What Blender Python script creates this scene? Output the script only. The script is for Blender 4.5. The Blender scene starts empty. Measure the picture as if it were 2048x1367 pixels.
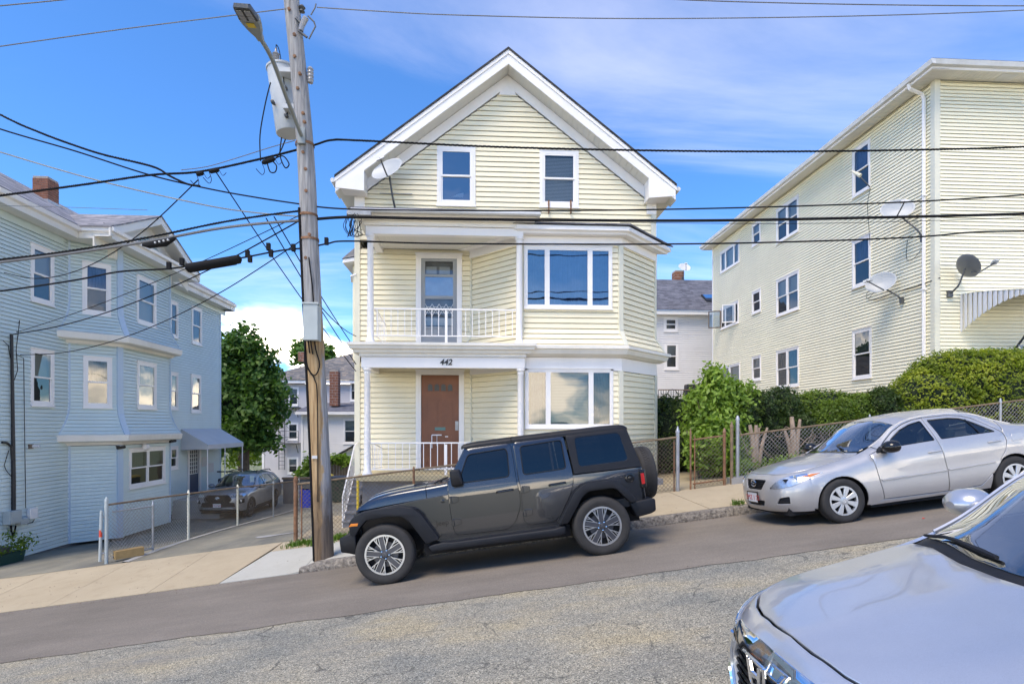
import bpy, bmesh, math, random
import numpy as np
from mathutils import Vector, Matrix, noise as mnoise
from mathutils.bvhtree import BVHTree
from mathutils.geometry import delaunay_2d_cdt
random.seed(7); R = math.radians
SC = bpy.context.scene
COL = SC.collection

# ------------------------------------------------------------------ camera
F, CX, HY, CZ = 1135.0, 1024.0, 852.0, 2.0          # focal length and horizon of the 2048 px photograph
YAW = math.atan(67.0 / F)
cam = bpy.data.cameras.new('camera'); co = bpy.data.objects.new('camera', cam); COL.objects.link(co)
cam.sensor_width = 36.0; cam.lens = 36.0 * F / 2048.0; cam.shift_y = (HY - 683.5) / 2048.0
cam.clip_end = 3000; cam.clip_start = 0.05
co.location = (0, 0, CZ); co.rotation_euler = (R(90), 0, -YAW)
SC.camera = co
# ------------------------------------------------------------------ sky and sun
SUN = Vector((-0.32, -0.40, 0.86)).normalized()
elev = math.asin(SUN.z); azim = math.atan2(SUN.x, SUN.y)
wd = bpy.data.worlds.new('World'); SC.world = wd; wd.use_nodes = True
wn, wl = wd.node_tree.nodes, wd.node_tree.links
wn.clear()
def wnode(t, **k):
    n = wn.new(t)
    for a, b in k.items(): setattr(n, a, b)
    return n
sky = wnode('ShaderNodeTexSky', sky_type='NISHITA', sun_disc=False, sun_elevation=elev, sun_rotation=azim,
            air_density=1.0, dust_density=0.05, ozone_density=3.2, altitude=300)
geo = wnode('ShaderNodeTexCoord')
sep = wnode('ShaderNodeSeparateXYZ'); wl.new(geo.outputs['Generated'], sep.inputs[0])
def wmath(op, a, b=None, c=None, clamp=False):
    n = wnode('ShaderNodeMath', operation=op, use_clamp=clamp)
    for i, v in enumerate((a, b, c)):
        if v is None: continue
        if hasattr(v, 'links'): wl.new(v, n.inputs[i])
        else: n.inputs[i].default_value = v
    return n.outputs[0]
zc = wmath('ADD', wmath('MAXIMUM', sep.outputs['Z'], 0.0), 0.16)
cxy = wnode('ShaderNodeCombineXYZ')
wl.new(wmath('DIVIDE', sep.outputs['X'], zc), cxy.inputs[0]); wl.new(wmath('DIVIDE', sep.outputs['Y'], zc), cxy.inputs[1])
def cloud(scale, loc, rot, stretch, lo, hi, detail, rough, dist):
    mp = wnode('ShaderNodeMapping'); mp.inputs['Location'].default_value = loc
    mp.inputs['Rotation'].default_value = (0, 0, R(rot)); mp.inputs['Scale'].default_value = stretch
    wl.new(cxy.outputs[0], mp.inputs[0])
    n = wnode('ShaderNodeTexNoise'); n.inputs['Scale'].default_value = scale
    n.inputs['Detail'].default_value = detail; n.inputs['Roughness'].default_value = rough
    n.inputs['Distortion'].default_value = dist
    wl.new(mp.outputs[0], n.inputs['Vector'])
    r = wnode('ShaderNodeMapRange', interpolation_type='SMOOTHSTEP'); wl.new(n.outputs['Fac'], r.inputs['Value'])
    r.inputs['From Min'].default_value = lo; r.inputs['From Max'].default_value = hi
    return r.outputs[0]
cirrus = wmath('MULTIPLY', cloud(0.85, (0.76, 7.52, 0), 20, (0.55, 1.7, 1), 0.46, 0.82, 9, 0.58, 0.6), 0.07)
low = wnode('ShaderNodeMapRange', interpolation_type='SMOOTHSTEP'); wl.new(sep.outputs['Z'], low.inputs['Value'])
low.inputs['From Min'].default_value = 0.21; low.inputs['From Max'].default_value = 0.10
mpc = wnode('ShaderNodeMapping'); mpc.inputs['Scale'].default_value = (1, 1, 2.2); mpc.inputs['Location'].default_value = (8.6, 8.53, 0.17)
wl.new(geo.outputs['Generated'], mpc.inputs[0])
cn = wnode('ShaderNodeTexNoise'); cn.inputs['Scale'].default_value = 5.2; cn.inputs['Detail'].default_value = 7; cn.inputs['Roughness'].default_value = 0.52
wl.new(mpc.outputs[0], cn.inputs['Vector'])
cr = wnode('ShaderNodeMapRange', interpolation_type='SMOOTHSTEP'); wl.new(cn.outputs['Fac'], cr.inputs['Value'])
cr.inputs['From Min'].default_value = 0.45; cr.inputs['From Max'].default_value = 0.60
cumulus = wmath('MULTIPLY', cr.outputs[0], wmath('MULTIPLY', low.outputs[0], 0.95))
cov = wmath('MAXIMUM', cirrus, cumulus)
tint = wnode('ShaderNodeMix', data_type='RGBA', blend_type='MULTIPLY'); tint.inputs[0].default_value = 1.0
wl.new(sky.outputs[0], tint.inputs[6]); tint.inputs[7].default_value = (0.215, 0.365, 0.515, 1)
mixc = wnode('ShaderNodeMix', data_type='RGBA'); wl.new(cov, mixc.inputs[0]); wl.new(tint.outputs[2], mixc.inputs[6])
mixc.inputs[7].default_value = (16, 13.6, 10.4, 1)
bg = wnode('ShaderNodeBackground'); wl.new(mixc.outputs[2], bg.inputs[0]); bg.inputs[1].default_value = 0.15
wo = wnode('ShaderNodeOutputWorld'); wl.new(bg.outputs[0], wo.inputs[0])
sl = bpy.data.lights.new('sun', 'SUN'); sl.energy = 1.1; sl.angle = R(28); sl.color = (1.0, 0.87, 0.70)
so = bpy.data.objects.new('sun', sl); COL.objects.link(so)
so.rotation_euler = (-SUN).to_track_quat('-Z', 'Y').to_euler(); so.location = SUN * 60
SC.view_settings.view_transform = 'Standard'; SC.view_settings.look = 'None'
SC.view_settings.exposure = 1.88; SC.view_settings.gamma = 1.0; SC.view_settings.use_curve_mapping = False
SC.render.engine = 'CYCLES'

# ------------------------------------------------------------------ pixels to places
_c, _s = math.cos(YAW), math.sin(YAW)
def ray(px, py):
    r = (px - CX) / F; u = (HY - py) / F
    return Vector((_s + r * _c, _c - r * _s, u))
def atY(px, py, Y): d = ray(px, py); return d * (Y / d.y) + Vector((0, 0, CZ))
def atX(px, py, X): d = ray(px, py); return d * (X / d.x) + Vector((0, 0, CZ))

# ------------------------------------------------------------------ tagging
def tag(o, label=None, cat=None, group=None, kind=None):
    if label: o['label'] = label
    if cat: o['category'] = cat
    if group: o['group'] = group
    if kind: o['kind'] = kind
    return o
def empty(name, loc, label=None, cat=None, group=None, rot=None):
    o = bpy.data.objects.new(name, None); COL.objects.link(o); o.location = loc
    o.empty_display_size = 0.1
    if rot: o.rotation_euler = rot
    tag(o, label, cat, group); o['_w'] = 0 if rot else 1
    return o
def root_of(o):
    while o.parent: o = o.parent
    return o
# ------------------------------------------------------------------ mesh builder
class MB:
    def __init__(s): s.v = []; s.f = []; s.m = []
    def quad(s, a, b, c, d, m=0):
        n = len(s.v); s.v += [tuple(a), tuple(b), tuple(c), tuple(d)]; s.f.append((n, n+1, n+2, n+3)); s.m.append(m)
    def poly(s, pts, m=0):
        n = len(s.v); s.v += [tuple(p) for p in pts]; s.f.append(tuple(range(n, n+len(pts)))); s.m.append(m)
    def hexa(s, p, m=0):           # 8 corners: bottom ring 0-3, top ring 4-7
        n = len(s.v); s.v += [tuple(q) for q in p]
        for f in ((0,3,2,1),(4,5,6,7),(0,1,5,4),(1,2,6,5),(2,3,7,6),(3,0,4,7)):
            s.f.append(tuple(n+i for i in f)); s.m.append(m)
    def box(s, x0, x1, y0, y1, z0, z1, m=0):
        s.hexa([(x0,y0,z0),(x1,y0,z0),(x1,y1,z0),(x0,y1,z0),(x0,y0,z1),(x1,y0,z1),(x1,y1,z1),(x0,y1,z1)], m)
    def fbox(s, fr, u0, u1, v0, v1, d0, d1, m=0):
        W = fr.p
        s.hexa([W(u0,v0,d1),W(u1,v0,d1),W(u1,v0,d0),W(u0,v0,d0),W(u0,v1,d1),W(u1,v1,d1),W(u1,v1,d0),W(u0,v1,d0)], m)
    def prism(s, pts, off, m=0):   # closed polygon (3D points) pushed along off
        n = len(s.v); k = len(pts); off = Vector(off)
        s.v += [tuple(p) for p in pts] + [tuple(Vector(p) + off) for p in pts]
        s.f.append(tuple(range(n+k-1, n-1, -1))); s.f.append(tuple(range(n+k, n+2*k))); s.m += [m, m]
        for i in range(k):
            j = (i+1) % k; s.f.append((n+i, n+j, n+k+j, n+k+i)); s.m.append(m)
    def tube(s, pts, r, k=6, m=0, cap=True):
        pts = [Vector(p) for p in pts]; N = len(pts); n0 = len(s.v)
        rr = r if isinstance(r, (list, tuple)) else [r]*N
        up = None
        for i, p in enumerate(pts):
            t = (pts[min(i+1, N-1)] - pts[max(i-1, 0)])
            t = t.normalized() if t.length > 1e-9 else Vector((0,0,1))
            if up is None:
                a = Vector((0,0,1)) if abs(t.z) < 0.9 else Vector((1,0,0))
            else: a = up
            b = t.cross(a)
            if b.length < 1e-6: b = t.orthogonal()
            b.normalize(); up = b.cross(t).normalized()
            for j in range(k):
                w = 2*math.pi*(j+0.5)/k
                s.v.append(tuple(p + (b*math.cos(w) + up*math.sin(w))*rr[i]))
        for i in range(N-1):
            for j in range(k):
                a = n0+i*k+j; b2 = n0+i*k+(j+1) % k
                s.f.append((a, b2, b2+k, a+k)); s.m.append(m)
        if cap:
            s.f.append(tuple(n0+j for j in range(k-1, -1, -1))); s.m.append(m)
            s.f.append(tuple(n0+(N-1)*k+j for j in range(k))); s.m.append(m)
    def lathe(s, prof, org=(0,0,0), axis='z', k=24, m=0, ms=None):     # prof: list of (r, h)
        n0 = len(s.v); o = Vector(org)
        for r, h in prof:
            for j in range(k):
                w = 2*math.pi*j/k; c, q = r*math.cos(w), r*math.sin(w)
                d = (c, q, h) if axis == 'z' else ((c, h, q) if axis == 'y' else (h, c, q))
                s.v.append(tuple(o + Vector(d)))
        for i in range(len(prof)-1):
            for j in range(k):
                a = n0+i*k+j; b = n0+i*k+(j+1) % k
                s.f.append((a, b, b+k, a+k)); s.m.append(ms[i] if ms else m)
    def grid(s, P, m=0, close=False):      # P[i][j] rows of points
        n0 = len(s.v); a = len(P); b = len(P[0])
        for row in P: s.v += [tuple(p) for p in row]
        for i in range(a-1):
            for j in range(b if close else b-1):
                j2 = (j+1) % b
                s.f.append((n0+i*b+j, n0+i*b+j2, n0+(i+1)*b+j2, n0+(i+1)*b+j)); s.m.append(m)
    def build(s, name, mats, parent=None, smooth=False, bevel=0, kind=None, label=None, angle=40, recalc=False):
        me = bpy.data.meshes.new(name)
        off = Vector((0,0,0))
        if parent is not None:
            rt = root_of(parent)
            if rt.get('_w', 1): off = Vector(rt.location)
        vv = s.v if off.length < 1e-9 else [(x-off.x, y-off.y, z-off.z) for x, y, z in s.v]
        me.from_pydata(vv, [], s.f)
        if not isinstance(mats, (list, tuple)): mats = [mats]
        for q in mats: me.materials.append(MAT[q] if isinstance(q, str) else q)
        if len(mats) > 1: me.polygons.foreach_set('material_index', s.m)
        if recalc or bevel:
            bm = bmesh.new(); bm.from_mesh(me)
            if recalc:
                bmesh.ops.remove_doubles(bm, verts=bm.verts, dist=1e-5)
                bmesh.ops.recalc_face_normals(bm, faces=bm.faces)
            if bevel:
                ed = [e for e in bm.edges if len(e.link_faces) == 2 and e.calc_face_angle(0) > 0.5]
                bmesh.ops.bevel(bm, geom=ed, offset=bevel, segments=1 if bevel < 0.006 else 2, affect='EDGES', profile=0.5, clamp_overlap=True)
            bm.to_mesh(me); bm.free()
        if smooth:
            me.polygons.foreach_set('use_smooth', [True]*len(me.polygons))
            try: me.set_sharp_from_angle(angle=R(angle))
            except Exception: pass
        o = bpy.data.objects.new(name, me); COL.objects.link(o)
        if parent is not None:
            o.parent = parent
        if kind: o['kind'] = kind
        if label: o['label'] = label
        return o
class Frame:                       # a wall: origin, horizontal unit u, outward normal n
    def __init__(s, o, u, n=None):
        s.o = Vector(o); s.u = Vector(u).normalized(); s.n = (Vector(n) if n else s.u.cross(Vector((0,0,1)))).normalized()
    def p(s, u, v, d=0): return s.o + s.u*u + Vector((0,0,v)) + s.n*d
    def hit(s, px, py, d=0):
        r = ray(px, py); c = Vector((0,0,CZ)); o = s.o + s.n*d
        t = (o - c).dot(s.n) / r.dot(s.n); q = c + r*t
        return (q - o).dot(s.u), q.z - s.o.z
    def rect(s, x0, y0, x1, y1, d=0):   # pixel corners: upper-left and lower-right (y both read on the left edge)
        a = s.hit(x0, y0, d); b = s.hit(x0, y1, d); c = s.hit(x1, y0, d)
        return min(a[0], c[0]), max(a[0], c[0]), min(a[1], b[1]), max(a[1], b[1])

# ------------------------------------------------------------------ materials
MAT = {}
def newmat(name):
    m = bpy.data.materials.new(name); m.use_nodes = True; MAT[name] = m
    nt = m.node_tree; return m, nt, nt.nodes['Principled BSDF']
def lnk(nt, a, b): nt.links.new(a, b)
def N(nt, t, **k):
    n = nt.nodes.new(t)
    for a, b in k.items():
        if a.startswith('_'): n.inputs[a[1:].replace('_', ' ')].default_value = b
        else: setattr(n, a, b)
    return n
def setin(b, **k):
    for a, v in k.items():
        i = b.inputs.get(a.replace('_', ' '))
        if i is not None: i.default_value = v
def noise_tex(nt, scale, detail=4, rough=0.55, coord='Object', vec=None, stretch=None):
    if vec is None:
        tc = N(nt, 'ShaderNodeTexCoord'); vec = tc.outputs[coord]
    if stretch:
        mp = N(nt, 'ShaderNodeMapping'); mp.inputs['Scale'].default_value = stretch; lnk(nt, vec, mp.inputs[0]); vec = mp.outputs[0]
    n = N(nt, 'ShaderNodeTexNoise'); n.inputs['Scale'].default_value = scale; n.inputs['Detail'].default_value = detail
    n.inputs['Roughness'].default_value = rough; lnk(nt, vec, n.inputs['Vector'])
    return n.outputs['Fac'], vec
def ramp(nt, fac, stops):
    r = N(nt, 'ShaderNodeValToRGB'); e = r.color_ramp.elements
    while len(e) < len(stops): e.new(0.5)
    for i, (p, c) in enumerate(stops):
        e[i].position = p; e[i].color = (*c, 1) if len(c) == 3 else c
    lnk(nt, fac, r.inputs[0]); return r.outputs[0]
def mixc_(nt, fac, a, b, mode='MIX'):
    m = N(nt, 'ShaderNodeMix', data_type='RGBA', blend_type=mode)
    for v, i in ((fac, 0), (a, 6), (b, 7)):
        if hasattr(v, 'links'): lnk(nt, v, m.inputs[i])
        else: m.inputs[i].default_value = v if i == 0 else ((*v, 1) if len(v) == 3 else v)
    return m.outputs[2]
def bump(nt, bsdf, h, strength, dist):
    b = N(nt, 'ShaderNodeBump'); b.inputs['Strength'].default_value = strength; b.inputs['Distance'].default_value = dist
    lnk(nt, h, b.inputs['Height']); lnk(nt, b.outputs[0], bsdf.inputs['Normal'])
def plain(name, col, rough=0.5, metal=0.0, var=0.08, vscale=1.6, bumpd=0.0, bscale=40, spec=0.5, stain=None, stains=0.0, coat=0.0):
    m, nt, b = newmat(name)
    setin(b, Roughness=rough, Metallic=metal); setin(b, **{'Specular IOR Level': spec, 'Coat Weight': coat})
    f, v = noise_tex(nt, vscale, 5, 0.6)
    lo = tuple(max(0, c*(1-var)) for c in col); hi = tuple(c*(1+var*0.6) for c in col)
    c = ramp(nt, f, [(0.3, lo), (0.72, hi)])
    if stains:
        g, _ = noise_tex(nt, vscale*0.7, 6, 0.65, vec=v, stretch=(1, 1, 0.35))
        s = N(nt, 'ShaderNodeMapRange'); lnk(nt, g, s.inputs['Value']); s.inputs['From Min'].default_value = 0.52; s.inputs['From Max'].default_value = 0.75
        s.inputs['To Max'].default_value = stains
        c = mixc_(nt, s.outputs[0], c, stain or tuple(x*0.6 for x in col))
    lnk(nt, c, b.inputs['Base Color'])
    if bumpd:
        h, _ = noise_tex(nt, bscale, 4, 0.6, vec=v); bump(nt, b, h, 0.6, bumpd)
    return m
def glassmat(name, tint=(0.55, 0.6, 0.6), refl=1.0, ior=1.5, wob=0.0, rough=0.0, gcol=(1, 1, 1)):
    m = bpy.data.materials.new(name); m.use_nodes = True; MAT[name] = m
    nt = m.node_tree; nt.nodes.clear()
    tr = N(nt, 'ShaderNodeBsdfTransparent'); tr.inputs[0].default_value = (*tint, 1)
    gl = N(nt, 'ShaderNodeBsdfGlossy'); gl.inputs['Roughness'].default_value = rough; gl.inputs['Color'].default_value = (*gcol, 1)
    fr = N(nt, 'ShaderNodeFresnel'); fr.inputs[0].default_value = ior
    mm = N(nt, 'ShaderNodeMath', operation='MULTIPLY_ADD', use_clamp=True); lnk(nt, fr.outputs[0], mm.inputs[0]); mm.inputs[1].default_value = refl; mm.inputs[2].default_value = 0.05*refl
    if wob:
        f, _ = noise_tex(nt, 1.1, 2, 0.4)
        bp = N(nt, 'ShaderNodeBump'); bp.inputs['Strength'].default_value = 1.0; bp.inputs['Distance'].default_value = wob
        lnk(nt, f, bp.inputs['Height']); lnk(nt, bp.outputs[0], gl.inputs['Normal']); 
    mx = N(nt, 'ShaderNodeMixShader'); lnk(nt, mm.outputs[0], mx.inputs[0]); lnk(nt, tr.outputs[0], mx.inputs[1]); lnk(nt, gl.outputs[0], mx.inputs[2])
    o = N(nt, 'ShaderNodeOutputMaterial'); lnk(nt, mx.outputs[0], o.inputs[0])
    return m
def sidingmat(name, col, e, dirt=(0.5, 0.48, 0.4)):
    m, nt, b = newmat(name); setin(b, Roughness=0.42); setin(b, **{'Specular IOR Level': 0.35})
    f, v = noise_tex(nt, 0.7, 5, 0.62)
    c = ramp(nt, f, [(0.3, tuple(x*0.93 for x in col)), (0.7, tuple(x*1.03 for x in col))])
    g, _ = noise_tex(nt, 2.2, 6, 0.7, vec=v, stretch=(1, 1, 0.25))
    s = N(nt, 'ShaderNodeMapRange'); lnk(nt, g, s.inputs['Value']); s.inputs['From Min'].default_value = 0.5; s.inputs['From Max'].default_value = 0.8; s.inputs['To Max'].default_value = 0.22
    c = mixc_(nt, s.outputs[0], c, tuple(x*y for x, y in zip(col, (0.80, 0.78, 0.72))))
    lnk(nt, c, b.inputs['Base Color'])
    h, _ = noise_tex(nt, 34, 3, 0.5, vec=v, stretch=(0.25, 0.25, 2.5)); h2, _ = noise_tex(nt, 0.8, 2, 0.5, vec=v)
    ad = N(nt, 'ShaderNodeMath', operation='MULTIPLY_ADD'); lnk(nt, h2, ad.inputs[0]); ad.inputs[1].default_value = 5.0; lnk(nt, h, ad.inputs[2])
    bump(nt, b, ad.outputs[0], 0.5, 0.0012)
    return m
def shinglemat(name, cols, row=0.14, tab=0.3):
    m, nt, b = newmat(name); setin(b, Roughness=0.92); setin(b, **{'Specular IOR Level': 0.2})
    uv = N(nt, 'ShaderNodeTexCoord')
    br = N(nt, 'ShaderNodeTexBrick'); br.offset = 0.37; br.squash_frequency = 3; br.squash = 0.7; lnk(nt, uv.outputs['UV'], br.inputs['Vector'])
    br.inputs['Scale'].default_value = 1.0; br.inputs['Brick Width'].default_value = tab; br.inputs['Row Height'].default_value = row
    br.inputs['Mortar Size'].default_value = 0.006; br.inputs['Bias'].default_value = -0.1
    br.inputs['Color1'].default_value = (0, 0, 0, 1); br.inputs['Color2'].default_value = (1, 1, 1, 1); br.inputs['Mortar'].default_value = (0.2, 0.2, 0.2, 1)
    c = ramp(nt, br.outputs['Color'], [(0.0, cols[0]), (0.5, cols[1]), (1.0, cols[2])])
    f, _ = noise_tex(nt, 1.3, 6, 0.7)
    c = mixc_(nt, 0.55, c, ramp(nt, f, [(0.3, (0.55,)*3), (0.7, (1.25,)*3)]), 'MULTIPLY')
    lnk(nt, c, b.inputs['Base Color']); bump(nt, b, br.outputs['Fac'], -0.8, 0.012)
    return m
def carpaint(name, col, flake=0.6, rough=0.32, metal=0.75):
    m, nt, b = newmat(name); setin(b, Metallic=metal, Roughness=rough)
    setin(b, **{'Coat Weight': 1.0, 'Coat Roughness': 0.03})
    f, v = noise_tex(nt, 900, 2, 0.5)
    d, _ = noise_tex(nt, 3.0, 6, 0.7, vec=v)
    c = ramp(nt, f, [(0.35, tuple(x*0.8 for x in col)), (0.65, tuple(min(1, x*1.15) for x in col))])
    c = mixc_(nt, 0.25, c, ramp(nt, d, [(0.35, (0.8,)*3), (0.7, (1.05,)*3)]), 'MULTIPLY')
    lnk(nt, c, b.inputs['Base Color'])
    rr = N(nt, 'ShaderNodeMapRange'); lnk(nt, d, rr.inputs['Value']); rr.inputs['To Min'].default_value = 0.005; rr.inputs['To Max'].default_value = 0.05
    lnk(nt, rr.outputs[0], b.inputs['Coat Roughness'])
    return m
# ------------------------------------------------------------------ material set
sidingmat('cream_siding', (0.87, 0.79, 0.57), 0.127)
sidingmat('pale_yellow_siding', (0.91, 0.85, 0.63), 0.1)
sidingmat('blue_siding', (0.60, 0.70, 0.69), 0.1)
sidingmat('blue_trim', (0.50, 0.61, 0.72), 0.1)
sidingmat('grey_siding', (0.60, 0.57, 0.57), 0.12)
sidingmat('white_siding', (0.78, 0.76, 0.74), 0.12)
plain('white_trim', (0.86, 0.83, 0.80), 0.45, var=0.05, vscale=0.9, stains=0.25, stain=(0.52, 0.51, 0.47))
plain('aged_trim', (0.80, 0.76, 0.68), 0.5, var=0.08, vscale=0.9, stains=0.45, stain=(0.44, 0.42, 0.36))
plain('cream_trim', (0.72, 0.69, 0.55), 0.45, var=0.05, stains=0.2)
plain('soffit', (0.72, 0.70, 0.64), 0.5, var=0.05, vscale=1.0, stains=0.25, stain=(0.5, 0.47, 0.38))
plain('gutter_metal', (0.62, 0.62, 0.61), 0.4, var=0.12, vscale=2, stains=0.5, stain=(0.36, 0.35, 0.32))
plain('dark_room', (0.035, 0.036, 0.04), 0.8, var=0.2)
plain('blind', (0.66, 0.66, 0.62), 0.6, var=0.04)
plain('green_blind', (0.50, 0.56, 0.50), 0.6, var=0.05)
plain('grey_curtain', (0.28, 0.29, 0.30), 0.8, var=0.25, vscale=5)
plain('blue_curtain', (0.20, 0.28, 0.50), 0.8, var=0.2, vscale=4)
plain('screen', (0.09, 0.095, 0.1), 0.6, var=0.15, vscale=3)
plain('brown_door', (0.20, 0.07, 0.03), 0.45, var=0.15, vscale=3, bumpd=0.0006, bscale=60)
plain('grey_paint', (0.30, 0.32, 0.34), 0.5, var=0.1)
plain('navy_door', (0.03, 0.05, 0.11), 0.4, var=0.1)
plain('black_metal', (0.018, 0.018, 0.02), 0.5, var=0.2)
plain('dark_grey_metal', (0.10, 0.105, 0.11), 0.5, metal=0.3, var=0.15)
plain('galvanised', (0.42, 0.43, 0.44), 0.48, metal=0.6, var=0.2, vscale=6, stains=0.4, stain=(0.25, 0.2, 0.15))
plain('rust', (0.24, 0.12, 0.06), 0.8, var=0.5, vscale=9, stains=0.6, stain=(0.32, 0.27, 0.2), bumpd=0.0015, bscale=60)
plain('rusty_rail', (0.22, 0.155, 0.09), 0.75, var=0.45, vscale=5, stains=0.6, stain=(0.13, 0.1, 0.08), bumpd=0.001, bscale=50)
plain('wire_mesh', (0.50, 0.49, 0.47), 0.5, metal=0.4, var=0.3, vscale=3, stains=0.5, stain=(0.2, 0.14, 0.09))
plain('rusty_mesh', (0.20, 0.16, 0.12), 0.7, metal=0.3, var=0.4, vscale=3, stains=0.5, stain=(0.22, 0.13, 0.07))
plain('yellow_paint', (0.75, 0.52, 0.03), 0.5, var=0.15, stains=0.3)
plain('orange_tape', (0.6, 0.06, 0.03), 0.5)
plain('foundation', (0.21, 0.215, 0.23), 0.85, var=0.18, vscale=3, bumpd=0.004, bscale=25)
plain('deck_edge', (0.50, 0.42, 0.25), 0.8, var=0.12, vscale=3)
plain('cable', (0.012, 0.012, 0.013), 0.75, var=0.3, spec=0.15)
plain('grey_cable', (0.16, 0.16, 0.16), 0.5, var=0.2)
plain('pale_cable', (0.30, 0.31, 0.27), 0.6, var=0.2)
plain('copper_green', (0.12, 0.22, 0.2), 0.6, var=0.2)
plain('porcelain', (0.30, 0.30, 0.31), 0.25, var=0.1)
plain('transformer_grey', (0.50, 0.52, 0.53), 0.5, var=0.1, vscale=3, stains=0.3, stain=(0.3, 0.29, 0.27))
plain('lamp_grey', (0.26, 0.28, 0.27), 0.45, metal=0.2, var=0.1)
plain('box_grey', (0.42, 0.46, 0.45), 0.55, var=0.08, vscale=3, stains=0.25)
plain('dish_grey', (0.42, 0.44, 0.45), 0.45, var=0.08)
plain('dish_dark', (0.17, 0.18, 0.20), 0.45, var=0.1)
plain('dish_white', (0.60, 0.60, 0.60), 0.5, var=0.08)
plain('brick', (0.24, 0.10, 0.06), 0.85, var=0.35, vscale=7, bumpd=0.003, bscale=40)
plain('mortar', (0.34, 0.30, 0.26), 0.9, var=0.15)
plain('awning_cloth', (0.58, 0.57, 0.56), 0.75, var=0.06, vscale=2, bumpd=0.0008, bscale=120)
plain('awning_metal', (0.68, 0.69, 0.72), 0.4, var=0.06, vscale=2, stains=0.2)
plain('old_wood', (0.16, 0.12, 0.085), 0.85, var=0.3, vscale=3, bumpd=0.002, bscale=30)
plain('cut_wood', (0.38, 0.25, 0.10), 0.8, var=0.2, vscale=8)
plain('bark', (0.17, 0.125, 0.09), 0.9, var=0.35, vscale=7, bumpd=0.01, bscale=14)
plain('pale_bark', (0.38, 0.28, 0.20), 0.9, var=0.25, vscale=7, bumpd=0.006, bscale=20)
plain('blue_plastic', (0.01, 0.035, 0.45), 0.45, var=0.1)
plain('green_plastic', (0.018, 0.04, 0.028), 0.5, var=0.15)
plain('yellow_plastic', (0.62, 0.45, 0.02), 0.5)
plain('planter_green', (0.01, 0.055, 0.045), 0.5, var=0.1)
plain('grey_wall', (0.14, 0.14, 0.14), 0.85, var=0.15, vscale=3, bumpd=0.002)
plain('black_numeral', (0.012, 0.012, 0.014), 0.4)
plain('paper', (0.78, 0.78, 0.78), 0.8, var=0.05)
plain('carton', (0.62, 0.61, 0.60), 0.8, var=0.05)
glassmat('window_glass', (0.62, 0.66, 0.68), 0.9, 1.5, wob=0.006)
glassmat('window_mirror', (0.45, 0.5, 0.55), 2.6, 1.5, wob=0.008)
shinglemat('grey_shingle', [(0.17, 0.17, 0.18), (0.28, 0.27, 0.28), (0.42, 0.40, 0.41)])
shinglemat('dark_shingle', [(0.10, 0.10, 0.115), (0.15, 0.15, 0.17), (0.20, 0.20, 0.22)], 0.16, 0.35)
shinglemat('worn_shingle', [(0.12, 0.12, 0.12), (0.20, 0.185, 0.17), (0.33, 0.26, 0.19)], 0.16, 0.35)
shinglemat('black_shingle', [(0.035, 0.035, 0.038), (0.05, 0.05, 0.054), (0.075, 0.075, 0.08)], 0.14, 0.3)
def leafmat(name, c0, c1, c2):
    m, nt, b = newmat(name); setin(b, Roughness=0.5); setin(b, **{'Specular IOR Level': 0.35})
    f, v = noise_tex(nt, 2.2, 3, 0.6); g, _ = noise_tex(nt, 23, 2, 0.5, vec=v)
    a = N(nt, 'ShaderNodeMath', operation='MULTIPLY_ADD'); lnk(nt, g, a.inputs[0]); a.inputs[1].default_value = 0.5; lnk(nt, f, a.inputs[2])
    c = ramp(nt, a.outputs[0], [(0.52, c0), (0.75, c1), (0.98, c2)]); lnk(nt, c, b.inputs['Base Color'])
    tl = N(nt, 'ShaderNodeBsdfTranslucent'); mt = mixc_(nt, 1.0, c, (1.3, 1.5, 0.5), 'MULTIPLY'); lnk(nt, mt, tl.inputs[0])
    mx = N(nt, 'ShaderNodeMixShader'); mx.inputs[0].default_value = 0.33; lnk(nt, b.outputs[0], mx.inputs[1]); lnk(nt, tl.outputs[0], mx.inputs[2])
    lnk(nt, mx.outputs[0], nt.nodes['Material Output'].inputs[0]); return m
leafmat('maple_leaf', (0.03, 0.075, 0.016), (0.08, 0.16, 0.03), (0.17, 0.28, 0.05))
leafmat('yew_leaf', (0.10, 0.15, 0.012), (0.22, 0.27, 0.02), (0.36, 0.38, 0.03))
leafmat('hedge_leaf', (0.06, 0.105, 0.012), (0.115, 0.175, 0.018), (0.20, 0.27, 0.026))
leafmat('cedar_leaf', (0.025, 0.05, 0.012), (0.05, 0.085, 0.018), (0.09, 0.13, 0.024))
leafmat('shrub_leaf', (0.09, 0.16, 0.02), (0.19, 0.29, 0.04), (0.33, 0.45, 0.08))
leafmat('grass_leaf', (0.05, 0.10, 0.015), (0.10, 0.18, 0.022), (0.17, 0.26, 0.035))
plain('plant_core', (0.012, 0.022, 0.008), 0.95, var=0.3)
# ground materials -----------------------------------------------------------
def asphalt_new():
    m, nt, b = newmat('asphalt'); setin(b, Roughness=0.88); setin(b, **{'Specular IOR Level': 0.3})
    f, v = noise_tex(nt, 0.5, 6, 0.6); g, _ = noise_tex(nt, 75, 4, 0.75, vec=v); k, _ = noise_tex(nt, 1.6, 6, 0.65, vec=v, stretch=(0.35, 1.4, 1))
    c = ramp(nt, f, [(0.3, (0.180, 0.154, 0.122)), (0.7, (0.236, 0.203, 0.162))])
    c = mixc_(nt, 0.8, c, ramp(nt, g, [(0.3, (0.62,)*3), (0.52, (1.0,)*3), (0.70, (1.5,)*3)]), 'MULTIPLY')
    c = mixc_(nt, 0.75, c, ramp(nt, k, [(0.3, (0.8,)*3), (0.7, (1.15,)*3)]), 'MULTIPLY')
    lnk(nt, c, b.inputs['Base Color']); bump(nt, b, g, 0.7, 0.004)
asphalt_new()
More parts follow.
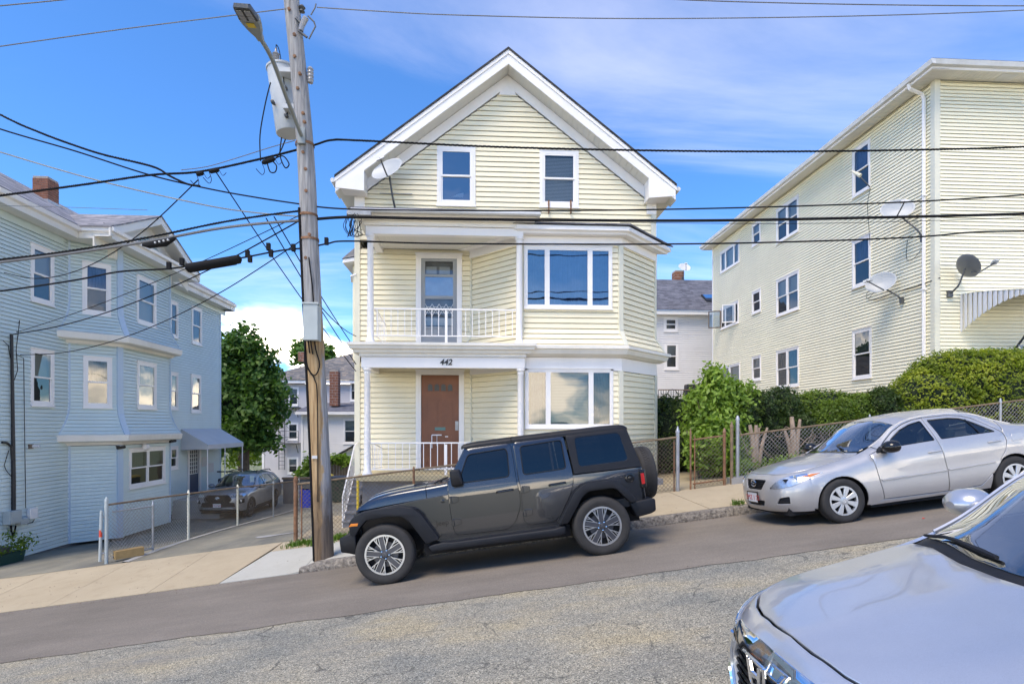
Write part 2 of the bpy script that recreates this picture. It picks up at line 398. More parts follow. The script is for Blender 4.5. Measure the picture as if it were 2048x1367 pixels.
def asphalt_old():
    m, nt, b = newmat('worn_asphalt'); setin(b, Roughness=0.9); setin(b, **{'Specular IOR Level': 0.25})
    tc = N(nt, 'ShaderNodeTexCoord'); v = tc.outputs['Object']
    vo = N(nt, 'ShaderNodeTexVoronoi'); vo.inputs['Scale'].default_value = 125; lnk(nt, v, vo.inputs['Vector'])
    bw = N(nt, 'ShaderNodeSeparateColor'); lnk(nt, vo.outputs['Color'], bw.inputs[0])
    c = ramp(nt, bw.outputs[0], [(0.0, (0.075, 0.073, 0.062)), (0.22, (0.21, 0.20, 0.158)), (0.6, (0.315, 0.295, 0.235)), (0.86, (0.41, 0.37, 0.285)), (1.0, (0.62, 0.58, 0.46))])
    f, _ = noise_tex(nt, 0.9, 6, 0.6, vec=v, stretch=(0.7, 1.3, 1))
    c = mixc_(nt, 0.75, c, ramp(nt, f, [(0.36, (0.66, 0.70, 0.76)), (0.5, (1.0, 0.98, 0.95)), (0.64, (1.25, 1.12, 0.88))]), 'MULTIPLY')
    # cracks
    n1 = N(nt, 'ShaderNodeTexNoise'); n1.inputs['Scale'].default_value = 2.5; n1.inputs['Detail'].default_value = 6; lnk(nt, v, n1.inputs['Vector'])
    sc = N(nt, 'ShaderNodeVectorMath', operation='SCALE'); sc.inputs['Scale'].default_value = 0.55; lnk(nt, n1.outputs['Color'], sc.inputs[0])
    ad = N(nt, 'ShaderNodeVectorMath', operation='ADD'); lnk(nt, v, ad.inputs[0]); lnk(nt, sc.outputs[0], ad.inputs[1])
    mp = N(nt, 'ShaderNodeMapping'); mp.inputs['Scale'].default_value = (0.75, 1.9, 1); lnk(nt, ad.outputs[0], mp.inputs[0])
    ve = N(nt, 'ShaderNodeTexVoronoi', feature='DISTANCE_TO_EDGE'); ve.inputs['Scale'].default_value = 1.15; lnk(nt, mp.outputs[0], ve.inputs['Vector'])
    cr = N(nt, 'ShaderNodeMapRange'); lnk(nt, ve.outputs['Distance'], cr.inputs['Value']); cr.inputs['From Min'].default_value = 0.003; cr.inputs['From Max'].default_value = 0.016
    br, _ = noise_tex(nt, 1.7, 3, 0.6, vec=v)
    gate = N(nt, 'ShaderNodeMapRange'); lnk(nt, br, gate.inputs['Value']); gate.inputs['From Min'].default_value = 0.46; gate.inputs['From Max'].default_value = 0.56
    iv = N(nt, 'ShaderNodeMath', operation='SUBTRACT'); iv.inputs[0].default_value = 1.0; lnk(nt, cr.outputs[0], iv.inputs[1])
    cf = N(nt, 'ShaderNodeMath', operation='MULTIPLY'); lnk(nt, iv.outputs[0], cf.inputs[0]); lnk(nt, gate.outputs[0], cf.inputs[1])
    cf2 = N(nt, 'ShaderNodeMath', operation='MULTIPLY'); lnk(nt, cf.outputs[0], cf2.inputs[0]); cf2.inputs[1].default_value = 0.6
    c = mixc_(nt, cf2.outputs[0], c, (0.045, 0.045, 0.045))
    pt, _ = noise_tex(nt, 5.5, 2, 0.4, vec=v, stretch=(0.6, 1.5, 1))
    pg = N(nt, 'ShaderNodeMapRange'); lnk(nt, pt, pg.inputs['Value']); pg.inputs['From Min'].default_value = 0.74; pg.inputs['From Max'].default_value = 0.77; pg.inputs['To Max'].default_value = 0.7
    c = mixc_(nt, pg.outputs[0], c, (0.07, 0.07, 0.07))
    st, _ = noise_tex(nt, 0.55, 5, 0.6, vec=v, stretch=(0.4, 1.2, 1)); sg_ = N(nt, 'ShaderNodeMapRange'); lnk(nt, st, sg_.inputs['Value']); sg_.inputs['From Min'].default_value = 0.55; sg_.inputs['From Max'].default_value = 0.72; sg_.inputs['To Max'].default_value = 0.45
    c = mixc_(nt, sg_.outputs[0], c, (0.15, 0.15, 0.15))
    lnk(nt, c, b.inputs['Base Color'])
    h = N(nt, 'ShaderNodeMath', operation='SUBTRACT'); lnk(nt, vo.outputs['Distance'], h.inputs[0]); lnk(nt, cf.outputs[0], h.inputs[1])
    bump(nt, b, h.outputs[0], 0.7, 0.006)
asphalt_old()
def drivemat():
    m, nt, b = newmat('drive_asphalt'); setin(b, Roughness=0.9)
    f, v = noise_tex(nt, 0.8, 6, 0.65); g, _ = noise_tex(nt, 150, 3, 0.7, vec=v)
    s, _ = noise_tex(nt, 0.9, 4, 0.6, vec=v, stretch=(1.2, 0.35, 1))
    c = ramp(nt, f, [(0.3, (0.17, 0.16, 0.125)), (0.7, (0.27, 0.25, 0.195))])
    c = mixc_(nt, 0.8, c, ramp(nt, s, [(0.35, (0.62, 0.64, 0.68)), (0.6, (1.15, 1.12, 1.03))]), 'MULTIPLY')
    c = mixc_(nt, 0.8, c, ramp(nt, g, [(0.3, (0.65,)*3), (0.7, (1.35,)*3)]), 'MULTIPLY')
    lnk(nt, c, b.inputs['Base Color']); bump(nt, b, g, 0.6, 0.005)
drivemat()
def concretemat(name, a, bb, dirt):
    m, nt, b = newmat(name); setin(b, Roughness=0.88); setin(b, **{'Specular IOR Level': 0.3})
    f, v = noise_tex(nt, 0.6, 7, 0.62); g, _ = noise_tex(nt, 160, 3, 0.6, vec=v); k, _ = noise_tex(nt, 3.5, 6, 0.7, vec=v)
    c = ramp(nt, f, [(0.3, a), (0.7, bb)])
    s = N(nt, 'ShaderNodeMapRange'); lnk(nt, k, s.inputs['Value']); s.inputs['From Min'].default_value = 0.52; s.inputs['From Max'].default_value = 0.8; s.inputs['To Max'].default_value = 0.65
    c = mixc_(nt, s.outputs[0], c, dirt)
    c = mixc_(nt, 0.45, c, ramp(nt, g, [(0.3, (0.78,)*3), (0.7, (1.2,)*3)]), 'MULTIPLY')
    lnk(nt, c, b.inputs['Base Color']); bump(nt, b, g, 0.4, 0.002)
concretemat('old_concrete', (0.39, 0.315, 0.205), (0.46, 0.38, 0.255), (0.31, 0.245, 0.155))
concretemat('new_concrete', (0.42, 0.405, 0.345), (0.48, 0.465, 0.405), (0.36, 0.34, 0.28))
concretemat('yard_soil', (0.32, 0.26, 0.165), (0.40, 0.33, 0.22), (0.22, 0.18, 0.115))
concretemat('terrain_soil', (0.13, 0.15, 0.06), (0.2, 0.2, 0.1), (0.1, 0.12, 0.05))
concretemat('step_concrete', (0.30, 0.29, 0.27), (0.42, 0.41, 0.38), (0.2, 0.2, 0.18))
def granitemat():
    m, nt, b = newmat('granite'); setin(b, Roughness=0.85)
    f, v = noise_tex(nt, 1.2, 5, 0.6); g, _ = noise_tex(nt, 75, 4, 0.7, vec=v); k, _ = noise_tex(nt, 15, 6, 0.75, vec=v)
    c = ramp(nt, k, [(0.34, (0.05, 0.043, 0.035)), (0.48, (0.21, 0.185, 0.155)), (0.66, (0.40, 0.355, 0.29))])
    c = mixc_(nt, 0.7, c, ramp(nt, g, [(0.3, (0.5,)*3), (0.7, (1.4,)*3)]), 'MULTIPLY')
    lnk(nt, c, b.inputs['Base Color']); bump(nt, b, k, 1.0, 0.03)
granitemat()
def polewood():
    m, nt, b = newmat('pole_wood'); setin(b, Roughness=0.9)
    tc = N(nt, 'ShaderNodeTexCoord'); v = tc.outputs['Object']
    gr, _ = noise_tex(nt, 22, 6, 0.65, vec=v, stretch=(1, 1, 0.06))
    c = ramp(nt, gr, [(0.3, (0.15, 0.145, 0.14)), (0.5, (0.30, 0.29, 0.285)), (0.7, (0.43, 0.42, 0.41))])
    # bare tan wood and tar-brown butt on the weathered side, with ragged edges
    sx = N(nt, 'ShaderNodeSeparateXYZ'); lnk(nt, v, sx.inputs[0])
    wob, _ = noise_tex(nt, 3.0, 5, 0.65, vec=v, stretch=(2, 2, 0.6))
    def mr(val, a, bb, c0=0, d=1):
        r = N(nt, 'ShaderNodeMapRange'); lnk(nt, val, r.inputs['Value']); r.inputs['From Min'].default_value = a; r.inputs['From Max'].default_value = bb
        r.inputs['To Min'].default_value = c0; r.inputs['To Max'].default_value = d; return r.outputs[0]
    def ma(op, a, bb):
        n = N(nt, 'ShaderNodeMath', operation=op)
        for i, q in enumerate((a, bb)):
            if hasattr(q, 'links'): lnk(nt, q, n.inputs[i])
            else: n.inputs[i].default_value = q
        return n.outputs[0]
    side = mr(ma('ADD', sx.outputs['X'], ma('MULTIPLY', wob, 0.30)), 0.16, 0.13)
    lowm = mr(ma('ADD', sx.outputs['Z'], ma('MULTIPLY', wob, -1.6)), 3.6, 3.2)
    tan = ma('MULTIPLY', side, lowm)
    tcol = ramp(nt, gr, [(0.3, (0.20, 0.12, 0.055)), (0.55, (0.42, 0.28, 0.14)), (0.75, (0.55, 0.40, 0.23))])
    c = mixc_(nt, tan, c, tcol)
    butt = mr(ma('ADD', sx.outputs['Z'], ma('MULTIPLY', wob, -2.2)), 0.3, -0.5)
    c = mixc_(nt, ma('MULTIPLY', butt, 0.85), c, ramp(nt, gr, [(0.3, (0.045, 0.032, 0.022)), (0.7, (0.15, 0.10, 0.06))]))
    lnk(nt, c, b.inputs['Base Color']); bump(nt, b, gr, 0.9, 0.02)
polewood()
# ================================================================== the setting
S = 0.12                                   # the street climbs to the right
def lerp(a, b, t): return a + (b-a)*t
def sst(t): t = max(0, min(1, t)); return t*t*(3-2*t)
def zr(X, Y): return S*X + 0.045 - 0.008*(Y-5.5)**2
YC, YS, YN = 9.62, 11.9, 1.4               # far kerb, back of pavement, near kerb
def kerb_h(X): return lerp(0.012, 0.15, sst((X+3.05)/0.35))
def zs(X, Y):
    t = (Y-YC)/(YS-YC); return lerp(zr(X, YC)+kerb_h(X), S*X+0.11, t)
def zmain(X, Y): return lerp(S*X+0.11, -1.3, sst((Y-12)/13))
def zblue(X, Y): return lerp(S*X+0.11, -1.6, sst((Y-12)/9))
def zyard(X, Y): return S*X+0.11 + 0.02*max(0, Y-11.9)
def sheet(name, x0, x1, y0, y1, zf, mat, dx=1.0, dy=0.5, kind='structure', edge=0.0, thick=0):
    b = MB(); nx = max(1, int((x1-x0)/dx)); ny = max(1, int((y1-y0)/dy))
    P = []
    for j in range(ny+1):
        row = []
        for i in range(nx+1):
            X = lerp(x0, x1, i/nx); Y = lerp(y0, y1, j/ny)
            if edge and j == 0: Y += edge*(mnoise.noise((X*1.7, 3.1, 0))+0.5*mnoise.noise((X*6, 1.1, 0)))
            row.append((X, Y, zf(X, Y)))
        P.append(row)
    b.grid(P)
    o = b.build(name, mat, smooth=True); tag(o, kind=kind); return o
b = MB(); P = []
for j in range(41):
    row = []
    for i in range(41):
        X = -600+30*i; Y = -600+30*j
        row.append((X, Y, 4.8*math.tanh(X/40)*1.0 - 1.75 - 0.4*(abs(X) > 60)))
    P.append(row)
b.grid(P); tag(b.build('terrain', 'terrain_soil', smooth=True), kind='structure')
sheet('road', -45, 45, YN, YC+0.05, lambda X, Y: zr(X, Y), 'worn_asphalt', 1.0, 0.5)
sheet('asphalt_strip', -45, 45, 6.52, YC+0.02, lambda X, Y: zr(X, Y)+0.006, 'asphalt', 0.12, 0.62, edge=0.06)
# pavement slabs on the far side
pav = empty('pavement', (0, YS, 0)); tag(pav, kind='structure')
def slab(x0, x1, y0, y1, mat, xb0=None, xb1=None):
    b = MB(); g = 0.006; xb0 = x0 if xb0 is None else xb0; xb1 = x1 if xb1 is None else xb1
    n = 6; top = []; j_ = random.uniform(-0.003, 0.003)
    for j in range(5):
        t = j/4; Y = lerp(y0+g, y1-g, t); a = lerp(x0, xb0, t)+g; c = lerp(x1, xb1, t)-g
        top.append([(lerp(a, c, i/n), Y, zs(lerp(a, c, i/n), Y)+j_) for i in range(n+1)])
    b.grid(top)
    rim = top[0] + [r[-1] for r in top[1:]] + top[-1][-2::-1] + [r[0] for r in top[-2:0:-1]]
    for i in range(len(rim)):
        p, q = rim[i], rim[(i+1) % len(rim)]
        b.quad(q, p, (p[0], p[1], p[2]-0.12), (q[0], q[1], q[2]-0.12))
    b.build('paving_slab', mat, pav)
xs = [-7.0+1.58*k for k in range(-12, 21)]
for x0, x1 in zip(xs[:-1], xs[1:]):
    y0 = YC+0.02 if x0 < -3.5 else YC+0.15
    if -4.5 < x0 < -1.0: continue
    if abs(x0+5.42) < 0.1: slab(x0, -4.28, y0, YS, 'old_concrete', None, -4.0)
    else: slab(x0, x1, y0, YS, 'old_concrete')
slab(-4.28, -2.95, YC+0.02, 11.25, 'new_concrete', -4.02, -2.95)
slab(-2.95, -0.68, YC+0.15, 11.25, 'new_concrete')
slab(-4.02, -2.3, 11.25, YS, 'old_concrete', -4.0, -2.3)
slab(-2.3, -0.68, 11.25, YS, 'yard_soil')
sheet('pavement_bed', -26, 27, YC+0.1, YS, lambda X, Y: zs(X, Y)-0.03, 'yard_soil', 1, 0.5)
# granite kerb stones
kerb = empty('kerb', (0, YC, 0)); tag(kerb, kind='structure')
x = -2.98; k = 0; ends = []
while x < 26:
    L = random.uniform(1.75, 2.4) if k else 1.5
    ends.append((x, min(x+L, 26))); x += L+0.012; k += 1
x = -12.2
for x0, x1 in ends:
    b = MB(); n = 20; rows = []
    for i in range(n+1):
        X = lerp(x0, x1, i/n); zb = zr(X, YC)-0.15; zt = zr(X, YC)+kerb_h(max(X, x0+0.02)) + (0.0 if X > -2.6 else 0)
        zt = zr(X, YC) + (0.15 if X > -2.65 else lerp(0.085, 0.15, sst((X+2.98)/0.33)))
        def jit(s, a): return a*mnoise.noise((X*7.3, s*3.7, x0))
        rows.append([(X, YC+jit(1, .02), zb), (X, YC-0.012+jit(2, .03), lerp(zb, zt, .55)), (X, YC+jit(3, .02), zt-0.045+jit(6, .012)),
                     (X, YC+0.028+jit(4, .014), zt+jit(5, .008)), (X, YC+0.142, zt+0.002), (X, YC+0.145, zb)])
    b.grid(rows)
    b.poly(rows[0]); b.poly(rows[-1][::-1])
    b.build('kerb_stone', 'granite', kerb, smooth=True, angle=35)
# near pavement where the photographer stands
sheet('near_pavement', -40, 40, -4, YN-0.15, lambda X, Y: zr(X, YN)+0.16, 'old_concrete', 2, 1)
nk = MB()
for i in range(40):
    X0 = -40+2*i; X1 = X0+1.99
    nk.hexa([(X0, YN-0.15, zr(X0, YN)-.1), (X1, YN-0.15, zr(X1, YN)-.1), (X1, YN, zr(X1, YN)-.1), (X0, YN, zr(X0, YN)-.1),
             (X0, YN-0.15, zr(X0, YN)+.15), (X1, YN-0.15, zr(X1, YN)+.15), (X1, YN, zr(X1, YN)+.15), (X0, YN, zr(X0, YN)+.15)])
tag(nk.build('near_kerb', 'granite'), kind='structure')
# driveways
sheet('driveway', -7.15, -3.78, YS-0.02, 38, zmain, 'drive_asphalt', 0.5, 0.8, edge=0.05)
sheet('neighbour_driveway', -27, -7.2, YS-0.02, 38, zblue, 'drive_asphalt', 0.6, 0.8, edge=0.06)
b = MB()
for i in range(26):
    Y0 = YS+i; Y1 = Y0+1
    b.quad((-7.18, Y0, zblue(-7.2, Y0)-.1), (-7.18, Y1, zblue(-7.2, Y1)-.1), (-7.18, Y1, zmain(-7.15, Y1)+.02), (-7.18, Y0, zmain(-7.15, Y0)+.02))
    b.quad((-7.18, Y0, zmain(-7.15, Y0)+.02), (-7.18, Y1, zmain(-7.15, Y1)+.02), (-7.05, Y1, zmain(-7.15, Y1)+.02), (-7.05, Y0, zmain(-7.15, Y0)+.02))
tag(b.build('driveway_edging', 'step_concrete'), kind='structure')
sheet('front_yard', -3.78, 4.4, YS-0.01, 14.6, zyard, 'yard_soil', 0.6, 0.5)
sheet('side_path', 4.4, 27, YS-0.01, 40, zyard, 'yard_soil', 0.9, 1.0)
# patched water-shutoff plate in the driveway
b = MB(); c = Vector((-4.65, 13.1, 0)); rg = []
for i in range(16):
    w = 2*math.pi*i/16; q = 1+0.25*math.sin(3*w+1); rg.append((c.x+0.42*math.cos(w)*q, c.y+0.16*math.sin(w)*q))
b.poly([(X, Y, zmain(X, Y)+0.008) for X, Y in rg]); tag(b.build('driveway_patch', 'step_concrete'), kind='structure')
# ================================================================== house building tools
def cuts(u0, u1, ops):                    # split an interval by openings
    seg = [(u0, u1)]
    for a, b in ops:
        nx = []
        for p, q in seg:
            if b <= p or a >= q: nx.append((p, q)); continue
            if a-p > 0.02: nx.append((p, a))
            if q-b > 0.02: nx.append((b, q))
        seg = nx
    return seg
def siding(parent, fr, e, v0, v1, bounds, ops, mat, separate=False, flare=None, lip=0.022, name='siding', gap=0.0145):
    """lapped boards: each one is a leaning face and a lip; bounds(v) -> (u0,u1); ops: (u0,u1,v0,v1)"""
    n = int(math.ceil((v1-v0)/e - 0.01)); acc = MB()
    fl = flare or (lambda v: 0.0)
    for i in range(n):
        a = v0+i*e; c = min(v1, a+e)
        if c-a < 0.01: continue
        b0, b1 = bounds(a), bounds(c)
        if b0[1]-b0[0] < 0.04: continue
        oo = [(o[0], o[1]) for o in ops if o[2] < c-0.004 and o[3] > a+0.004]
        pcs = [(p, q, a, c) for p, q in cuts(b0[0], b0[1], oo)]
        for o in ops:                     # the strips of a course left above or below an opening
            if a+0.02 < o[2] < c-0.004: pcs.append((o[0], o[1], a, o[2]))
            if a+0.004 < o[3] < c-0.02: pcs.append((o[0], o[1], o[3], c))
        cut = []
        for p, q, va, vc in pcs:          # boards come in lengths: butt joints at irregular places
            while q-p > 3.4 and va == a:
                L_ = random.uniform(1.5, 3.2); cut.append((p, p+L_, va, vc)); p += L_
            cut.append((p, q, va, vc))
        for p, q, va, vc in cut:
            mb = MB() if separate else acc
            tp = b1[0] if abs(p-b0[0]) < 1e-6 else p; tq = b1[1] if abs(q-b0[1]) < 1e-6 else q
            if tq < tp: tp = tq = (tp+tq)/2
            W = fr.p; d0, d1 = fl(va), fl(vc); w = random.uniform(-0.002, 0.002)
            ta, tb = (va-a)/(c-a), (vc-a)/(c-a); la, lb = lerp(lip, .001, ta)+w, lerp(lip, .001, tb)
            if va == a:                   # shadow gap where the butt edge hangs clear of the board below
                g = a+gap+random.uniform(-.002, .002); lg = lerp(lip, .001, gap/(c-a))+w
                mb.quad(W(p, g, d0+lg), W(q, g, d0+lg), W(tq, vc, d1+lb), W(tp, vc, d1+lb))
                mb.quad(W(p, g, d0-.024), W(q, g, d0-.024), W(q, g, d0+lg), W(p, g, d0+lg))
                mb.quad(W(p, a-.004, d0-.024), W(q, a-.004, d0-.024), W(q, g, d0-.024), W(p, g, d0-.024))
            else: mb.quad(W(p, va, d0+la), W(q, va, d0+la), W(tq, vc, d1+lb), W(tp, vc, d1+lb))
            if separate: mb.build('siding_board', mat, parent)
    if not separate: return acc.build(name, mat, parent, kind='stuff')
def blind_geo(fr, u0, u1, v0, v1, d, step=0.035):
    b = MB(); n = max(2, int((v1-v0)/step))
    for i in range(n):
        a = lerp(v0, v1, i/n); c = lerp(v0, v1, (i+0.93)/n)
        b.quad(fr.p(u0, a, d), fr.p(u1, a, d), fr.p(u1, c, d-0.012), fr.p(u0, c, d-0.012))
    return b
def curtain_geo(fr, u0, u1, v0, v1, d, amp=0.02, wl=0.11):
    b = MB(); n = max(8, int((u1-u0)/wl*8)); rows = []
    for v in (v0, v1):
        rows.append([fr.p(lerp(u0, u1, i/n), v, d+amp*math.sin(2*math.pi*lerp(u0, u1, i/n)/wl)+amp*.5*math.sin(4.3*i)) for i in range(n+1)])
    b.grid(rows); return b
def sash_unit(win, fr, u0, u1, v0, v1, kind, fill, glass, d=0.012, sw=0.04):
    """sash bars, panes and what hangs behind them; children of the window part"""
    mid = (v0+v1)/2 + (v1-v0)*0.0
    b = MB(); m = []
    if kind == 'double':
        for (a, c, dd) in ((mid-0.018, v1, d+0.006), (v0, mid+0.018, d-0.016)):
            b.fbox(fr, u0, u0+sw, a, c, dd-0.02, dd+0.012); b.fbox(fr, u1-sw, u1, a, c, dd-0.02, dd+0.012)
            b.fbox(fr, u0+sw, u1-sw, c-sw, c, dd-0.02, dd+0.011); b.fbox(fr, u0+sw, u1-sw, a, a+sw*1.1, dd-0.02, dd+0.011)
        panes = [(u0+sw, u1-sw, mid+0.02, v1-sw, d+0.0), (u0+sw, u1-sw, v0+sw*1.1, mid-0.02, d-0.022)]
    else:
        b.fbox(fr, u0, u0+sw, v0, v1, d-0.02, d+0.012); b.fbox(fr, u1-sw, u1, v0, v1, d-0.02, d+0.012)
        b.fbox(fr, u0+sw, u1-sw, v1-sw, v1, d-0.02, d+0.011); b.fbox(fr, u0+sw, u1-sw, v0, v0+sw, d-0.02, d+0.011)
        panes = [(u0+sw, u1-sw, v0+sw, v1-sw, d-0.006)]
    b.build('sash', 'white_trim', win)
    for p in panes:
        g = MB(); g.quad(fr.p(p[0], p[2], p[4]), fr.p(p[1], p[2], p[4]), fr.p(p[1], p[3], p[4]), fr.p(p[0], p[3], p[4])); g.build('pane', glass, win)
    bk = -0.09
    for f in fill:          # (what, v-fraction from, to)
        a, c = lerp(v0, v1, f[1]), lerp(v0, v1, f[2])
        if f[0] in ('blind', 'green_blind'): blind_geo(fr, u0+0.01, u1-0.01, a, c, bk).build('blind', f[0], win)
        elif f[0] == 'shade':
            g = MB(); g.quad(fr.p(u0+.01, a, bk), fr.p(u1-.01, a, bk), fr.p(u1-.01, c, bk), fr.p(u0+.01, c, bk)); g.build('shade', 'blind', win)
        elif f[0] == 'screen':
            g = MB(); g.quad(fr.p(u0+.02, a, d-.03), fr.p(u1-.02, a, d-.03), fr.p(u1-.02, c, d-.03), fr.p(u0+.02, c, d-.03)); g.build('insect_screen', 'screen', win)
        else: curtain_geo(fr, u0+0.01, u1-0.01, a, c, bk).build('curtain', f[0], win)
def window(parent, fr, u0, u1, v0, v1, kind='double', fill=(), trim=0.09, glass='window_glass', mull=None, tm='white_trim', sill=True, proud=0.035, sw=0.04):
    """casing (the part) with sashes, panes, blinds as sub-parts; returns the opening for the siding"""
    b = MB(); t = trim
    b.fbox(fr, u0, u0+t, v0, v1, -0.1, proud); b.fbox(fr, u1-t, u1, v0, v1, -0.1, proud)
    b.fbox(fr, u0+t, u1-t, v1-t, v1, -0.1, proud-0.002); b.fbox(fr, u0+t, u1-t, v0, v0+t*1.05, -0.1, proud-0.002)
    if sill: b.fbox(fr, u0-0.015, u1+0.015, v0-0.03, v0-0.001, -0.02, proud+0.03)
    b.fbox(fr, u0-0.012, u1+0.012, v1+0.001, v1+0.022, -0.02, proud+0.022)
    # inner bead
    i = t*0.55
    b.fbox(fr, u0+i, u0+i+0.012, v0+i, v1-i, proud-0.001, proud+0.007); b.fbox(fr, u1-i-0.012, u1-i, v0+i, v1-i, proud-0.001, proud+0.007)
    fr_u = [(u0+t, u1-t)]
    if mull:
        fr_u = []; p = u0+t
        for (a, c) in mull:
            a = lerp(u0+t, u1-t, a); c = lerp(u0+t, u1-t, c)
            b.fbox(fr, a, c, v0+t, v1-t, -0.09, proud-0.01); fr_u.append((p, a)); p = c
        fr_u.append((p, u1-t))
    w = b.build('window', tm, parent)
    # dark room behind
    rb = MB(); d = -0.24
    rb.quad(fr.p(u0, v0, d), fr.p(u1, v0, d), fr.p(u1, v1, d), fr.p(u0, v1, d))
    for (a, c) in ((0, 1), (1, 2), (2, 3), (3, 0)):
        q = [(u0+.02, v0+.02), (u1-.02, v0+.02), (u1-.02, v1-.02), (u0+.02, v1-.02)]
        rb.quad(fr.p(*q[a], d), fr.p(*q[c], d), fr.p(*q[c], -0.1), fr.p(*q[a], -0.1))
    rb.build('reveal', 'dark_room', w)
    for k, (a, c) in enumerate(fr_u):
        f = fill[k] if fill and isinstance(fill[0], list) else fill
        sash_unit(w, fr, a, c, v0+t*1.05, v1-t, kind if isinstance(kind, str) else kind[k], f, glass, sw=sw)
    return (u0+0.004, u1-0.004, v0-0.0, v1+0.0)
def roofplane(mb, pts, uax, vax, th=0.06, m=0):
    mb.prism(pts, (0, 0, -th), m)
def uvroof(o, scale=1.0):                  # shingle courses run level: u along the eave, v up the slope
    me = o.data; uv = me.uv_layers.new(name='UVMap'); d = np.empty(len(me.loops)*2)
    for p in me.polygons:
        n = p.normal; h = Vector((-n.y, n.x, 0))
        if h.length < 1e-4: h = Vector((1, 0, 0))
        h.normalize(); s = n.cross(h)
        for li in p.loop_indices:
            c = me.vertices[me.loops[li].vertex_index].co
            d[2*li] = c.dot(h); d[2*li+1] = c.dot(s)
    uv.data.foreach_set('uv', d)
    return o
def bricks(parent, x0, x1, y0, y1, z0, z1, bh=0.067, bl=0.2, jt=0.011, limit=300):
    """chimney: mortar core with every brick of the two nearest faces a block of its own"""
    c = MB(); e = 0.008; c.box(x0+e, x1-e, y0+e, y1-e, z0, z1-0.004); c.build('mortar_core', 'mortar', parent)
    n = int((z1-z0)/(bh+jt)); me = {}
    for i in range(n):
        z = z0+i*(bh+jt); off = (i % 2)*bl/2
        for face in range(4):
            L = (x1-x0) if face in (0, 2) else (y1-y0)
            p = -off
            while p < L-0.01:
                a, q = max(0, p), min(L, p+bl-jt)
                p += bl
                if q-a < 0.03: continue
                b = MB(); w = random.uniform(-0.003, 0.003)
                if face == 0: b.box(x0+a, x0+q, y0-w, y0+0.02, z, z+bh)
                elif face == 2: b.box(x0+a, x0+q, y1-0.02, y1+w, z, z+bh)
                elif face == 1: b.box(x1-0.02, x1+w, y0+a, y0+q, z, z+bh)
                else: b.box(x0-w, x0+0.02, y0+a, y0+q, z, z+bh)
                key = face in (0, 1)
                if key: b.build('brick', 'brick', parent)
                else:
                    k = me.setdefault('r', MB()); o = len(k.v); k.v += b.v; k.f += [tuple(t+o for t in f) for f in b.f]; k.m += b.m
    if 'r' in me: me['r'].build('brickwork', 'brick', parent, kind='stuff')
def text_mesh(s, size, depth, loc, rot, mat, parent=None, name='lettering', shear=0.0, align='CENTER', bold=0.0):
    cu = bpy.data.curves.new(name, 'FONT'); cu.body = s; cu.size = size; cu.extrude = depth; cu.align_x = align; cu.align_y = 'CENTER'
    cu.shear = shear; cu.offset = bold; cu.resolution_u = 3
    t = bpy.data.objects.new(name, cu); COL.objects.link(t)
    bpy.context.view_layer.update()
    dg = bpy.context.evaluated_depsgraph_get(); me = bpy.data.meshes.new_from_object(t.evaluated_get(dg))
    COL.objects.unlink(t); bpy.data.objects.remove(t)
    o = bpy.data.objects.new(name, me); COL.objects.link(o); me.materials.clear(); me.materials.append(MAT[mat])
    o.rotation_euler = rot
    if parent is not None:
        o.parent = parent; rt = root_of(parent)
        o.location = Vector(loc) - (Vector(rt.location) if rt.get('_w', 1) else Vector())
    else: o.location = loc
    return o
# ================================================================== the cream two-and-a-half storey house, number 442
H = empty('cream_house', (0.7, 14.3, 0.3), 'cream clapboard house with front gable, two porches and a bay, numbered 442', 'house')
YW, YB = 14.3, 13.1
XL, XR, XC = -3.04, 4.51, 0.73
FW = Frame((0, YW, 0), (1, 0, 0)); FB = Frame((0, YB, 0), (1, 0, 0))
BAY = [(-0.18, YW), (0.99, YB), (3.32, YB), (XR, YW)]
FBL = Frame((-0.18, YW, 0), (BAY[1][0]-BAY[0][0], BAY[1][1]-BAY[0][1], 0)); LBL = math.hypot(1.17, 1.2)
FBR = Frame((3.32, YB, 0), (BAY[3][0]-BAY[2][0], BAY[3][1]-BAY[2][1], 0)); LBR = math.hypot(1.19, 1.2)
def sweep(mb, poly, prof, ends=(-1.414, 1.414), m=0, cap=True):
    """push a closed (d,z) profile along a bay outline with mitred corners; d is outward"""
    n = len(poly); ring = []
    for i, p in enumerate(poly):
        p = Vector((p[0], p[1], 0))
        def nr(a, b): t = Vector((b[0]-a[0], b[1]-a[1], 0)).normalized(); return t.cross(Vector((0, 0, 1)))
        if i == 0: mt = SW_END[0] if SW_END else Vector((ends[0], 0, 0))
        elif i == n-1: mt = SW_END[1] if SW_END else Vector((ends[1], 0, 0))
        else:
            a, b = nr(poly[i-1], poly[i]), nr(poly[i], poly[i+1]); mt = (a+b)/(1+a.dot(b))
        ring.append([tuple(p+mt*d+Vector((0, 0, z))) for d, z in prof])
    for i in range(n-1):
        for j in range(len(prof)):
            k = (j+1) % len(prof); mb.quad(ring[i][j], ring[i+1][j], ring[i+1][k], ring[i][k], m)
    if cap: mb.poly(ring[0][::-1], m); mb.poly(ring[-1], m)
SW_END = None
def zY(py, Y): return CZ + (HY-py)*Y/F*1.0
# inner core so that no light passes through the house
b = MB(); b.box(XL+.3, XR-.3, YW+.3, 24.2, 0.2, 7.7)
b.prism([(XL+.3, YW+.3, 7.7), (XR-.3, YW+.3, 7.7), (XC, YW+.3, 10.4)], (0, 9.6, 0)); b.build('core', 'dark_room', H)
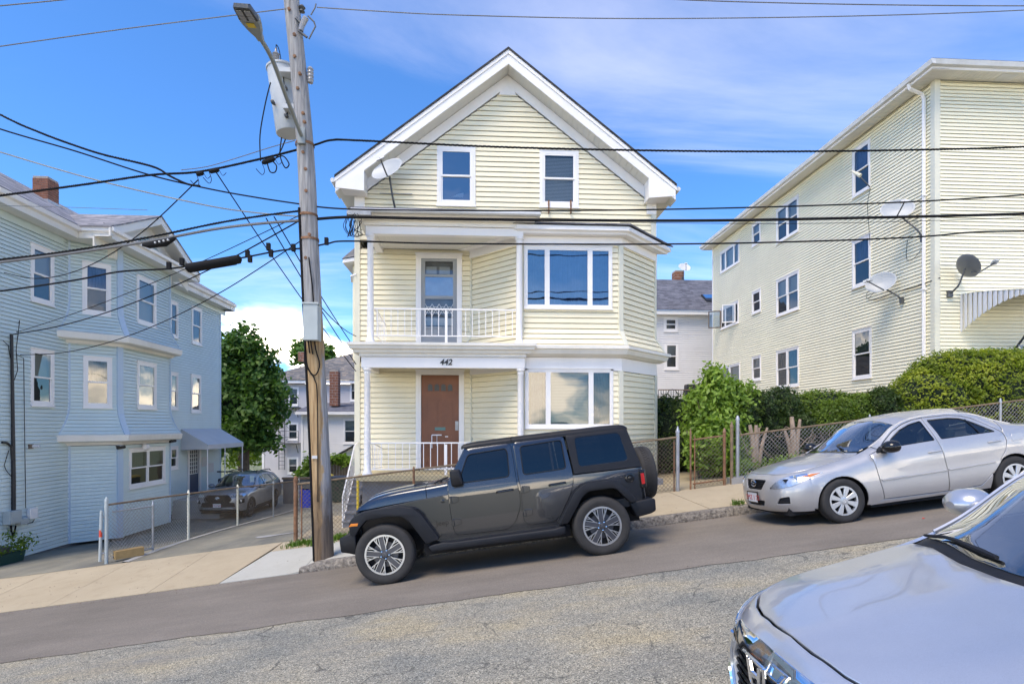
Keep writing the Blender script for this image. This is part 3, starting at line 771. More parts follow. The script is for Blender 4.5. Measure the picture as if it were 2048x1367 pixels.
# ---- windows and doors first: they leave openings in the boards
gw1 = FW.rect(874, 292, 951, 411); gw2 = FW.rect(1079, 300, 1157, 414)
op_w = [window(H, FW, *gw1, 'double', [('curtain_none', 0, 0)] if 0 else [], trim=0.10, glass='window_mirror'),
        window(H, FW, *gw2, 'double', [('blind', 0.03, 0.97)], trim=0.10)]
ub = FB.rect(1048, 492, 1224, 616); lb = FB.rect(1050, 737, 1226, 855)
ml = [(0.232, 0.262), (0.746, 0.776)]
op_b = [window(H, FB, *ub, ['single']*3, [[('grey_curtain', 0, 1)], [('blue_curtain', 0, 1)], [('blue_curtain', 0, 1)]], trim=0.055, glass='window_mirror', mull=ml, sw=.028),
        window(H, FB, *lb, ['single']*3, [[('grey_curtain', 0, 1)], [('green_blind', 0.02, 0.98)], [('grey_curtain', 0, 1)]], trim=0.055, mull=ml, sw=.028)]
def door_casing(x0, x1, y0, zb, pxdoor):
    u0, u1, _, v1 = FW.rect(x0, y0, x1, y0+50); t = 0.125
    b = MB(); b.fbox(FW, u0, u0+t, zb, v1, -.08, .04); b.fbox(FW, u1-t, u1, zb, v1, -.08, .04); b.fbox(FW, u0+t, u1-t, v1-t*.8, v1, -.08, .038)
    b.fbox(FW, u0-.02, u1+.02, v1+.001, v1+.03, -.02, .06); b.fbox(FW, u0+.035, u0+.05, zb, v1-.06, .039, .05); b.fbox(FW, u1-.05, u1-.035, zb, v1-.06, .039, .05)
    b.fbox(FW, u0+t, u1-t, zb, zb+.05, -.08, .05)
    c = b.build('door_casing', 'white_trim', H)
    return (u0+.004, u1-.004, zb, v1), (u0+t, u1-t, zb+.05, v1-t*.8), c
# lower door: brown, six panels, four arched lights, letter slot
o1, dr, _ = door_casing(832, 928, 741, 0.92, None); op_d = [o1]
du0, du1, dv0, dv1 = dr; dw, dh = du1-du0, dv1-dv0
b = MB(); b.fbox(FW, du0+.006, du1-.006, dv0+.004, dv1-.006, -.075, -.03); D = b.build('front_door', 'brown_door', H)
def panel(u, v, w, h):
    a0, a1, c0, c1 = du0+u*dw, du0+(u+w)*dw, dv0+v*dh, dv0+(v+h)*dh; b = MB(); t = .018
    b.fbox(FW, a0, a1, c0, c0+t, -.031, -.02); b.fbox(FW, a0, a1, c1-t, c1, -.031, -.02); b.fbox(FW, a0, a0+t, c0+t, c1-t, -.031, -.0205); b.fbox(FW, a1-t, a1, c0+t, c1-t, -.031, -.0205)
    b.fbox(FW, a0+.05, a1-.05, c0+.05, c1-.05, -.031, -.022); b.build('door_panel', 'brown_door', D)
for u in (0.14, 0.55): panel(u, 0.47, 0.31, 0.28); panel(u, 0.20, 0.31, 0.17); panel(u, 0.03, 0.31, 0.14)
for k in range(4):
    u = du0+dw*(.17+.175*k); w = dw*.135; v = dv0+dh*.825; h = dh*.085; pts = [FW.p(u, v, -.024), FW.p(u+w, v, -.024)]
    pts += [FW.p(u+w/2+w/2*math.cos(a), v+h*.6+w/2*math.sin(a), -.024) for a in [math.pi*i/8 for i in range(9)]]
    b = MB(); b.prism(pts, (0, .004, 0)); b.build('door_light', 'screen', D)
    b = MB(); b.tube([p+Vector((0, -.004, 0)) for p in pts]+[pts[0]+Vector((0, -.004, 0))], .008, 4); b.build('light_frame', 'brown_door', D)
b = MB(); b.fbox(FW, du0+dw*.36, du0+dw*.64, dv0+dh*.40, dv0+dh*.435, -.031, -.014); b.build('letter_slot', 'copper_green', D)
b = MB(); b.fbox(FW, du0+dw*.90, du0+dw*.985, dv0+dh*.40, dv0+dh*.50, -.031, -.012); b.tube([FW.p(du0+dw*.94, dv0+dh*.43, -.02), FW.p(du0+dw*.94, dv0+dh*.43, .03)], .022, 8); b.build('lock', 'galvanised', D)
b = MB()
for (u, v, w, h) in ((.28, .345, .26, .012), (.27, .21, .022, .14), (.41, .235, .012, .11), (.63, .33, .08, .008)):
    b.fbox(FW, du0+u*dw, du0+(u+w)*dw, dv0+v*dh, dv0+(v+h)*dh, -.0302, -.0195)
b.build('peeling_tape', 'paper', D)
# upper door: grey storm door with glass
o2, dr2, _ = door_casing(832, 924, 508, 3.88, None); op_d.append(o2)
du0, du1, dv0, dv1 = dr2; dw, dh = du1-du0, dv1-dv0; t = .10
b = MB(); b.fbox(FW, du0, du0+t, dv0, dv1, -.06, -.01); b.fbox(FW, du1-t, du1, dv0, dv1, -.06, -.01); b.fbox(FW, du0+t, du1-t, dv1-.07, dv1, -.06, -.011)
b.fbox(FW, du0+t, du1-t, dv0, dv0+.14*dh, -.06, -.011); b.fbox(FW, du0+t, du1-t, dv0+.555*dh, dv0+.59*dh, -.06, -.011); b.fbox(FW, du0+t, du1-t, dv0+.23*dh, dv0+.25*dh, -.06, -.011)
b.fbox(FW, du0+t, du1-t, dv0+.80*dh, dv0+.825*dh, -.06, -.011)
D2 = b.build('storm_door', 'grey_paint', H)
for a, c, g in ((.25, .555, 'window_glass'), (.59, .80, 'window_mirror'), (.825, .96, 'window_glass'), (.14, .23, 'grey_paint')):
    b = MB(); b.quad(FW.p(du0+t, dv0+a*dh, -.03), FW.p(du1-t, dv0+a*dh, -.03), FW.p(du1-t, dv0+c*dh, -.03), FW.p(du0+t, dv0+c*dh, -.03)); b.build('pane', g, D2)
b = MB(); b.fbox(FW, du0, du1, dv0, dv1, -.2, -.14); b.build('inner_door', 'grey_curtain', D2)
for (p_, q_, r_, s_) in ((.02, .28, .84, .92), (.35, .61, .84, .92), (0, dw-2*t, .27, .35)):
    b = MB(); b.fbox(FW, du0+t+p_, min(du1-t, du0+t+q_), dv0+r_*dh, dv0+s_*dh, -.12, -.1); b.build('inner_panel', 'paper', D2)
b = MB(); A = FW.p
for k in range(4):
    u = du0+t+(dw-2*t)*k/4; w = (dw-2*t)/4; v0_, v1_ = dv0+.37*dh, dv0+.50*dh
    b.tube([A(u, v0_, -.02), A(u+w, v1_, -.02)], .006, 4); b.tube([A(u+w, v0_, -.02), A(u, v1_, -.02)], .006, 4)
    b.tube([A(u+w/2+w/2*math.cos(x), (v0_+v1_)/2+w*.45*math.sin(x), -.018) for x in [2*math.pi*i/10 for i in range(11)]], .005, 4)
b.build('scroll_grille', 'white_trim', D2)
# ---- boards
e = 0.127; zb0 = 0.78
def rake(u): return 11.2-0.05-0.34-0.30-0.773*abs(u-XC)
def gb(v):
    h = (rake(XC)-v)/0.773; return (max(XL+.1, XC-h), min(XR-.1, XC+h))
siding(H, FW, e, 6.62, 10.50, gb, op_w, 'cream_siding', True)
siding(H, FW, e, 3.86, 6.42, lambda v: (XL+.1, -0.20), op_d, 'cream_siding', True)
siding(H, FW, e, zb0+.02, 3.60, lambda v: (XL+.1, -0.20), op_d, 'cream_siding', True)
flr = lambda v: 0.17*sst((4.27-v)/0.40)**1.0 if v < 4.27 else 0.0
siding(H, FB, e, 3.88, 6.22, lambda v: (.99-.414*flr(v)+.05, 3.32+.414*flr(v)-.05), op_b, 'cream_siding', True, flr)
siding(H, FBR, e, 3.88, 6.22, lambda v: (-.414*flr(v)+.05, LBR+flr(v)-.04), [], 'cream_siding', True, flr)
siding(H, FBL, e, 3.88, 6.40, lambda v: (.04-flr(v), LBL+.414*flr(v)-.04), [], 'cream_siding', True, flr)
siding(H, FB, e, zb0, 3.28, lambda v: (1.04, 3.27), op_b, 'cream_siding', True)
siding(H, FBR, e, zb0, 3.28, lambda v: (.05, LBR-.04), [], 'cream_siding', True)
siding(H, FBL, e, zb0+.02, 3.60, lambda v: (.04, LBL-.04), [], 'cream_siding', True)
for (X, n, nm) in ((XL, -1, 'side'), (XR, 1, 'side')):
    fs = Frame((X, 24.3 if n < 0 else YW, 0), (0, -n*-1 if n > 0 else -1, 0), (n, 0, 0))
    siding(H, fs, e, 0.2, 7.75, lambda v: (0.1, 9.9), [], 'cream_siding')
fk = Frame((XR, 24.3, 0), (-1, 0, 0), (0, 1, 0)); siding(H, fk, e, -.4, 7.9, lambda v: (0, XR-XL), [], 'cream_siding')
# corner boards
b = MB(); b.box(XL-.03, XL+.105, YW-.03, YW+.10, zb0-.02, 7.75); b.build('corner_board', 'cream_trim', H)
b = MB(); b.box(XR-.105, XR+.03, YW-.03, YW+.10, 6.5, 7.75); b.build('corner_board', 'cream_trim', H)
def bay_corner(fr, u, v0, v1, w=.055, f=None, uu=0, name='corner_board'):
    b = MB(); n = 14 if f else 1; f = f or (lambda v: 0)
    for i in range(n):
        a, c = lerp(v0, v1, i/n), lerp(v0, v1, (i+1)/n); da, dc = f(a), f(c); W = fr.p
        b.hexa([W(u-w+uu*da, a, da+.026), W(u+w+uu*da, a, da+.026), W(u+w+uu*da, a, da-.03), W(u-w+uu*da, a, da-.03),
                W(u-w+uu*dc, c, dc+.026), W(u+w+uu*dc, c, dc+.026), W(u+w+uu*dc, c, dc-.03), W(u-w+uu*dc, c, dc-.03)])
    b.build(name, 'cream_trim', H)
mid = Frame((3.32, YB, 0), (FB.u+FBR.u)); midl = Frame((.99, YB, 0), (FB.u+FBL.u))
for fr_ in (mid, midl):
    bay_corner(fr_, 0, 3.875, 6.24, .06, lambda v: 1.08*flr(v)); bay_corner(fr_, 0, zb0-.01, 3.3, .06)
bay_corner(FBR, LBR, 3.875, 6.24, .05, flr, 1.0); bay_corner(FBR, LBR+.03, zb0-.02, 3.3, .06)
bay_corner(FBL, 0.0, 3.875, 6.4, .03, flr, -1.0); bay_corner(FBL, 0.0, .93, 3.6, .03)
# ---- bay trim: eave, frieze, middle cornice, lower frieze
b = MB(); sweep(b, BAY, [(0, 3.865), (.22, 3.865), (.30, 3.84), (.30, 3.77), (.26, 3.76), (.22, 3.66), (.10, 3.60), (0, 3.60)]); b.build('bay_cornice', 'aged_trim', H)
b = MB(); sweep(b, BAY, [(0, 3.595), (.035, 3.595), (.035, 3.29), (0.0, 3.29)]); b.build('bay_frieze', 'white_trim', H)
b = MB(); sweep(b, BAY, [(0, 6.47), (.04, 6.47), (.04, 6.21), (0, 6.21)]); b.build('bay_frieze', 'white_trim', H)
b = MB(); sweep(b, BAY, [(0, 6.62), (.27, 6.58), (.30, 6.56), (.30, 6.47), (.24, 6.44), (.22, 6.40), (0.042, 6.40), (.042, 6.475), (0, 6.475)]); b.build('bay_eave', 'white_trim', H)
ev = []; 
for (x, y, mx, my) in ((-.18, YW, -1.414, 0), (.99, YB, -.414, -1), (3.32, YB, .414, -1), (XR, YW, 1.414, 0)):
    ev.append((x+mx*.34, y+my*.34, 6.585))
tp = [(.25, YW, 7.0), (1.3, YW-.02, 7.0), (3.0, YW-.02, 7.0), (4.1, YW, 7.0)]
b = MB()
for i in range(3): b.prism([ev[i], ev[i+1], tp[i+1], tp[i]], (0, 0, .035))
uvroof(b.build('bay_roof', 'dark_shingle', H))
# ---- porches
def beam(x0, x1, z0, z1, y=12.87, mat='white_trim', name='porch_beam'):
    b = MB(); b.box(x0, x1, y, y+.16, z0, z1); b.box(x0, x0+.16, y+.16, YW, z0, z1); b.build(name, mat, H, bevel=.005)
beam(-2.62, 1.05, 3.315, 3.56); beam(-2.52, 1.02, 6.31, 6.49)
b = MB(); b.box(-2.66, 1.08, 12.83, 12.99, 3.565, 3.70); b.build('porch_frieze', 'aged_trim', H)
b = MB(); b.box(-2.56, 1.05, 12.83, 12.99, 6.495, 6.62); b.build('porch_frieze', 'aged_trim', H)
def moulded(x0, x1, y0, y1, z0, z1, name, mat):      # cornice with a stepped profile on front and ends
    b = MB(); h = z1-z0; w = lambda k: [(x0+k, y0+k), (x1-k, y0+k), (x1-k, y1), (x0+k, y1)]
    pr = [(.0, z1), (.0, z1-.28*h), (.03, z1-.34*h), (.045, z1-.62*h), (.10, z1-.72*h), (.12, z0)]
    for (k0, za), (k1, zc_) in zip(pr[:-1], pr[1:]):
        p, q = w(k0), w(k1)
        for i in range(4):
            j = (i+1) % 4; b.quad((*q[i], zc_), (*q[j], zc_), (*p[j], za), (*p[i], za))
    b.poly([(*p, z1) for p in w(0)]); b.poly([(*p, z0) for p in w(.12)][::-1]); return b.build(name, mat, H)
moulded(-2.90, 1.30, 12.66, YW-.02, 3.64, 3.86, 'porch_cornice', 'aged_trim')
moulded(-2.78, 1.38, 12.58, YW-.02, 6.60, 6.76, 'porch_cornice', 'aged_trim')
b = MB(); b.prism([(-2.80, 12.56, 6.765), (1.40, 12.56, 6.765), (1.40, YW, 6.97), (-2.80, YW, 6.97)], (0, 0, .02)); uvroof(b.build('porch_roof', 'dark_shingle', H))
b = MB(); b.tube([(-2.78, 12.55, 6.71), (1.38, 12.55, 6.71)], .045, 8); b.build('gutter', 'gutter_metal', H)
def beadboard(x0, x1, y0, y1, z, name='porch_ceiling'):
    n = int((x1-x0)/.1); b = MB()
    for i in range(n): b.box(lerp(x0, x1, i/n), lerp(x0, x1, (i+1)/n)-.006, y0, y1, z, z+.012)
    b.box(x0, x1, y0, y1, z+.005, z+.03); b.build(name, 'soffit', H, kind='stuff')
beadboard(-2.46, 1.0, 13.0, YW-.01, 3.52); beadboard(-2.36, 1.0, 13.0, YW-.01, 6.42)
b = MB(); b.box(-2.72, 1.2, 12.80, YW-.02, .78, .90); b.build('porch_deck', 'deck_edge', H)
b = MB(); b.box(-2.62, 4.3, 13.0, YW+.2, -.7, .779); b.build('foundation_wall', 'foundation', H)
def column(X, Y, z0, z1, r=.075):
    b = MB(); k = 28; P = []
    prof = [(r*1.5, z0), (r*1.5, z0+.05), (r*1.25, z0+.06), (r*1.25, z0+.09), (r*1.03, z0+.11), (r, z0+.4), (r*.9, z1-.14), (r*1.05, z1-.12), (r*1.05, z1-.10), (r*.95, z1-.09), (r*1.15, z1-.05), (r*1.4, z1-.045), (r*1.4, z1-.001)]
    for rr, z in prof:
        P.append([(X+rr*math.cos(2*math.pi*j/k)*(1-.035*(j % 2)), Y+rr*math.sin(2*math.pi*j/k)*(1-.035*(j % 2)), z) for j in range(k)])
    b.grid(P, close=True); b.build('porch_column', 'white_trim', H, smooth=True, angle=50)
column(-2.50, 12.95, .9, 3.314); column(.96, 12.95, .9, 3.314); column(-2.43, 12.95, 3.865, 6.309); column(.93, 12.95, 3.865, 6.309)
def railing(x0, x1, y, zf, h0, h1, n, endpost=None, side=None):
    rl = MB(); rl.box(x0, x1, y-.018, y+.018, zf+h1-.03, zf+h1); rl.box(x0, x1, y-.012, y+.012, zf+h0, zf+h0+.022)
    R_ = rl.build('porch_railing', 'white_trim', H)
    for i in range(n):
        X = lerp(x0, x1, (i+.5)/n); b = MB(); b.box(X-.008, X+.008, y-.008, y+.008, zf+h0+.02, zf+h1-.03); b.build('baluster', 'white_trim', R_)
    if endpost:
        b = MB(); b.box(endpost-.028, endpost+.028, y-.03, y+.03, zf, zf+h1-.05); b.build('railing_post', 'white_trim', R_)
    if side is not None:          # return along the open end
        b = MB(); b.tube([(side, y, zf+h1-.015), (side+.02, lerp(y, YW, .3), zf+h1-.05), (side+.05, YW-.05, zf+h1-.19)], .016, 6); b.tube([(side, y, zf+h0+.01), (side+.05, YW-.05, zf+h0-.02)], .011, 6)
        for i in range(7):
            q = (i+.7)/7.2; Y = lerp(y, YW, q); zt = zf+h1-.02-.17*q
            b.tube([(side+.03*q, Y, zf+h0), (side+.03*q+.02, Y, zf+(h0+h1)/2-.05), (side+.03*q, Y, zt)], .008, 5)
        b.build('side_railing', 'white_trim', R_)
railing(-2.35, .85, 12.94, 3.865, .17, .80, 21, -.73, -2.33)
railing(-2.42, .88, 12.94, .90, .12, .74, 21, -.74, -2.42)
# ---- front stairs beside the porch
for i in range(6):
    b = MB(); z1 = .74-.165*i; y0 = 14.0-.22*i
    b.box(-2.98, -2.74, y0-.22, y0+(.02 if i else .3), -.6, z1-.03); b.box(-3.0, -2.735, y0-.245, y0+(.0 if i else .3), z1-.03, z1); b.build('stair_step', 'foundation', H)
b = MB(); xs_ = -2.99
b.tube([(xs_, 12.72, .45), (xs_, 13.9, 1.52), (xs_, 14.25, 1.6)], .016, 6); b.tube([(xs_, 12.72, -.28), (xs_, 12.72, .46)], .018, 6); b.tube([(xs_, 12.74, -.12), (xs_, 13.9, .86)], .012, 6)
for i in range(9):
    q = (i+.5)/9; Y = lerp(12.72, 13.9, q); b.tube([(xs_, Y, lerp(-.1, .86, q)), (xs_, Y, lerp(.45, 1.52, q))], .007, 5)
b.build('stair_railing', 'white_trim', H)
b = MB(); b.tube([(-2.66, 12.72, -.3), (-2.66, 12.72, .80)], .03, 8); b.build('guard_post', 'yellow_paint', H)
# ---- roof, rakes, eaves
sl = .773; rz = 11.2; YF, YBk = 13.85, 24.6
for sgn, X0 in ((-1, -3.45), (1, 4.92)):
    z0 = rz-sl*abs(X0-XC)
    b = MB(); b.prism([(XC, YF-.03, rz), (X0, YF-.03, z0), (X0, YBk, z0), (XC, YBk, rz)], (0, 0, .055)); o = uvroof(b.build('roof', 'black_shingle', H))
    # rake fascia in two steps
    def rk(xa, xb, d0, d1, y0, y1, name, mat):
        b = MB(); za = rz-sl*abs(xa-XC); zb = rz-sl*abs(xb-XC)
        b.prism([(xa, y0, za-d0), (xb, y0, zb-d0), (xb, y0, zb-d1), (xa, y0, za-d1)] if sgn > 0 else [(xb, y0, zb-d0), (xa, y0, za-d0), (xa, y0, za-d1), (xb, y0, zb-d1)], (0, y1-y0, 0)); b.build(name, mat, H)
    rk(XC, X0, .003, .10, YF-.012, YF+.03, 'rake_crown', 'white_trim')
    rk(XC, X0+.02*-sgn, .101, .345, YF+.008, YF+.04, 'rake_board', 'white_trim')
    rk(XC, XL-.02 if sgn < 0 else XR+.02, .36, .645, YW-.03, YW+.04, 'rake_frieze', 'white_trim')
    b = MB(); b.prism([(XC-.22, YW-.028, 10.34), (XC+.22, YW-.028, 10.34), (XC, YW-.028, 10.80)], (0, .05, 0)); sgn > 0 and b.build('rake_apex', 'white_trim', H)
    # vented soffit panels up the rake
    b = MB(); L = abs(X0-XC); n = int(L/.135)
    for i in range(n):
        xa, xb = XC+sgn*L*i/n, XC+sgn*(L*(i+1)/n-.008); za, zb = rz-sl*abs(xa-XC)-.352, rz-sl*abs(xb-XC)-.352
        b.prism([(xa, YF+.04, za), (xb, YF+.04, zb), (xb, YW, zb), (xa, YW, za)] if sgn > 0 else [(xb, YF+.04, zb), (xa, YF+.04, za), (xa, YW, za), (xb, YW, zb)], (0, 0, .02))
    xa, xb = XC, X0; za, zb = rz-.335, z0-.335
    b.prism([(xa, YF+.04, za), (xb, YF+.04, zb), (xb, YW, zb), (xa, YW, za)], (0, 0, .01)); b.build('rake_soffit', 'soffit', H, kind='stuff')
    # boxed eave return
    xi = X0-sgn*.70; zi = rz-sl*abs(xi-XC)-.34
    b = MB(); b.prism([(X0-sgn*.03, YF-.004, z0-.10), (X0-sgn*.03, YF-.004, z0-.24), (xi, YF-.004, z0-.30), (xi, YF-.004, zi)], (0, .42, 0)); b.build('eave_return', 'white_trim', H, recalc=True)
    Xw = XL if sgn < 0 else XR
    b = MB(); b.box(min(Xw-sgn*.22, Xw+sgn*.03), max(Xw-sgn*.22, Xw+sgn*.03), YW-.04, YW+.05, z0-.55, z0-.28); b.build('frieze_block', 'white_trim', H)
    # side eave: fascia, gutter, soffit
    b = MB(); b.box(min(X0, X0-sgn*.03), max(X0, X0-sgn*.03), YF+.45, YBk, z0-.24, z0-.02); b.build('eave_fascia', 'white_trim', H)
    b = MB(); b.box(min(Xw, X0-sgn*.03), max(Xw, X0-sgn*.03), YF+.42, YBk, z0-.25, z0-.235); b.build('eave_soffit', 'soffit', H)
    b = MB(); b.tube([(X0+sgn*.05, YF, z0-.06), (X0+sgn*.05, YBk, z0-.06)], .055, 8); b.build('gutter', 'gutter_metal', H)
# numerals on the porch beam
text_mesh('442', .185, .008, FW.p(0, 0)+Vector((-.735, 12.862-YW, 3.44)), (R(90), 0, 0), 'black_numeral', H, 'house_number', .22, bold=.004)
# side oriel seen past the left corner, with its little shingled roof and the drip band
b = MB(); b.prism([(-3.40, 15.6, 6.35), (-3.05, 15.3, 6.35), (-3.05, 17.5, 6.35), (-3.40, 17.2, 6.35)], (0, 0, -2.6)); b.build('side_oriel', 'cream_siding', H)
b = MB(); b.prism([(-3.62, 15.4, 6.36), (-3.05, 15.05, 6.36), (-3.05, 17.75, 6.36), (-3.62, 17.4, 6.36)], (0, 0, .10)); b.build('oriel_eave', 'white_trim', H)
b = MB(); b.quad((-3.64, 15.38, 6.47), (-3.05, 15.0, 6.47), (-3.05, 15.3, 6.95), (-3.05, 15.31, 6.95)); b.quad((-3.64, 17.4, 6.47), (-3.64, 15.38, 6.47), (-3.05, 15.3, 6.95), (-3.05, 17.5, 6.95)); uvroof(b.build('oriel_roof', 'grey_shingle', H))
b = MB(); b.tube([(-3.02, 14.26, 5.76), (-3.16, 14.35, 5.74), (-3.2, 14.6, 5.66)], .03, 6); b.build('downpipe_elbow', 'white_trim', H)
# rusty brackets under the right gable window and the wall tie bar
for px in (1097, 1141):
    a = FW.hit(px, 402); c = FW.hit(px, 428); b = MB(); b.fbox(FW, a[0]-.018, a[0]+.018, c[1], a[1], .03, .07); b.fbox(FW, a[0]-.012, a[0]+.012, c[1], c[1]+.05, .0, .12); b.build('rusty_bracket', 'rust', H)
a = FW.hit(760, 388); c = FW.hit(825, 389); b = MB(); b.tube([FW.p(a[0], a[1], .04), FW.p(c[0], c[1], .04)], .012, 6); b.build('wall_tie', 'galvanised', H)
b = MB(); a = FW.hit(915, 388); b.prism([FW.p(a[0]-.16, a[1]-.05, -.05), FW.p(a[0]+.14, a[1]-.06, -.05), FW.p(a[0]+.15, a[1]+.06, -.05), FW.p(a[0]+.02, a[1]+.03, -.05), FW.p(a[0]-.05, a[1]-.01, -.05)], (0, .02, 0)); b.build('paper_in_window', 'paper', H)
# ================================================================== the blue house on the left
B = empty('blue_house', (-11.93, 17.3, -1.4), 'pale blue clapboard house with three-tier bay and grey shingled cross gable', 'house')
XB = -11.93; XBF = -11.0; zb = -1.42
FQ = Frame((XB, 0, 0), (0, 1, 0)); FQF = Frame((XBF, 0, 0), (0, 1, 0))
BB = [(XB, 17.29), (XBF, 18.12), (XBF, 20.95), (XB, 21.83)]
FQN = Frame((XB, 17.29, 0), (BB[1][0]-BB[0][0], BB[1][1]-BB[0][1], 0)); LQN = math.hypot(.93, .83)
FQS = Frame((XBF, 20.95, 0), (BB[3][0]-BB[2][0], BB[3][1]-BB[2][1], 0)); LQS = math.hypot(.93, .88)
b = MB(); b.box(-20, XB-.3, 12.4, 27.0, zb-.5, 7.5); b.prism([(XB-.3, 17.5, zb), (XBF-.3, 18.25, zb), (XBF-.3, 20.8, zb), (XB-.3, 21.6, zb)], (0, 0, 8.9)); b.build('core', 'dark_room', B)
gl = 'window_glass'; bl = [('blind', .5, .97), ('screen', 0, .49)]; dk = [('screen', 0, .49), ('grey_curtain', .5, 1)]; wh = [('shade', .02, .97)]
def win(fr, x0, y0, x1, y1, fill, kind='double', trim=.085, **k): return window(B, fr, *fr.rect(x0, y0, x1, y1), kind, fill, trim=trim, sw=.04, **k)
opQ = [win(FQ, 60, 485, 106.5, 600, [('shade', .5, .97), ('screen', 0, .49)]), win(FQ, 60, 695, 106.5, 810, [('shade', .5, .97), ('screen', 0, .49)]),
       win(FQ, 339, 600, 355, 672, dk), win(FQ, 339, 743.5, 355, 818, bl), win(FQ, 382.5, 611, 402.5, 686, dk), win(FQ, 381, 748, 401, 824, wh),
       win(FQ, 338.5, 893, 355, 939, dk)]
opN = [win(FQN, 164, 522, 222, 626, [('blue_curtain', .5, .97), ('screen', 0.12, .49)]), win(FQN, 166, 712, 224, 814, [('grey_curtain', .5, .97), ('screen', 0, .49)])]
opF = [win(FQF, 272.5, 549, 311, 644, wh), win(FQF, 273, 721, 311.5, 816, [('blind', .5, .97), ('shade', .02, .49)]),
       win(FQF, 257, 897, 329, 977, [[('green_blind', .5, .97), ('screen', 0, .49)], [('green_blind', .5, .97), ('screen', 0, .49)]], mull=[(.485, .515)])]
zc1, zc2 = atX(240, 672, XBF).z-.02, atX(240, 868, XBF).z       # tops of the two cornices
print('blue cornices', zc1, zc2)
e = .105
dq0, dq1, _, dqt = FQ.rect(377.5, 896, 398, 980); dqb = -.86
siding(B, FQ, e, zb, 7.42, lambda v: (12.3, 17.27), opQ, 'blue_siding')
siding(B, FQ, e, zb+.0, 7.42, lambda v: (21.85, 27.0), opQ+[(dq0-.12, dq1+.12, dqb, dqt+.12)], 'blue_siding')
def tier(v0, v1, fl, opn, opf):
    siding(B, FQN, e, v0, v1, lambda v: (.02-fl(v), LQN+.414*fl(v)-.08), opn, 'blue_siding', flare=fl)
    siding(B, FQF, e, v0, v1, lambda v: (18.12-.414*fl(v)+.08, 20.95+.414*fl(v)-.06), opf, 'blue_siding', flare=fl)
    siding(B, FQS, e, v0, v1, lambda v: (-.414*fl(v)+.06, LQS+fl(v)), [], 'blue_siding', flare=fl)
    # corner strips follow the flare
    for fr_, w, uu, mt in ((Frame((XBF, 18.12, 0), FQN.u+FQF.u), .085, 0, 1.08), (Frame((XBF, 20.95, 0), FQF.u+FQS.u), .05, 0, 1.08), (FQN, .035, -1, 1)):
        b = MB(); n = 10 if fl(v0) else 1
        for i in range(n):
            a, c = lerp(v0, v1, i/n) if not fl(v0) else v0+(v1-v0)*(i/n)**1.6, v0+(v1-v0)*((i+1)/n)**1.6 if fl(v0) else v1
            da, dc = mt*fl(a), mt*fl(c); W = fr_.p
            b.hexa([W(-w+uu*da, a, da+.03), W(w+uu*da, a, da+.03), W(w+uu*da, a, da-.03), W(-w+uu*da, a, da-.03), W(-w+uu*dc, c, dc+.03), W(w+uu*dc, c, dc+.03), W(w+uu*dc, c, dc-.03), W(-w+uu*dc, c, dc-.03)])
        b.build('corner_board', 'blue_trim', B)
def flq(z0): return lambda v: .30*(max(0, min(1, (z0+.85-v)/.85)))**1.7
tier(zc1, 7.42, flq(zc1), opN[:1], opF[:1]); tier(zc2, zc1-.32, flq(zc2), opN[1:], opF[1:2]); tier(zb, zc2-.33, lambda v: 0, [], opF[2:])
for z in (zc1, zc2):
    b = MB(); SW_END = (Vector((0, -1.4, 0)), Vector((0, 1.4, 0)))
    sweep(b, BB, [(0, z), (.34, z-.005), (.36, z-.03), (.34, z-.19), (.30, z-.215), (.12, z-.235), (.07, z-.32), (0, z-.32)]); SW_END = None; b.build('bay_cornice', 'aged_trim', B)
b = MB(); b.box(XB-.02, XB+.03, 26.96, 27.04, zb, 7.42); b.build('corner_board', 'blue_trim', B)
fk = Frame((XB, 27.0, 0), (-1, 0, 0), (0, 1, 0)); siding(B, fk, e, zb-.3, 7.42, lambda v: (0, 8), [], 'blue_siding')
fk = Frame((-20, 12.3, 0), (1, 0, 0)); siding(B, fk, e, zb-.3, 7.42, lambda v: (0, 8.07), [], 'blue_siding')
b = MB(); b.box(XB-.25, XB-.02, 12.3, 27, zb-.4, zb-.01); b.build('foundation_wall', 'foundation', B)
# eaves and main hipped roof
XE, zE = -11.48, 7.72
def eavebox(x0, x1, y0, y1, z0, z1, nm='eave', mat='aged_trim'):
    b = MB(); b.box(x0, x1, y0, y1, z0, z1); b.build(nm, mat, B)
for (y0, y1) in ((11.9, 17.0), (22.05, 27.45)):
    eavebox(XB, XE-.02, y0, y1, 7.40, 7.43, 'eave_soffit', 'soffit'); eavebox(XE-.03, XE, y0, y1, 7.40, 7.58, 'eave_fascia'); eavebox(XB, XB+.05, y0, y1, 7.2, 7.398, 'frieze_board', 'blue_siding')
    b = MB(); b.prism([(XE+.001, y0, 7.57), (XE+.09, y0, 7.60), (XE+.12, y0, 7.70), (XE+.001, y0, 7.70)], (0, y1-y0, 0)); b.build('gutter', 'white_trim', B)
eavebox(-20, XE+.02, 27.02, 27.47, 7.40, 7.71, 'eave_fascia')
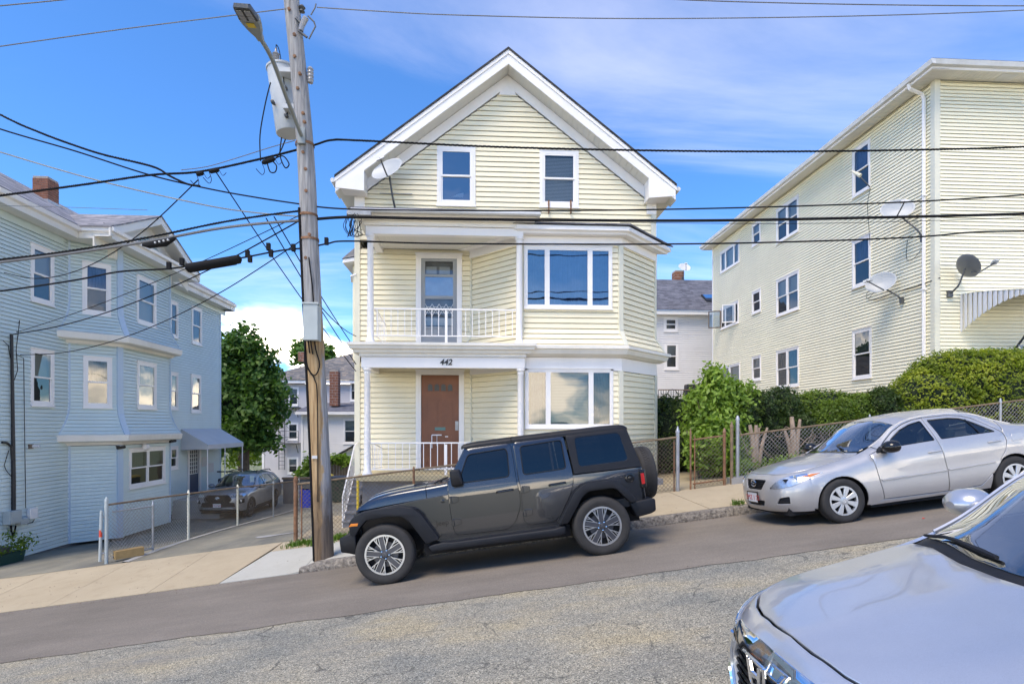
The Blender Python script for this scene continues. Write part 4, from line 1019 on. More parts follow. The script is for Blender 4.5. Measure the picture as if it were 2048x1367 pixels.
# cross gable over the bay
XG, yg0, yg1 = -10.55, 17.02, 22.02
eavebox(XB-.02, XG-.03, yg0+.04, yg1-.04, 7.41, 7.44, 'bay_soffit', 'soffit')
b = MB(); b.box(XG-.03, XG, yg0, yg1, 7.41, 7.60); b.box(XB-.1, XG-.031, yg0, yg0+.04, 7.41, 7.76); b.box(XB-.1, XG-.031, yg1-.04, yg1, 7.41, 7.76); b.build('gable_fascia', 'aged_trim', B)
b = MB(); b.prism([(XG+.001, yg0, 7.585), (XG+.08, yg0, 7.61), (XG+.10, yg0, 7.70), (XG+.001, yg0, 7.70)], (0, yg1-yg0, 0)); b.build('gutter', 'white_trim', B)
b = MB(); b.prism([(XE+.1, yg0-.001, 7.585), (XE+.1, yg0-.08, 7.61), (XE+.1, yg0-.10, 7.72), (XE+.1, yg0-.001, 7.72)], (XG-XE, 0, 0)); b.build('gutter', 'white_trim', B, recalc=True)
b = MB(); b.box(XB, XBF-.02, 17.9, 21.1, 7.1, 7.405); b.build('bay_head', 'aged_trim', B)
ap = atX(310, 427, XG); zA = ap.z; yA = (yg0+yg1)/2; print('gable apex', ap, yA)
b = MB(); b.prism([(XG+.02, yg0-.02, 7.705), (XG+.02, yg1+.02, 7.705), (XBF+.02, yg1-.3, 7.95), (XBF+.02, yg0+.3, 7.95)], (0, 0, .02)); uvroof(b.build('pent_roof', 'dark_shingle', B))
gs = (zA-7.75)/(yg1-yA)
fg = Frame((XBF, 0, 0), (0, 1, 0)); siding(B, fg, e, 7.93, zA-.5, lambda v: (yA-(zA-.45-v)/gs, yA+(zA-.45-v)/gs), [], 'blue_siding')
for sg in (-1, 1):
    ye = yA+sg*(yg1-yA+.12); ze = zA-gs*(yg1-yA+.12)
    def pl(x0, x1, d0, d1, nm, mat, off=(0, 0, 0)):
        b = MB(); b.prism([(x0, yA, zA-d0), (x0, ye, ze-d0), (x0, ye, ze-d1), (x0, yA, zA-d1)] if sg > 0 else [(x0, ye, ze-d0), (x0, yA, zA-d0), (x0, yA, zA-d1), (x0, ye, ze-d1)], (x1-x0, 0, 0)); b.build(nm, mat, B)
    pl(XG-.02, XG+.03, .0, .24, 'rake_board', 'aged_trim'); pl(XBF-.01, XBF+.035, .25, .62, 'rake_frieze', 'aged_trim')
    b = MB(); b.prism([(XBF, yA, zA-.26), (XG, yA, zA-.26), (XG, ye, ze-.26), (XBF, ye, ze-.26)], (0, 0, .02)); b.build('rake_soffit', 'soffit', B, recalc=True)
    b = MB(); b.prism([(XG+.05, yA, zA), (XG+.05, ye, ze), (-16, ye, ze), (-16, yA, zA)] if sg < 0 else [(XG+.05, ye, ze), (XG+.05, yA, zA), (-16, yA, zA), (-16, ye, ze)], (0, 0, .05)); uvroof(b.build('gable_roof', 'grey_shingle', B))
ms = .609; XRg = -15.75; zRg = zE+ms*(XE-XRg); yh = 27.5
b = MB(); th = (0, 0, .05)
b.prism([(XE+.03, 11.8, zE), (XE+.03, yh, zE), (XRg, yh-4.2, zRg), (XRg, 11.8, zRg)], th); b.prism([(XE+.03, yh, zE), (-20.3, yh, zE), (XRg, yh-4.2, zRg)], th); b.prism([(-20.3, yh, zE), (-20.3, 11.8, zE), (XRg, 11.8, zRg), (XRg, yh-4.2, zRg)], th)
uvroof(b.build('roof', 'grey_shingle', B))
ch = empty('chimney', (-14.6, 19.6, zRg-1.3), 'weathered red brick chimney above the grey shingle roof of the blue house', 'chimney')
bricks(ch, -14.6, -14.12, 19.5, 20.0, 8.9, atX(100, 364, -14.4).z)
b = MB(); b.box(-14.63, -14.09, 19.47, 20.03, 9.0, 9.45); b.build('flashing', 'galvanised', ch)
# door, awning over it, steps, fittings
b = MB(); b.fbox(FQ, dq0-.11, dq0, dqb, dqt+.1, -.1, .04); b.fbox(FQ, dq1, dq1+.11, dqb, dqt+.1, -.1, .04); b.fbox(FQ, dq0, dq1, dqt, dqt+.1, -.1, .038); b.build('door_casing', 'white_trim', B)
b = MB(); b.fbox(FQ, dq0, dq1, dqb, dqt, -.08, -.03); dD = b.build('side_door', 'navy_door', B)
b = MB(); v0_, v1_ = lerp(dqb, dqt, .45), dqt-.08
b.fbox(FQ, dq0+.1, dq1-.1, v0_, v1_, -.03, -.02); b.build('door_light', 'screen', dD)
b = MB()
for k in range(5):
    u = lerp(dq0+.1, dq1-.1, k/4); b.fbox(FQ, u-.012, u+.012, v0_, v1_, -.02, -.008)
for k in range(7):
    v = lerp(v0_, v1_, k/6); b.fbox(FQ, dq0+.1, dq1-.1, v-.012, v+.012, -.0195, -.0085)
b.build('glazing_bars', 'white_trim', dD)
for i, (x0, x1) in enumerate(((-11.9, -10.7), (-11.9, -10.4), (-11.9, -10.1))):
    b = MB(); b.box(x0, x1, 22.9-.0-i*.05, 26.6, -1.75, -.90-.2*i); b.build('stair_step', 'step_concrete', B)
yA0, yA1 = atX(361, 858, XB).y, 26.95; XA = -10.86
aw = empty('entrance_awning', (XA, yA0, -1.1), 'grey cloth awning on white poles over the navy side door', 'awning')
zt, zf, zl = 1.90, 1.26, 1.07
b = MB(); b.quad((XB+.02, yA0, zt), (XA, yA0, zf), (XA, yA1, zf), (XB+.02, yA1, zt)); b.build('awning_top', 'awning_cloth', aw)
b = MB(); b.quad((XA, yA0, zl), (XA, yA1, zl), (XA, yA1, zf), (XA, yA0, zf)); b.build('valance', 'awning_cloth', aw)
for y in (yA0, yA1): b = MB(); b.poly([(XB+.02, y, zt), (XB+.02, y, zl-.02), (XA, y, zl), (XA, y, zf)]); b.build('awning_side', 'awning_cloth', aw)
for y in (yA0+.03, 25.1, yA1-.05): b = MB(); b.tube([(XA-.03, y, -1.7), (XA-.03, y, zf)], .022, 8); b.build('awning_pole', 'white_trim', aw)
b = MB(); b.tube([(-10.75, 24.2, -.2), (-10.0, 24.2, -.75)], .03, 6); b.tube([(-10.75, 24.2, -.2), (-10.75, 24.2, -1.2)], .03, 6); b.tube([(-10.0, 24.2, -.75), (-10.0, 24.2, -1.65)], .03, 6); b.tube([(-11.8, 26.4, -.05), (-10.75, 26.4, -.05), (-10.75, 24.2, -.2)], .03, 6); b.build('stair_handrail', 'black_metal', B)
for (px, py) in ((408, 918), (420, 930)):
    q = FQ.hit(px, py); b = MB(); b.fbox(FQ, q[0]-.25, q[0]+.25, q[1]-.3, q[1]+.1, .02, .05); b.build('letter_box', 'carton', B)
def fitting(px, py, fr, nm, label, parts, cat='light', d=.05):
    q = fr.hit(px, py, .02); p = fr.p(q[0], q[1], .02); o = empty(nm, p, label, cat); parts(p, o); return o
def flood(p, o):
    b = MB(); b.lathe([(.0, 0), (.09, 0), (.09, .03), (.03, .05), (.03, .09)], p+Vector((0, 0, -.02)), 'x', 12); b.build('wall_plate', 'white_trim', o)
    b = MB(); b.lathe([(.0, -.07), (.08, -.06), (.11, .0), (.10, .06), (.04, .10), (0, .11)], p+Vector((.16, -.16, -.05)), 'y', 12); b.build('lamp_head', 'white_trim', o, smooth=True)
fitting(287, 890, FQF, 'wall_light', 'white floodlight above the paired ground-floor window of the blue house', flood)
def cam_(p, o):
    b = MB(); b.tube([p, p+Vector((.12, -.03, 0))], .02, 6); b.build('bracket', 'black_metal', o)
    b = MB(); b.tube([p+Vector((.10, -.10, -.05)), p+Vector((.16, .16, -.02))], .045, 8); b.build('lamp_head', 'black_metal', o)
fitting(337, 880, FQF, 'security_light', 'black security light at the bay corner of the blue house', cam_)
fitting(232, 892, FQN, 'security_camera', 'small black camera below the lower bay cornice of the blue house', cam_, 'camera')
def lamp2(p, o):
    b = MB(); b.tube([p, p+Vector((.15, .05, 0))], .05, 8); b.build('lamp_head', 'dish_white', o); b = MB(); b.box(p.x-.01, p.x+.03, p.y-.12, p.y+.02, p.z-.06, p.z+.06); b.build('wall_plate', 'old_wood', o)
fitting(64, 892, FQ, 'small_wall_light', 'small brass wall light on the plain blue wall beside the electric conduit', lamp2)
# electric service on the blue wall
sv = empty('electric_service', (XB, 15.1, -1.3), 'black electric service conduit running down the blue wall', 'conduit')
def onq(px, py, d=.05): q = FQ.hit(px, py); return FQ.p(q[0], q[1], d)
b = MB(); b.tube([onq(19, 668), onq(20, 720), onq(22, 850), onq(23, 960), onq(23, 1022)], [.035, .035, .04, .05, .05], 8); b.build('conduit_pipe', 'black_metal', sv)
b = MB(); b.tube([onq(0, 884), onq(10, 885), onq(19, 893), onq(21, 920)], .03, 7); b.build('branch_pipe', 'black_metal', sv)
for pts in ([(33, 672), (30, 700), (33, 740), (24, 765)], [(3, 680), (14, 690), (18, 715)], [(30, 708), (45, 716), (46, 800), (49, 1015)], [(15, 900), (6, 930), (10, 940), (20, 952)], [(35, 645), (37, 640), (33, 675)]):
    b = MB(); b.tube([onq(*p, .03) for p in pts], .008, 5); b.build('service_wire', 'cable', sv)
bx = empty('meter_box', onq(16, 1050, 0), 'large grey electric meter box at the foot of the conduit', 'box')
b = MB(); a = FQ.rect(3, 1023, 28, 1049); b.fbox(FQ, *a, .02, .2); b.build('box_body', 'box_grey', bx, bevel=.01); b = MB(); b.fbox(FQ, a[0]+.03, a[1]-.03, a[2]+.05, a[3]-.04, .2, .212); b.build('box_lid', 'box_grey', bx)
b = MB(); b.tube([onq(15, 1050, .08), onq(14, 1062, .1), onq(22, 1068, .08), onq(26, 1050, .07), onq(20, 1075, .06), onq(18, 1050, .05)], .02, 6); b.build('loose_wires', 'cable', bx)
bx = empty('phone_box', onq(58, 1040, 0), 'white telephone box on the blue wall beside the meter box', 'box')
b = MB(); b.fbox(FQ, *FQ.rect(51, 1016, 67, 1038), .02, .12); b.build('box_body', 'white_trim', bx, bevel=.008); b = MB(); b.tube([onq(52, 1040, .06), onq(50, 1046, .06), onq(60, 1044, .06), onq(64, 1038, .06)], .012, 5); b.build('loose_wires', 'cable', bx)
bx = empty('cable_box', onq(42, 1050, 0), 'pale cable box with sloping lid between meter box and telephone box', 'box')
a = FQ.rect(29, 1034, 47, 1049); b = MB(); b.hexa([FQ.p(a[0], a[2], .15), FQ.p(a[1], a[2], .15), FQ.p(a[1], a[2], .02), FQ.p(a[0], a[2], .02), FQ.p(a[0], a[3]-.06, .15), FQ.p(a[1], a[3]-.06, .15), FQ.p(a[1], a[3], .02), FQ.p(a[0], a[3], .02)]); b.build('box_body', 'box_grey', bx)

# ================================================================== pale yellow three-storey house on the right
Rh = empty('yellow_house', (12.66, 15.05, 1.6), 'pale yellow three-storey house with white soffits and many sash windows', 'house')
XH, YH = 12.66, 15.05; FS = Frame((XH, 0, 0), (0, -1, 0)); FF = Frame((0, YH, 0), (1, 0, 0)); zg = 2.0; zt = 11.62
b = MB(); b.box(XH+.3, 24, YH+.3, 30, 1, 11.5); b.build('core', 'dark_room', Rh)
dk = [('screen', 0, .49), ('grey_curtain', .52, 1)]; sh = [('shade', .5, .97), ('screen', 0, .49)]
def winr(x0, y0, x1, y1, fill, kind='double', trim=.075, **k): return window(Rh, FS, *FS.rect(x0, y0, x1, y1), kind, fill, trim=trim, sw=.038, **k)
mp2 = [(.47, .53)]
opR = [winr(1706.5, 662, 1744.5, 759, dk), winr(1706, 484, 1743, 578, [('blue_curtain', .5, 1), ('screen', 0, .49)]), winr(1706, 303, 1742, 397, [('blue_curtain', .5, 1), ('screen', 0, .49)]),
       winr(1553.7, 702.6, 1599, 777, [dk, dk], mull=mp2), winr(1553.7, 561, 1599, 634, [sh, sh], mull=mp2), winr(1553.7, 421, 1598, 489, [sh, sh], mull=mp2),
       winr(1505, 714, 1523, 762, sh), winr(1505, 585, 1522.5, 629, dk), winr(1505, 451, 1522, 495, sh),
       winr(1441.5, 506, 1479.5, 548, [wh, wh, wh], ['single']*3, mull=[(.25, .28), (.72, .75)]), winr(1441.5, 618, 1478, 660, [dk, dk, dk], ['single']*3, mull=[(.25, .28), (.72, .75)]),
       winr(1440, 735, 1481, 790, [wh, wh], ['single']*2, mull=[(.47, .53)])]
siding(Rh, FS, .1016, zg, zt-.02, lambda v: (-30.0, -(YH+.12)), opR, 'pale_yellow_siding')
siding(Rh, FF, .1016, zg, zt-.02, lambda v: (XH+.14, 24), [], 'pale_yellow_siding')
siding(Rh, Frame((24, 30.0, 0), (-1, 0, 0), (0, 1, 0)), .1016, 0.5, zt-.02, lambda v: (0, 24-XH), [], 'pale_yellow_siding')
b = MB(); b.box(XH-.03, XH+.135, YH-.03, YH+.12, zg, zt); b.build('corner_board', 'cream_trim', Rh); b = MB(); b.box(XH-.03, XH+.1, 29.95, 30.05, zg, zt); b.build('corner_board', 'white_trim', Rh)
b = MB(); b.box(XH+.05, 24, YH+.05, 29.9, .5, zg-.005); b.build('foundation_wall', 'foundation', Rh)
ov = .48
b = MB(); n = 110
for i in range(n):
    y0 = lerp(YH-ov, 30.4, i/n); y1 = lerp(YH-ov, 30.4, (i+1)/n)-.01; b.box(XH-ov+.03, XH, y0, y1, zt, zt+.012)
for i in range(84):
    x0 = lerp(XH, 24, i/84); x1 = lerp(XH, 24, (i+1)/84)-.01; b.box(x0, x1, YH-ov+.03, YH, zt, zt+.012)
b.box(XH-ov+.03, 24, YH-ov+.03, 30.4, zt+.008, zt+.03); b.build('soffit_panels', 'soffit', Rh, kind='stuff')
for x0 in (14.3, 16.9, 19.5):
    b = MB(); b.box(x0, x0+.45, YH-.38, YH-.06, zt-.008, zt-.001); b.build('soffit_vent', 'gutter_metal', Rh)
b = MB(); b.box(XH-ov, XH-ov+.03, YH-ov, 30.4, zt-.01, zt+.20); b.box(XH-ov+.031, 24, YH-ov, YH-ov+.03, zt-.01, zt+.20); b.build('eave_fascia', 'white_trim', Rh)
b = MB(); g = [(0, .05), (.09, .07), (.12, .19), (0, .19)]
b.prism([(XH-ov-.001-a, YH-ov-.12, zt+c) for a, c in g], (0, 31.0-YH, 0)); b.build('gutter', 'gutter_metal', Rh, recalc=True)
b = MB(); b.prism([(XH-ov+.002, YH-ov-.001-a, zt+c) for a, c in g], (11.8, 0, 0)); b.build('gutter', 'gutter_metal', Rh, recalc=True)
b = MB(); rz0 = zt+.2; b.prism([(XH-ov-.06, YH-ov-.06, rz0), (24, YH-ov-.06, rz0), (24, 19.5, rz0+.9), (17.5, 19.5, rz0+.9)], (0, 0, .04)); b.prism([(XH-ov-.06, 30.5, rz0), (XH-ov-.06, YH-ov-.06, rz0), (17.5, 19.5, rz0+.9), (17.5, 30.5, rz0+.9)], (0, 0, .04)); uvroof(b.build('roof', 'black_shingle', Rh))
b = MB(); p = FS.p; u = -(YH+.32)
b.tube([p(u, zt+.05, ov+.03), p(u, zt-.08, ov+.0), p(u, zt-.22, .12), p(u, zt-.35, .06), p(u, zt-1, .06), p(u, 2.2, .06)], .05, 6)
for v in (3.5, 5.85, 8.5): b.fbox(FS, u-.07, u+.07, v, v+.03, .0, .115)
b.build('downpipe', 'white_trim', Rh)
# casement sashes swung open in the middle triple window
u0, u1, v0, v1 = FS.rect(1441.5, 618, 1478, 660)
for uu, ang, m_ in ((u0+.1, 75, 'old_wood'), (lerp(u0, u1, .86), 62, 'white_trim')):
    b = MB(); w = .62; fr_ = Frame(FS.p(uu, 0, .04), (-.15 if m_ == 'old_wood' else -.5, .3, 0)) ; 
    fr_ = Frame(FS.p(uu, 0, .04), (-math.sin(R(ang)), math.cos(R(ang)), 0)); t = .05
    for q in ((0, t, v0+.1, v1-.1), (w-t, w, v0+.1, v1-.1), (t, w-t, v0+.1, v0+.1+t), (t, w-t, v1-.1-t, v1-.1)): b.fbox(fr_, *q, -.02, .02)
    s_ = b.build('open_casement', m_, Rh); b = MB(); b.quad(fr_.p(t, v0+.15), fr_.p(w-t, v0+.15), fr_.p(w-t, v1-.15), fr_.p(t, v1-.15)); b.build('pane', 'window_glass', s_)
# metal canopy over the front door
cp = empty('metal_canopy', (13.38, YH, 4.6), 'white ribbed metal door canopy with scalloped side on the yellow house', 'awning')
Xc = 13.38; nsl = 26
for i in range(nsl):
    y1 = YH-.02-i*.075; y0 = y1-.068; t = i/(nsl-1)
    zt_ = lerp(5.66, 5.34, t**1.3); zb_ = 4.62+(.62)*(1-(1-t)**2.1)
    b = MB(); pts = [(y0, zb_+.03), (y0+.015, zb_+.008), ((y0+y1)/2, zb_), (y1-.015, zb_+.008), (y1, zb_+.03), (y1, zt_), (y0, zt_)]
    dx = .03 if i % 2 else 0
    b.prism([(Xc+dx, y, z) for y, z in pts], (.012, 0, 0)); b.build('canopy_slat', 'awning_metal' if i not in (1, 3) else 'aged_trim', cp)
b = MB(); P = []
for i in range(9):
    t = i/8; P.append([(X, YH-.02-t*1.95, lerp(5.67, 5.35, t**1.3)+.012*(k % 2)) for k, X in enumerate([Xc+.09*j for j in range(30)])])
b.grid(P); b.build('canopy_roof', 'awning_metal', cp)
b = MB(); b.tube([(15.0, YH-.05, 4.2), (14.6, YH-1.3, 5.1)], .03, 6); b.build('canopy_brace', 'dark_grey_metal', cp)
ld = empty('front_landing', (15.2, 14.4, 1.9), 'raised concrete landing under the metal canopy of the yellow house', 'landing')
b = MB(); b.box(14.0, 17.2, 13.6, YH-.03, 1.4, 3.72); b.build('landing_block', 'step_concrete', ld)
for k in range(3):
    cb = empty('carton', (14.72+.42*k, 14.55, 3.72), ['white carton with grey oval mark, next to the wall corner end of the landing', 'white carton with grey oval mark, middle one of three on the landing', 'white carton with open lid flap on the landing'][k], 'box', 'cartons stacked on the landing')
    x0 = 14.55+.40*k; b = MB(); b.box(x0, x0+.37, 14.35, 14.75, 3.72, 4.05+.02*k); b.build('carton_body', 'carton', cb)
    b = MB(); b.prism([(x0, 14.35, 4.06+.02*k), (x0+.37, 14.35, 4.06+.02*k), (x0+.37, 14.5, 4.2), (x0, 14.5, 4.2)], (0, .01, .0)); b.build('carton_flap', 'dish_grey', cb)
    b = MB(); b.poly([(x0+.185+.11*math.cos(w), 14.347, 3.9+.06*math.sin(w)) for w in [2*math.pi*i/14 for i in range(14)]]); b.build('oval_mark', 'dark_grey_metal', cb)

# ================================================================== grey house at the far end of the driveway
G = empty('grey_house', (-14, 44, -1.8), 'grey clapboard house with hipped worn shingle roof behind the driveway', 'house')
YG = 44.0; FG = Frame((0, YG, 0), (1, 0, 0)); gl_ = FG.hit(527, 765); 
xg0 = FG.hit(526, 800)[0]; ze = FG.hit(600, 766)[1]; xg1 = xg0+13
wq = [FG.rect(x0, y0, x1, y1) for x0, y0, x1, y1 in ((576.5, 774, 598, 811), (575, 845, 597, 880), (575, 914, 597, 947), (620, 774, 636, 811), (700, 760, 722, 802))]
b = MB(); b.box(xg0+.2, xg1-.2, YG+.3, YG+9, -2, ze-.1); b.build('core', 'dark_room', G)
og = [window(G, FG, *q, 'double', [('shade', .55, .97), ('screen', 0, .5)] if i % 2 == 0 else [('screen', 0, .49)], trim=.1) for i, q in enumerate(wq)]
siding(G, FG, .127, -2.2, ze-.05, lambda v: (xg0, xg1), og, 'grey_siding')
siding(G, Frame((xg0, YG+9, 0), (0, -1, 0)), .127, -2.2, ze-.05, lambda v: (0, 9), [], 'grey_siding')
b = MB(); b.box(xg0-.05, xg0+.1, YG-.05, YG+.1, -2.2, ze); b.build('corner_board', 'white_trim', G)
b = MB(); b.box(xg0-.4, xg1+.4, YG-.4, YG-.36, ze-.02, ze+.2); b.box(xg0-.4, xg1+.4, YG-.36, YG, ze-.02, ze+.01); b.box(xg0-.4, xg0-.36, YG-.36, YG+9.4, ze-.02, ze+.2); b.build('eave_fascia', 'white_trim', G)
rt = FG.hit(660, 704); zr_ = ze+.2+(rt[1]-ze)*1.15; xr0 = xg0+6.0
b = MB(); b.prism([(xg0-.45, YG-.45, ze+.2), (xg1+.45, YG-.45, ze+.2), (xg1-4, YG+4.5, zr_), (xr0, YG+4.5, zr_)], (0, 0, .05)); b.prism([(xg0-.45, YG+9.45, ze+.2), (xg0-.45, YG-.45, ze+.2), (xr0, YG+4.5, zr_)], (0, 0, .05)); uvroof(b.build('roof', 'worn_shingle', G))
cx_ = FG.hit(606, 710); 
def chim(nm, px0, px1, py0, py1, Y, label, dep=.7):
    f_ = Frame((0, Y, 0), (1, 0, 0)); a = f_.rect(px0, py0, px1, py1); o = empty(nm, ((a[0]+a[1])/2, Y+dep/2, a[2]), label, 'chimney'); bricks(o, a[0], a[1], Y, Y+dep, a[2], a[3], bh=.16, bl=.42, jt=.03); return o
chim('chimney', 596, 612, 703, 722, 47.0, 'short red brick chimney on the ridge of the far grey house')
chim('chimney', 659, 676, 739, 811, 41.2, 'tall red brick chimney rising beside the low wing of the far grey house')
YV = 39.5; FV = Frame((0, YV, 0), (1, 0, 0)); xv0 = FV.hit(604, 850)[0]; zv = FV.hit(650, 823)[1]
lw = FV.rect(686.5, 837, 716, 887); b = MB(); b.box(xv0+.2, xv0+8, YV+.3, YV+4, -2, zv-.2); b.build('wing_core', 'dark_room', G)
ov_ = [window(G, FV, *lw, 'double', [('green_blind', .5, .97), ('screen', 0, .49)], trim=.1)]
siding(G, FV, .115, -2.2, zv, lambda v: (xv0, xv0+8), ov_, 'white_siding'); siding(G, Frame((xv0, YG, 0), (0, -1, 0)), .115, -2.2, zv, lambda v: (0, YG-YV), [], 'grey_siding')
b = MB(); b.box(xv0-.06, xv0+.08, YV-.04, YV+.1, -2.2, zv); b.build('corner_board', 'white_trim', G)
b = MB(); b.prism([(xv0-.35, YV-.4, zv-.02), (xv0+8.3, YV-.4, zv+.0), (xv0+8.3, YG, zv+.75), (xv0-.35, YG, zv+.75)], (0, 0, .05)); uvroof(b.build('wing_roof', 'dark_shingle', G))
b = MB(); b.box(xv0-.35, xv0+8.3, YV-.42, YV-.38, zv-.2, zv); b.box(xv0-.3, xv0+8.3, YV-.38, YV, zv-.2, zv-.17); b.build('wing_fascia', 'white_trim', G)
# iron fire ladder with balconies
fe = empty('fire_escape', FG.p(FG.hit(562, 900)[0], -1.8, .3), 'thin grey iron fire escape ladder on the far grey house', 'ladder')
for px in (560.5, 572):
    a, c = FG.hit(px, 790), FG.hit(px, 938); b = MB(); b.tube([FG.p(a[0], a[1], .3), FG.p(a[0], c[1], .3)], .035, 5); b.build('ladder_rail', 'dark_grey_metal', fe)
u0, u1 = FG.hit(560.5, 800)[0], FG.hit(572, 800)[0]
for k in range(20):
    v = lerp(FG.hit(560, 936)[1], FG.hit(560, 795)[1], k/19); b = MB(); b.tube([FG.p(u0, v, .3), FG.p(u1, v, .3)], .022, 4); b.build('ladder_rung', 'dark_grey_metal', fe)
for py in (814, 885):
    a, c = FG.hit(567, py), FG.hit(602, py); b = MB(); b.fbox(FG, a[0], c[0], a[1]-.06, a[1], 0, .7)
    for uu in (a[0]+.1, c[0]-.2): b.tube([FG.p(uu, a[1]-.75, .05), FG.p(uu, a[1]-.05, .6)], .03, 4)
    b.build('balcony_shelf', 'dark_grey_metal', fe)
    b = MB()
    for uu in (a[0], c[0]): b.tube([FG.p(uu, a[1], .68), FG.p(uu, a[1]+.9, .68)], .02, 4)
    for hh in (.45, .9): b.tube([FG.p(a[0], a[1]+hh, .68), FG.p(c[0], a[1]+hh, .68)], .02, 4)
    b.build('balcony_rail', 'dark_grey_metal', fe)
# ================================================================== white house behind, on the right
Wh = empty('white_house', (12, 33.5, 0), 'white clapboard house with charcoal roof glimpsed between two yellow houses', 'house')
Y2 = 33.5; F2 = Frame((0, Y2, 0), (1, 0, 0)); x20, x21 = 6.5, 19.5; e2 = F2.hit(1370, 630)[1]
w2 = [F2.rect(1327.5, 634, 1356, 663), F2.rect(1328.5, 685, 1357, 739)]
b = MB(); b.box(x20+.2, x21, Y2+.3, Y2+8, 0, e2-.2); b.build('core', 'dark_room', Wh)
o2_ = [window(Wh, F2, *q, 'double', [('screen', 0, .49), ('blind', .5, .97)] if i else [('screen', 0, 1)], trim=.12, sw=.05) for i, q in enumerate(w2)]
siding(Wh, F2, .127, 0, e2, lambda v: (x20, x21), o2_, 'white_siding')
b = MB(); b.box(x20, x21, Y2-.4, Y2-.36, e2-.03, e2+.2); b.box(x20, x21, Y2-.36, Y2, e2-.03, e2); b.build('eave_fascia', 'white_trim', Wh)
zrd = CZ+(HY-557)*(Y2+4.5)/F; b = MB(); b.prism([(x20, Y2-.45, e2+.2), (x21, Y2-.45, e2+.2), (x21, Y2+4.3, zrd), (x20, Y2+4.3, zrd)], (0, 0, .06)); uvroof(b.build('roof', 'dark_shingle', Wh))
rs = (zrd-e2-.2)/4.75
def onroof(px, py):
    for i in range(400):
        Y = Y2-.4+i*.0125; q = atY(px, py, Y)
        if q.z <= e2+.2+rs*(Y-Y2+.45)+.07: return q
    return q
q0, q1 = onroof(1402, 592), onroof(1427, 604); b = MB(); b.prism([(q0.x, q0.y, q0.z+.02), (q0.x+.9, q0.y, q0.z+.02), (q0.x+.9, q1.y, q1.z+.02), (q0.x, q1.y, q1.z+.02)], (0, 0, .09)); sk = b.build('skylight', 'black_metal', Wh, recalc=True)
b = MB(); b.prism([(q0.x+.08, q0.y-.06, q0.z+.09), (q0.x+.82, q0.y-.06, q0.z+.09), (q0.x+.82, q1.y+.06, q1.z+.12), (q0.x+.08, q1.y+.06, q1.z+.12)], (0, 0, .01)); b.build('pane', 'window_mirror', sk)
chim('chimney', 1350.5, 1367, 540, 559, Y2+4.4, 'stubby red brick chimney on the ridge of the white house')
# neighbouring roof gable past the porch steps
# ================================================================== utility pole and what hangs on it
def crv(pts, n=8):                        # smooth curve through points
    pts = [Vector(p) for p in pts]; out = []
    for i in range(len(pts)-1):
        p0, p1, p2, p3 = pts[max(i-1, 0)], pts[i], pts[i+1], pts[min(i+2, len(pts)-1)]
        for k in range(n):
            t = k/n; out.append(.5*((2*p1)+(p2-p0)*t+(2*p0-5*p1+4*p2-p3)*t*t+(3*p1-p0-3*p2+p3)*t**3))
    return out+[pts[-1]]
YP = 9.97
pb = atY(649, 1112, YP); pz = zs(pb.x, YP)
up = empty('utility_pole', (pb.x, YP, pz), 'weathered wooden utility pole leaning toward the blue house beside new concrete pavement', 'utility pole')
axis = [atY(649, 1112, YP), atY(640, 900, YP), atY(623, 560, YP), atY(609.5, 282, YP), atY(583, 0, YP), atY(571, -130, YP)]
axis[0].z = pz-.3
def pole_at(py):
    ys = [1112, 900, 560, 282, 0, -130]; xs_ = [649, 640, 623, 609.5, 583, 571]; return atY(float(np.interp(-py, [-y for y in ys], xs_)), py, YP)
cv = crv(axis, 10); rad = [lerp(.172, .118, i/(len(cv)-1)) for i in range(len(cv))]
b = MB(); k = 20; P = []
for i, p in enumerate(cv):
    P.append([(p.x+math.cos(2*math.pi*j/k)*rad[i]*(1+.035*mnoise.noise((j*.9, i*.25, 1))), p.y+math.sin(2*math.pi*j/k)*rad[i]*(1+.035*mnoise.noise((j*.9, i*.25, 4))), p.z) for j in range(k)])
b.grid(P, close=True); b.poly(P[-1]); b.build('pole_shaft', 'pole_wood', up, smooth=True, angle=60)
for py, dx in ((30, -.02), (80, .03), (123, .0), (157, .06), (186, .0), (235, .05), (252, .06), (312, .0), (345, .03), (388, .02), (432, -.03), (474, .04), (480, .0), (520, -.04)):
    p = pole_at(py); b = MB(); b.lathe([(0, -.16), (.028, -.155), (.028, -.11)], p+Vector((dx, 0, 0)), 'y', 8); b.build('bolt', 'rust', up)
for py in (290, 432, 480):
    p = pole_at(py); b = MB(); b.lathe([(.155, -.02), (.16, -.02), (.16, .02), (.155, .02)], p, 'z', 20); b.build('steel_band', 'rust', up)
b = MB(); b.tube(crv([pole_at(y)+Vector((-.105-.00004*y, -.10, 0)) for y in (420, 520, 620, 720, 860, 980, 1090, 1118)], 4), .022, 6); b.build('riser_cable', 'cable', up)
b = MB(); b.tube(crv([pole_at(y)+Vector((dx, -.17, 0)) for y, dx in ((520, .02), (600, .06), (690, .05), (730, .11), (752, .02), (735, -.09), (690, -.12))], 5), .012, 5); b.build('riser_cable', 'cable', up)
b = MB(); b.tube(crv([pole_at(y)+Vector((dx, -.19, 0)) for y, dx in ((686, -.1), (725, -.13), (748, -.04), (760, .02), (800, .05), (1000, -.02))], 5), .010, 5); b.build('riser_cable', 'cable', up)
for dx, y0, y1 in ((-.11, 690, 870), (-.06, 700, 800)):
    pass
p = pole_at(913); b = MB(); b.box(p.x-.09, p.x+.0, YP-.185, YP-.15, p.z-.02, p.z+.03); b.build('tag_plate', 'dish_white', up)
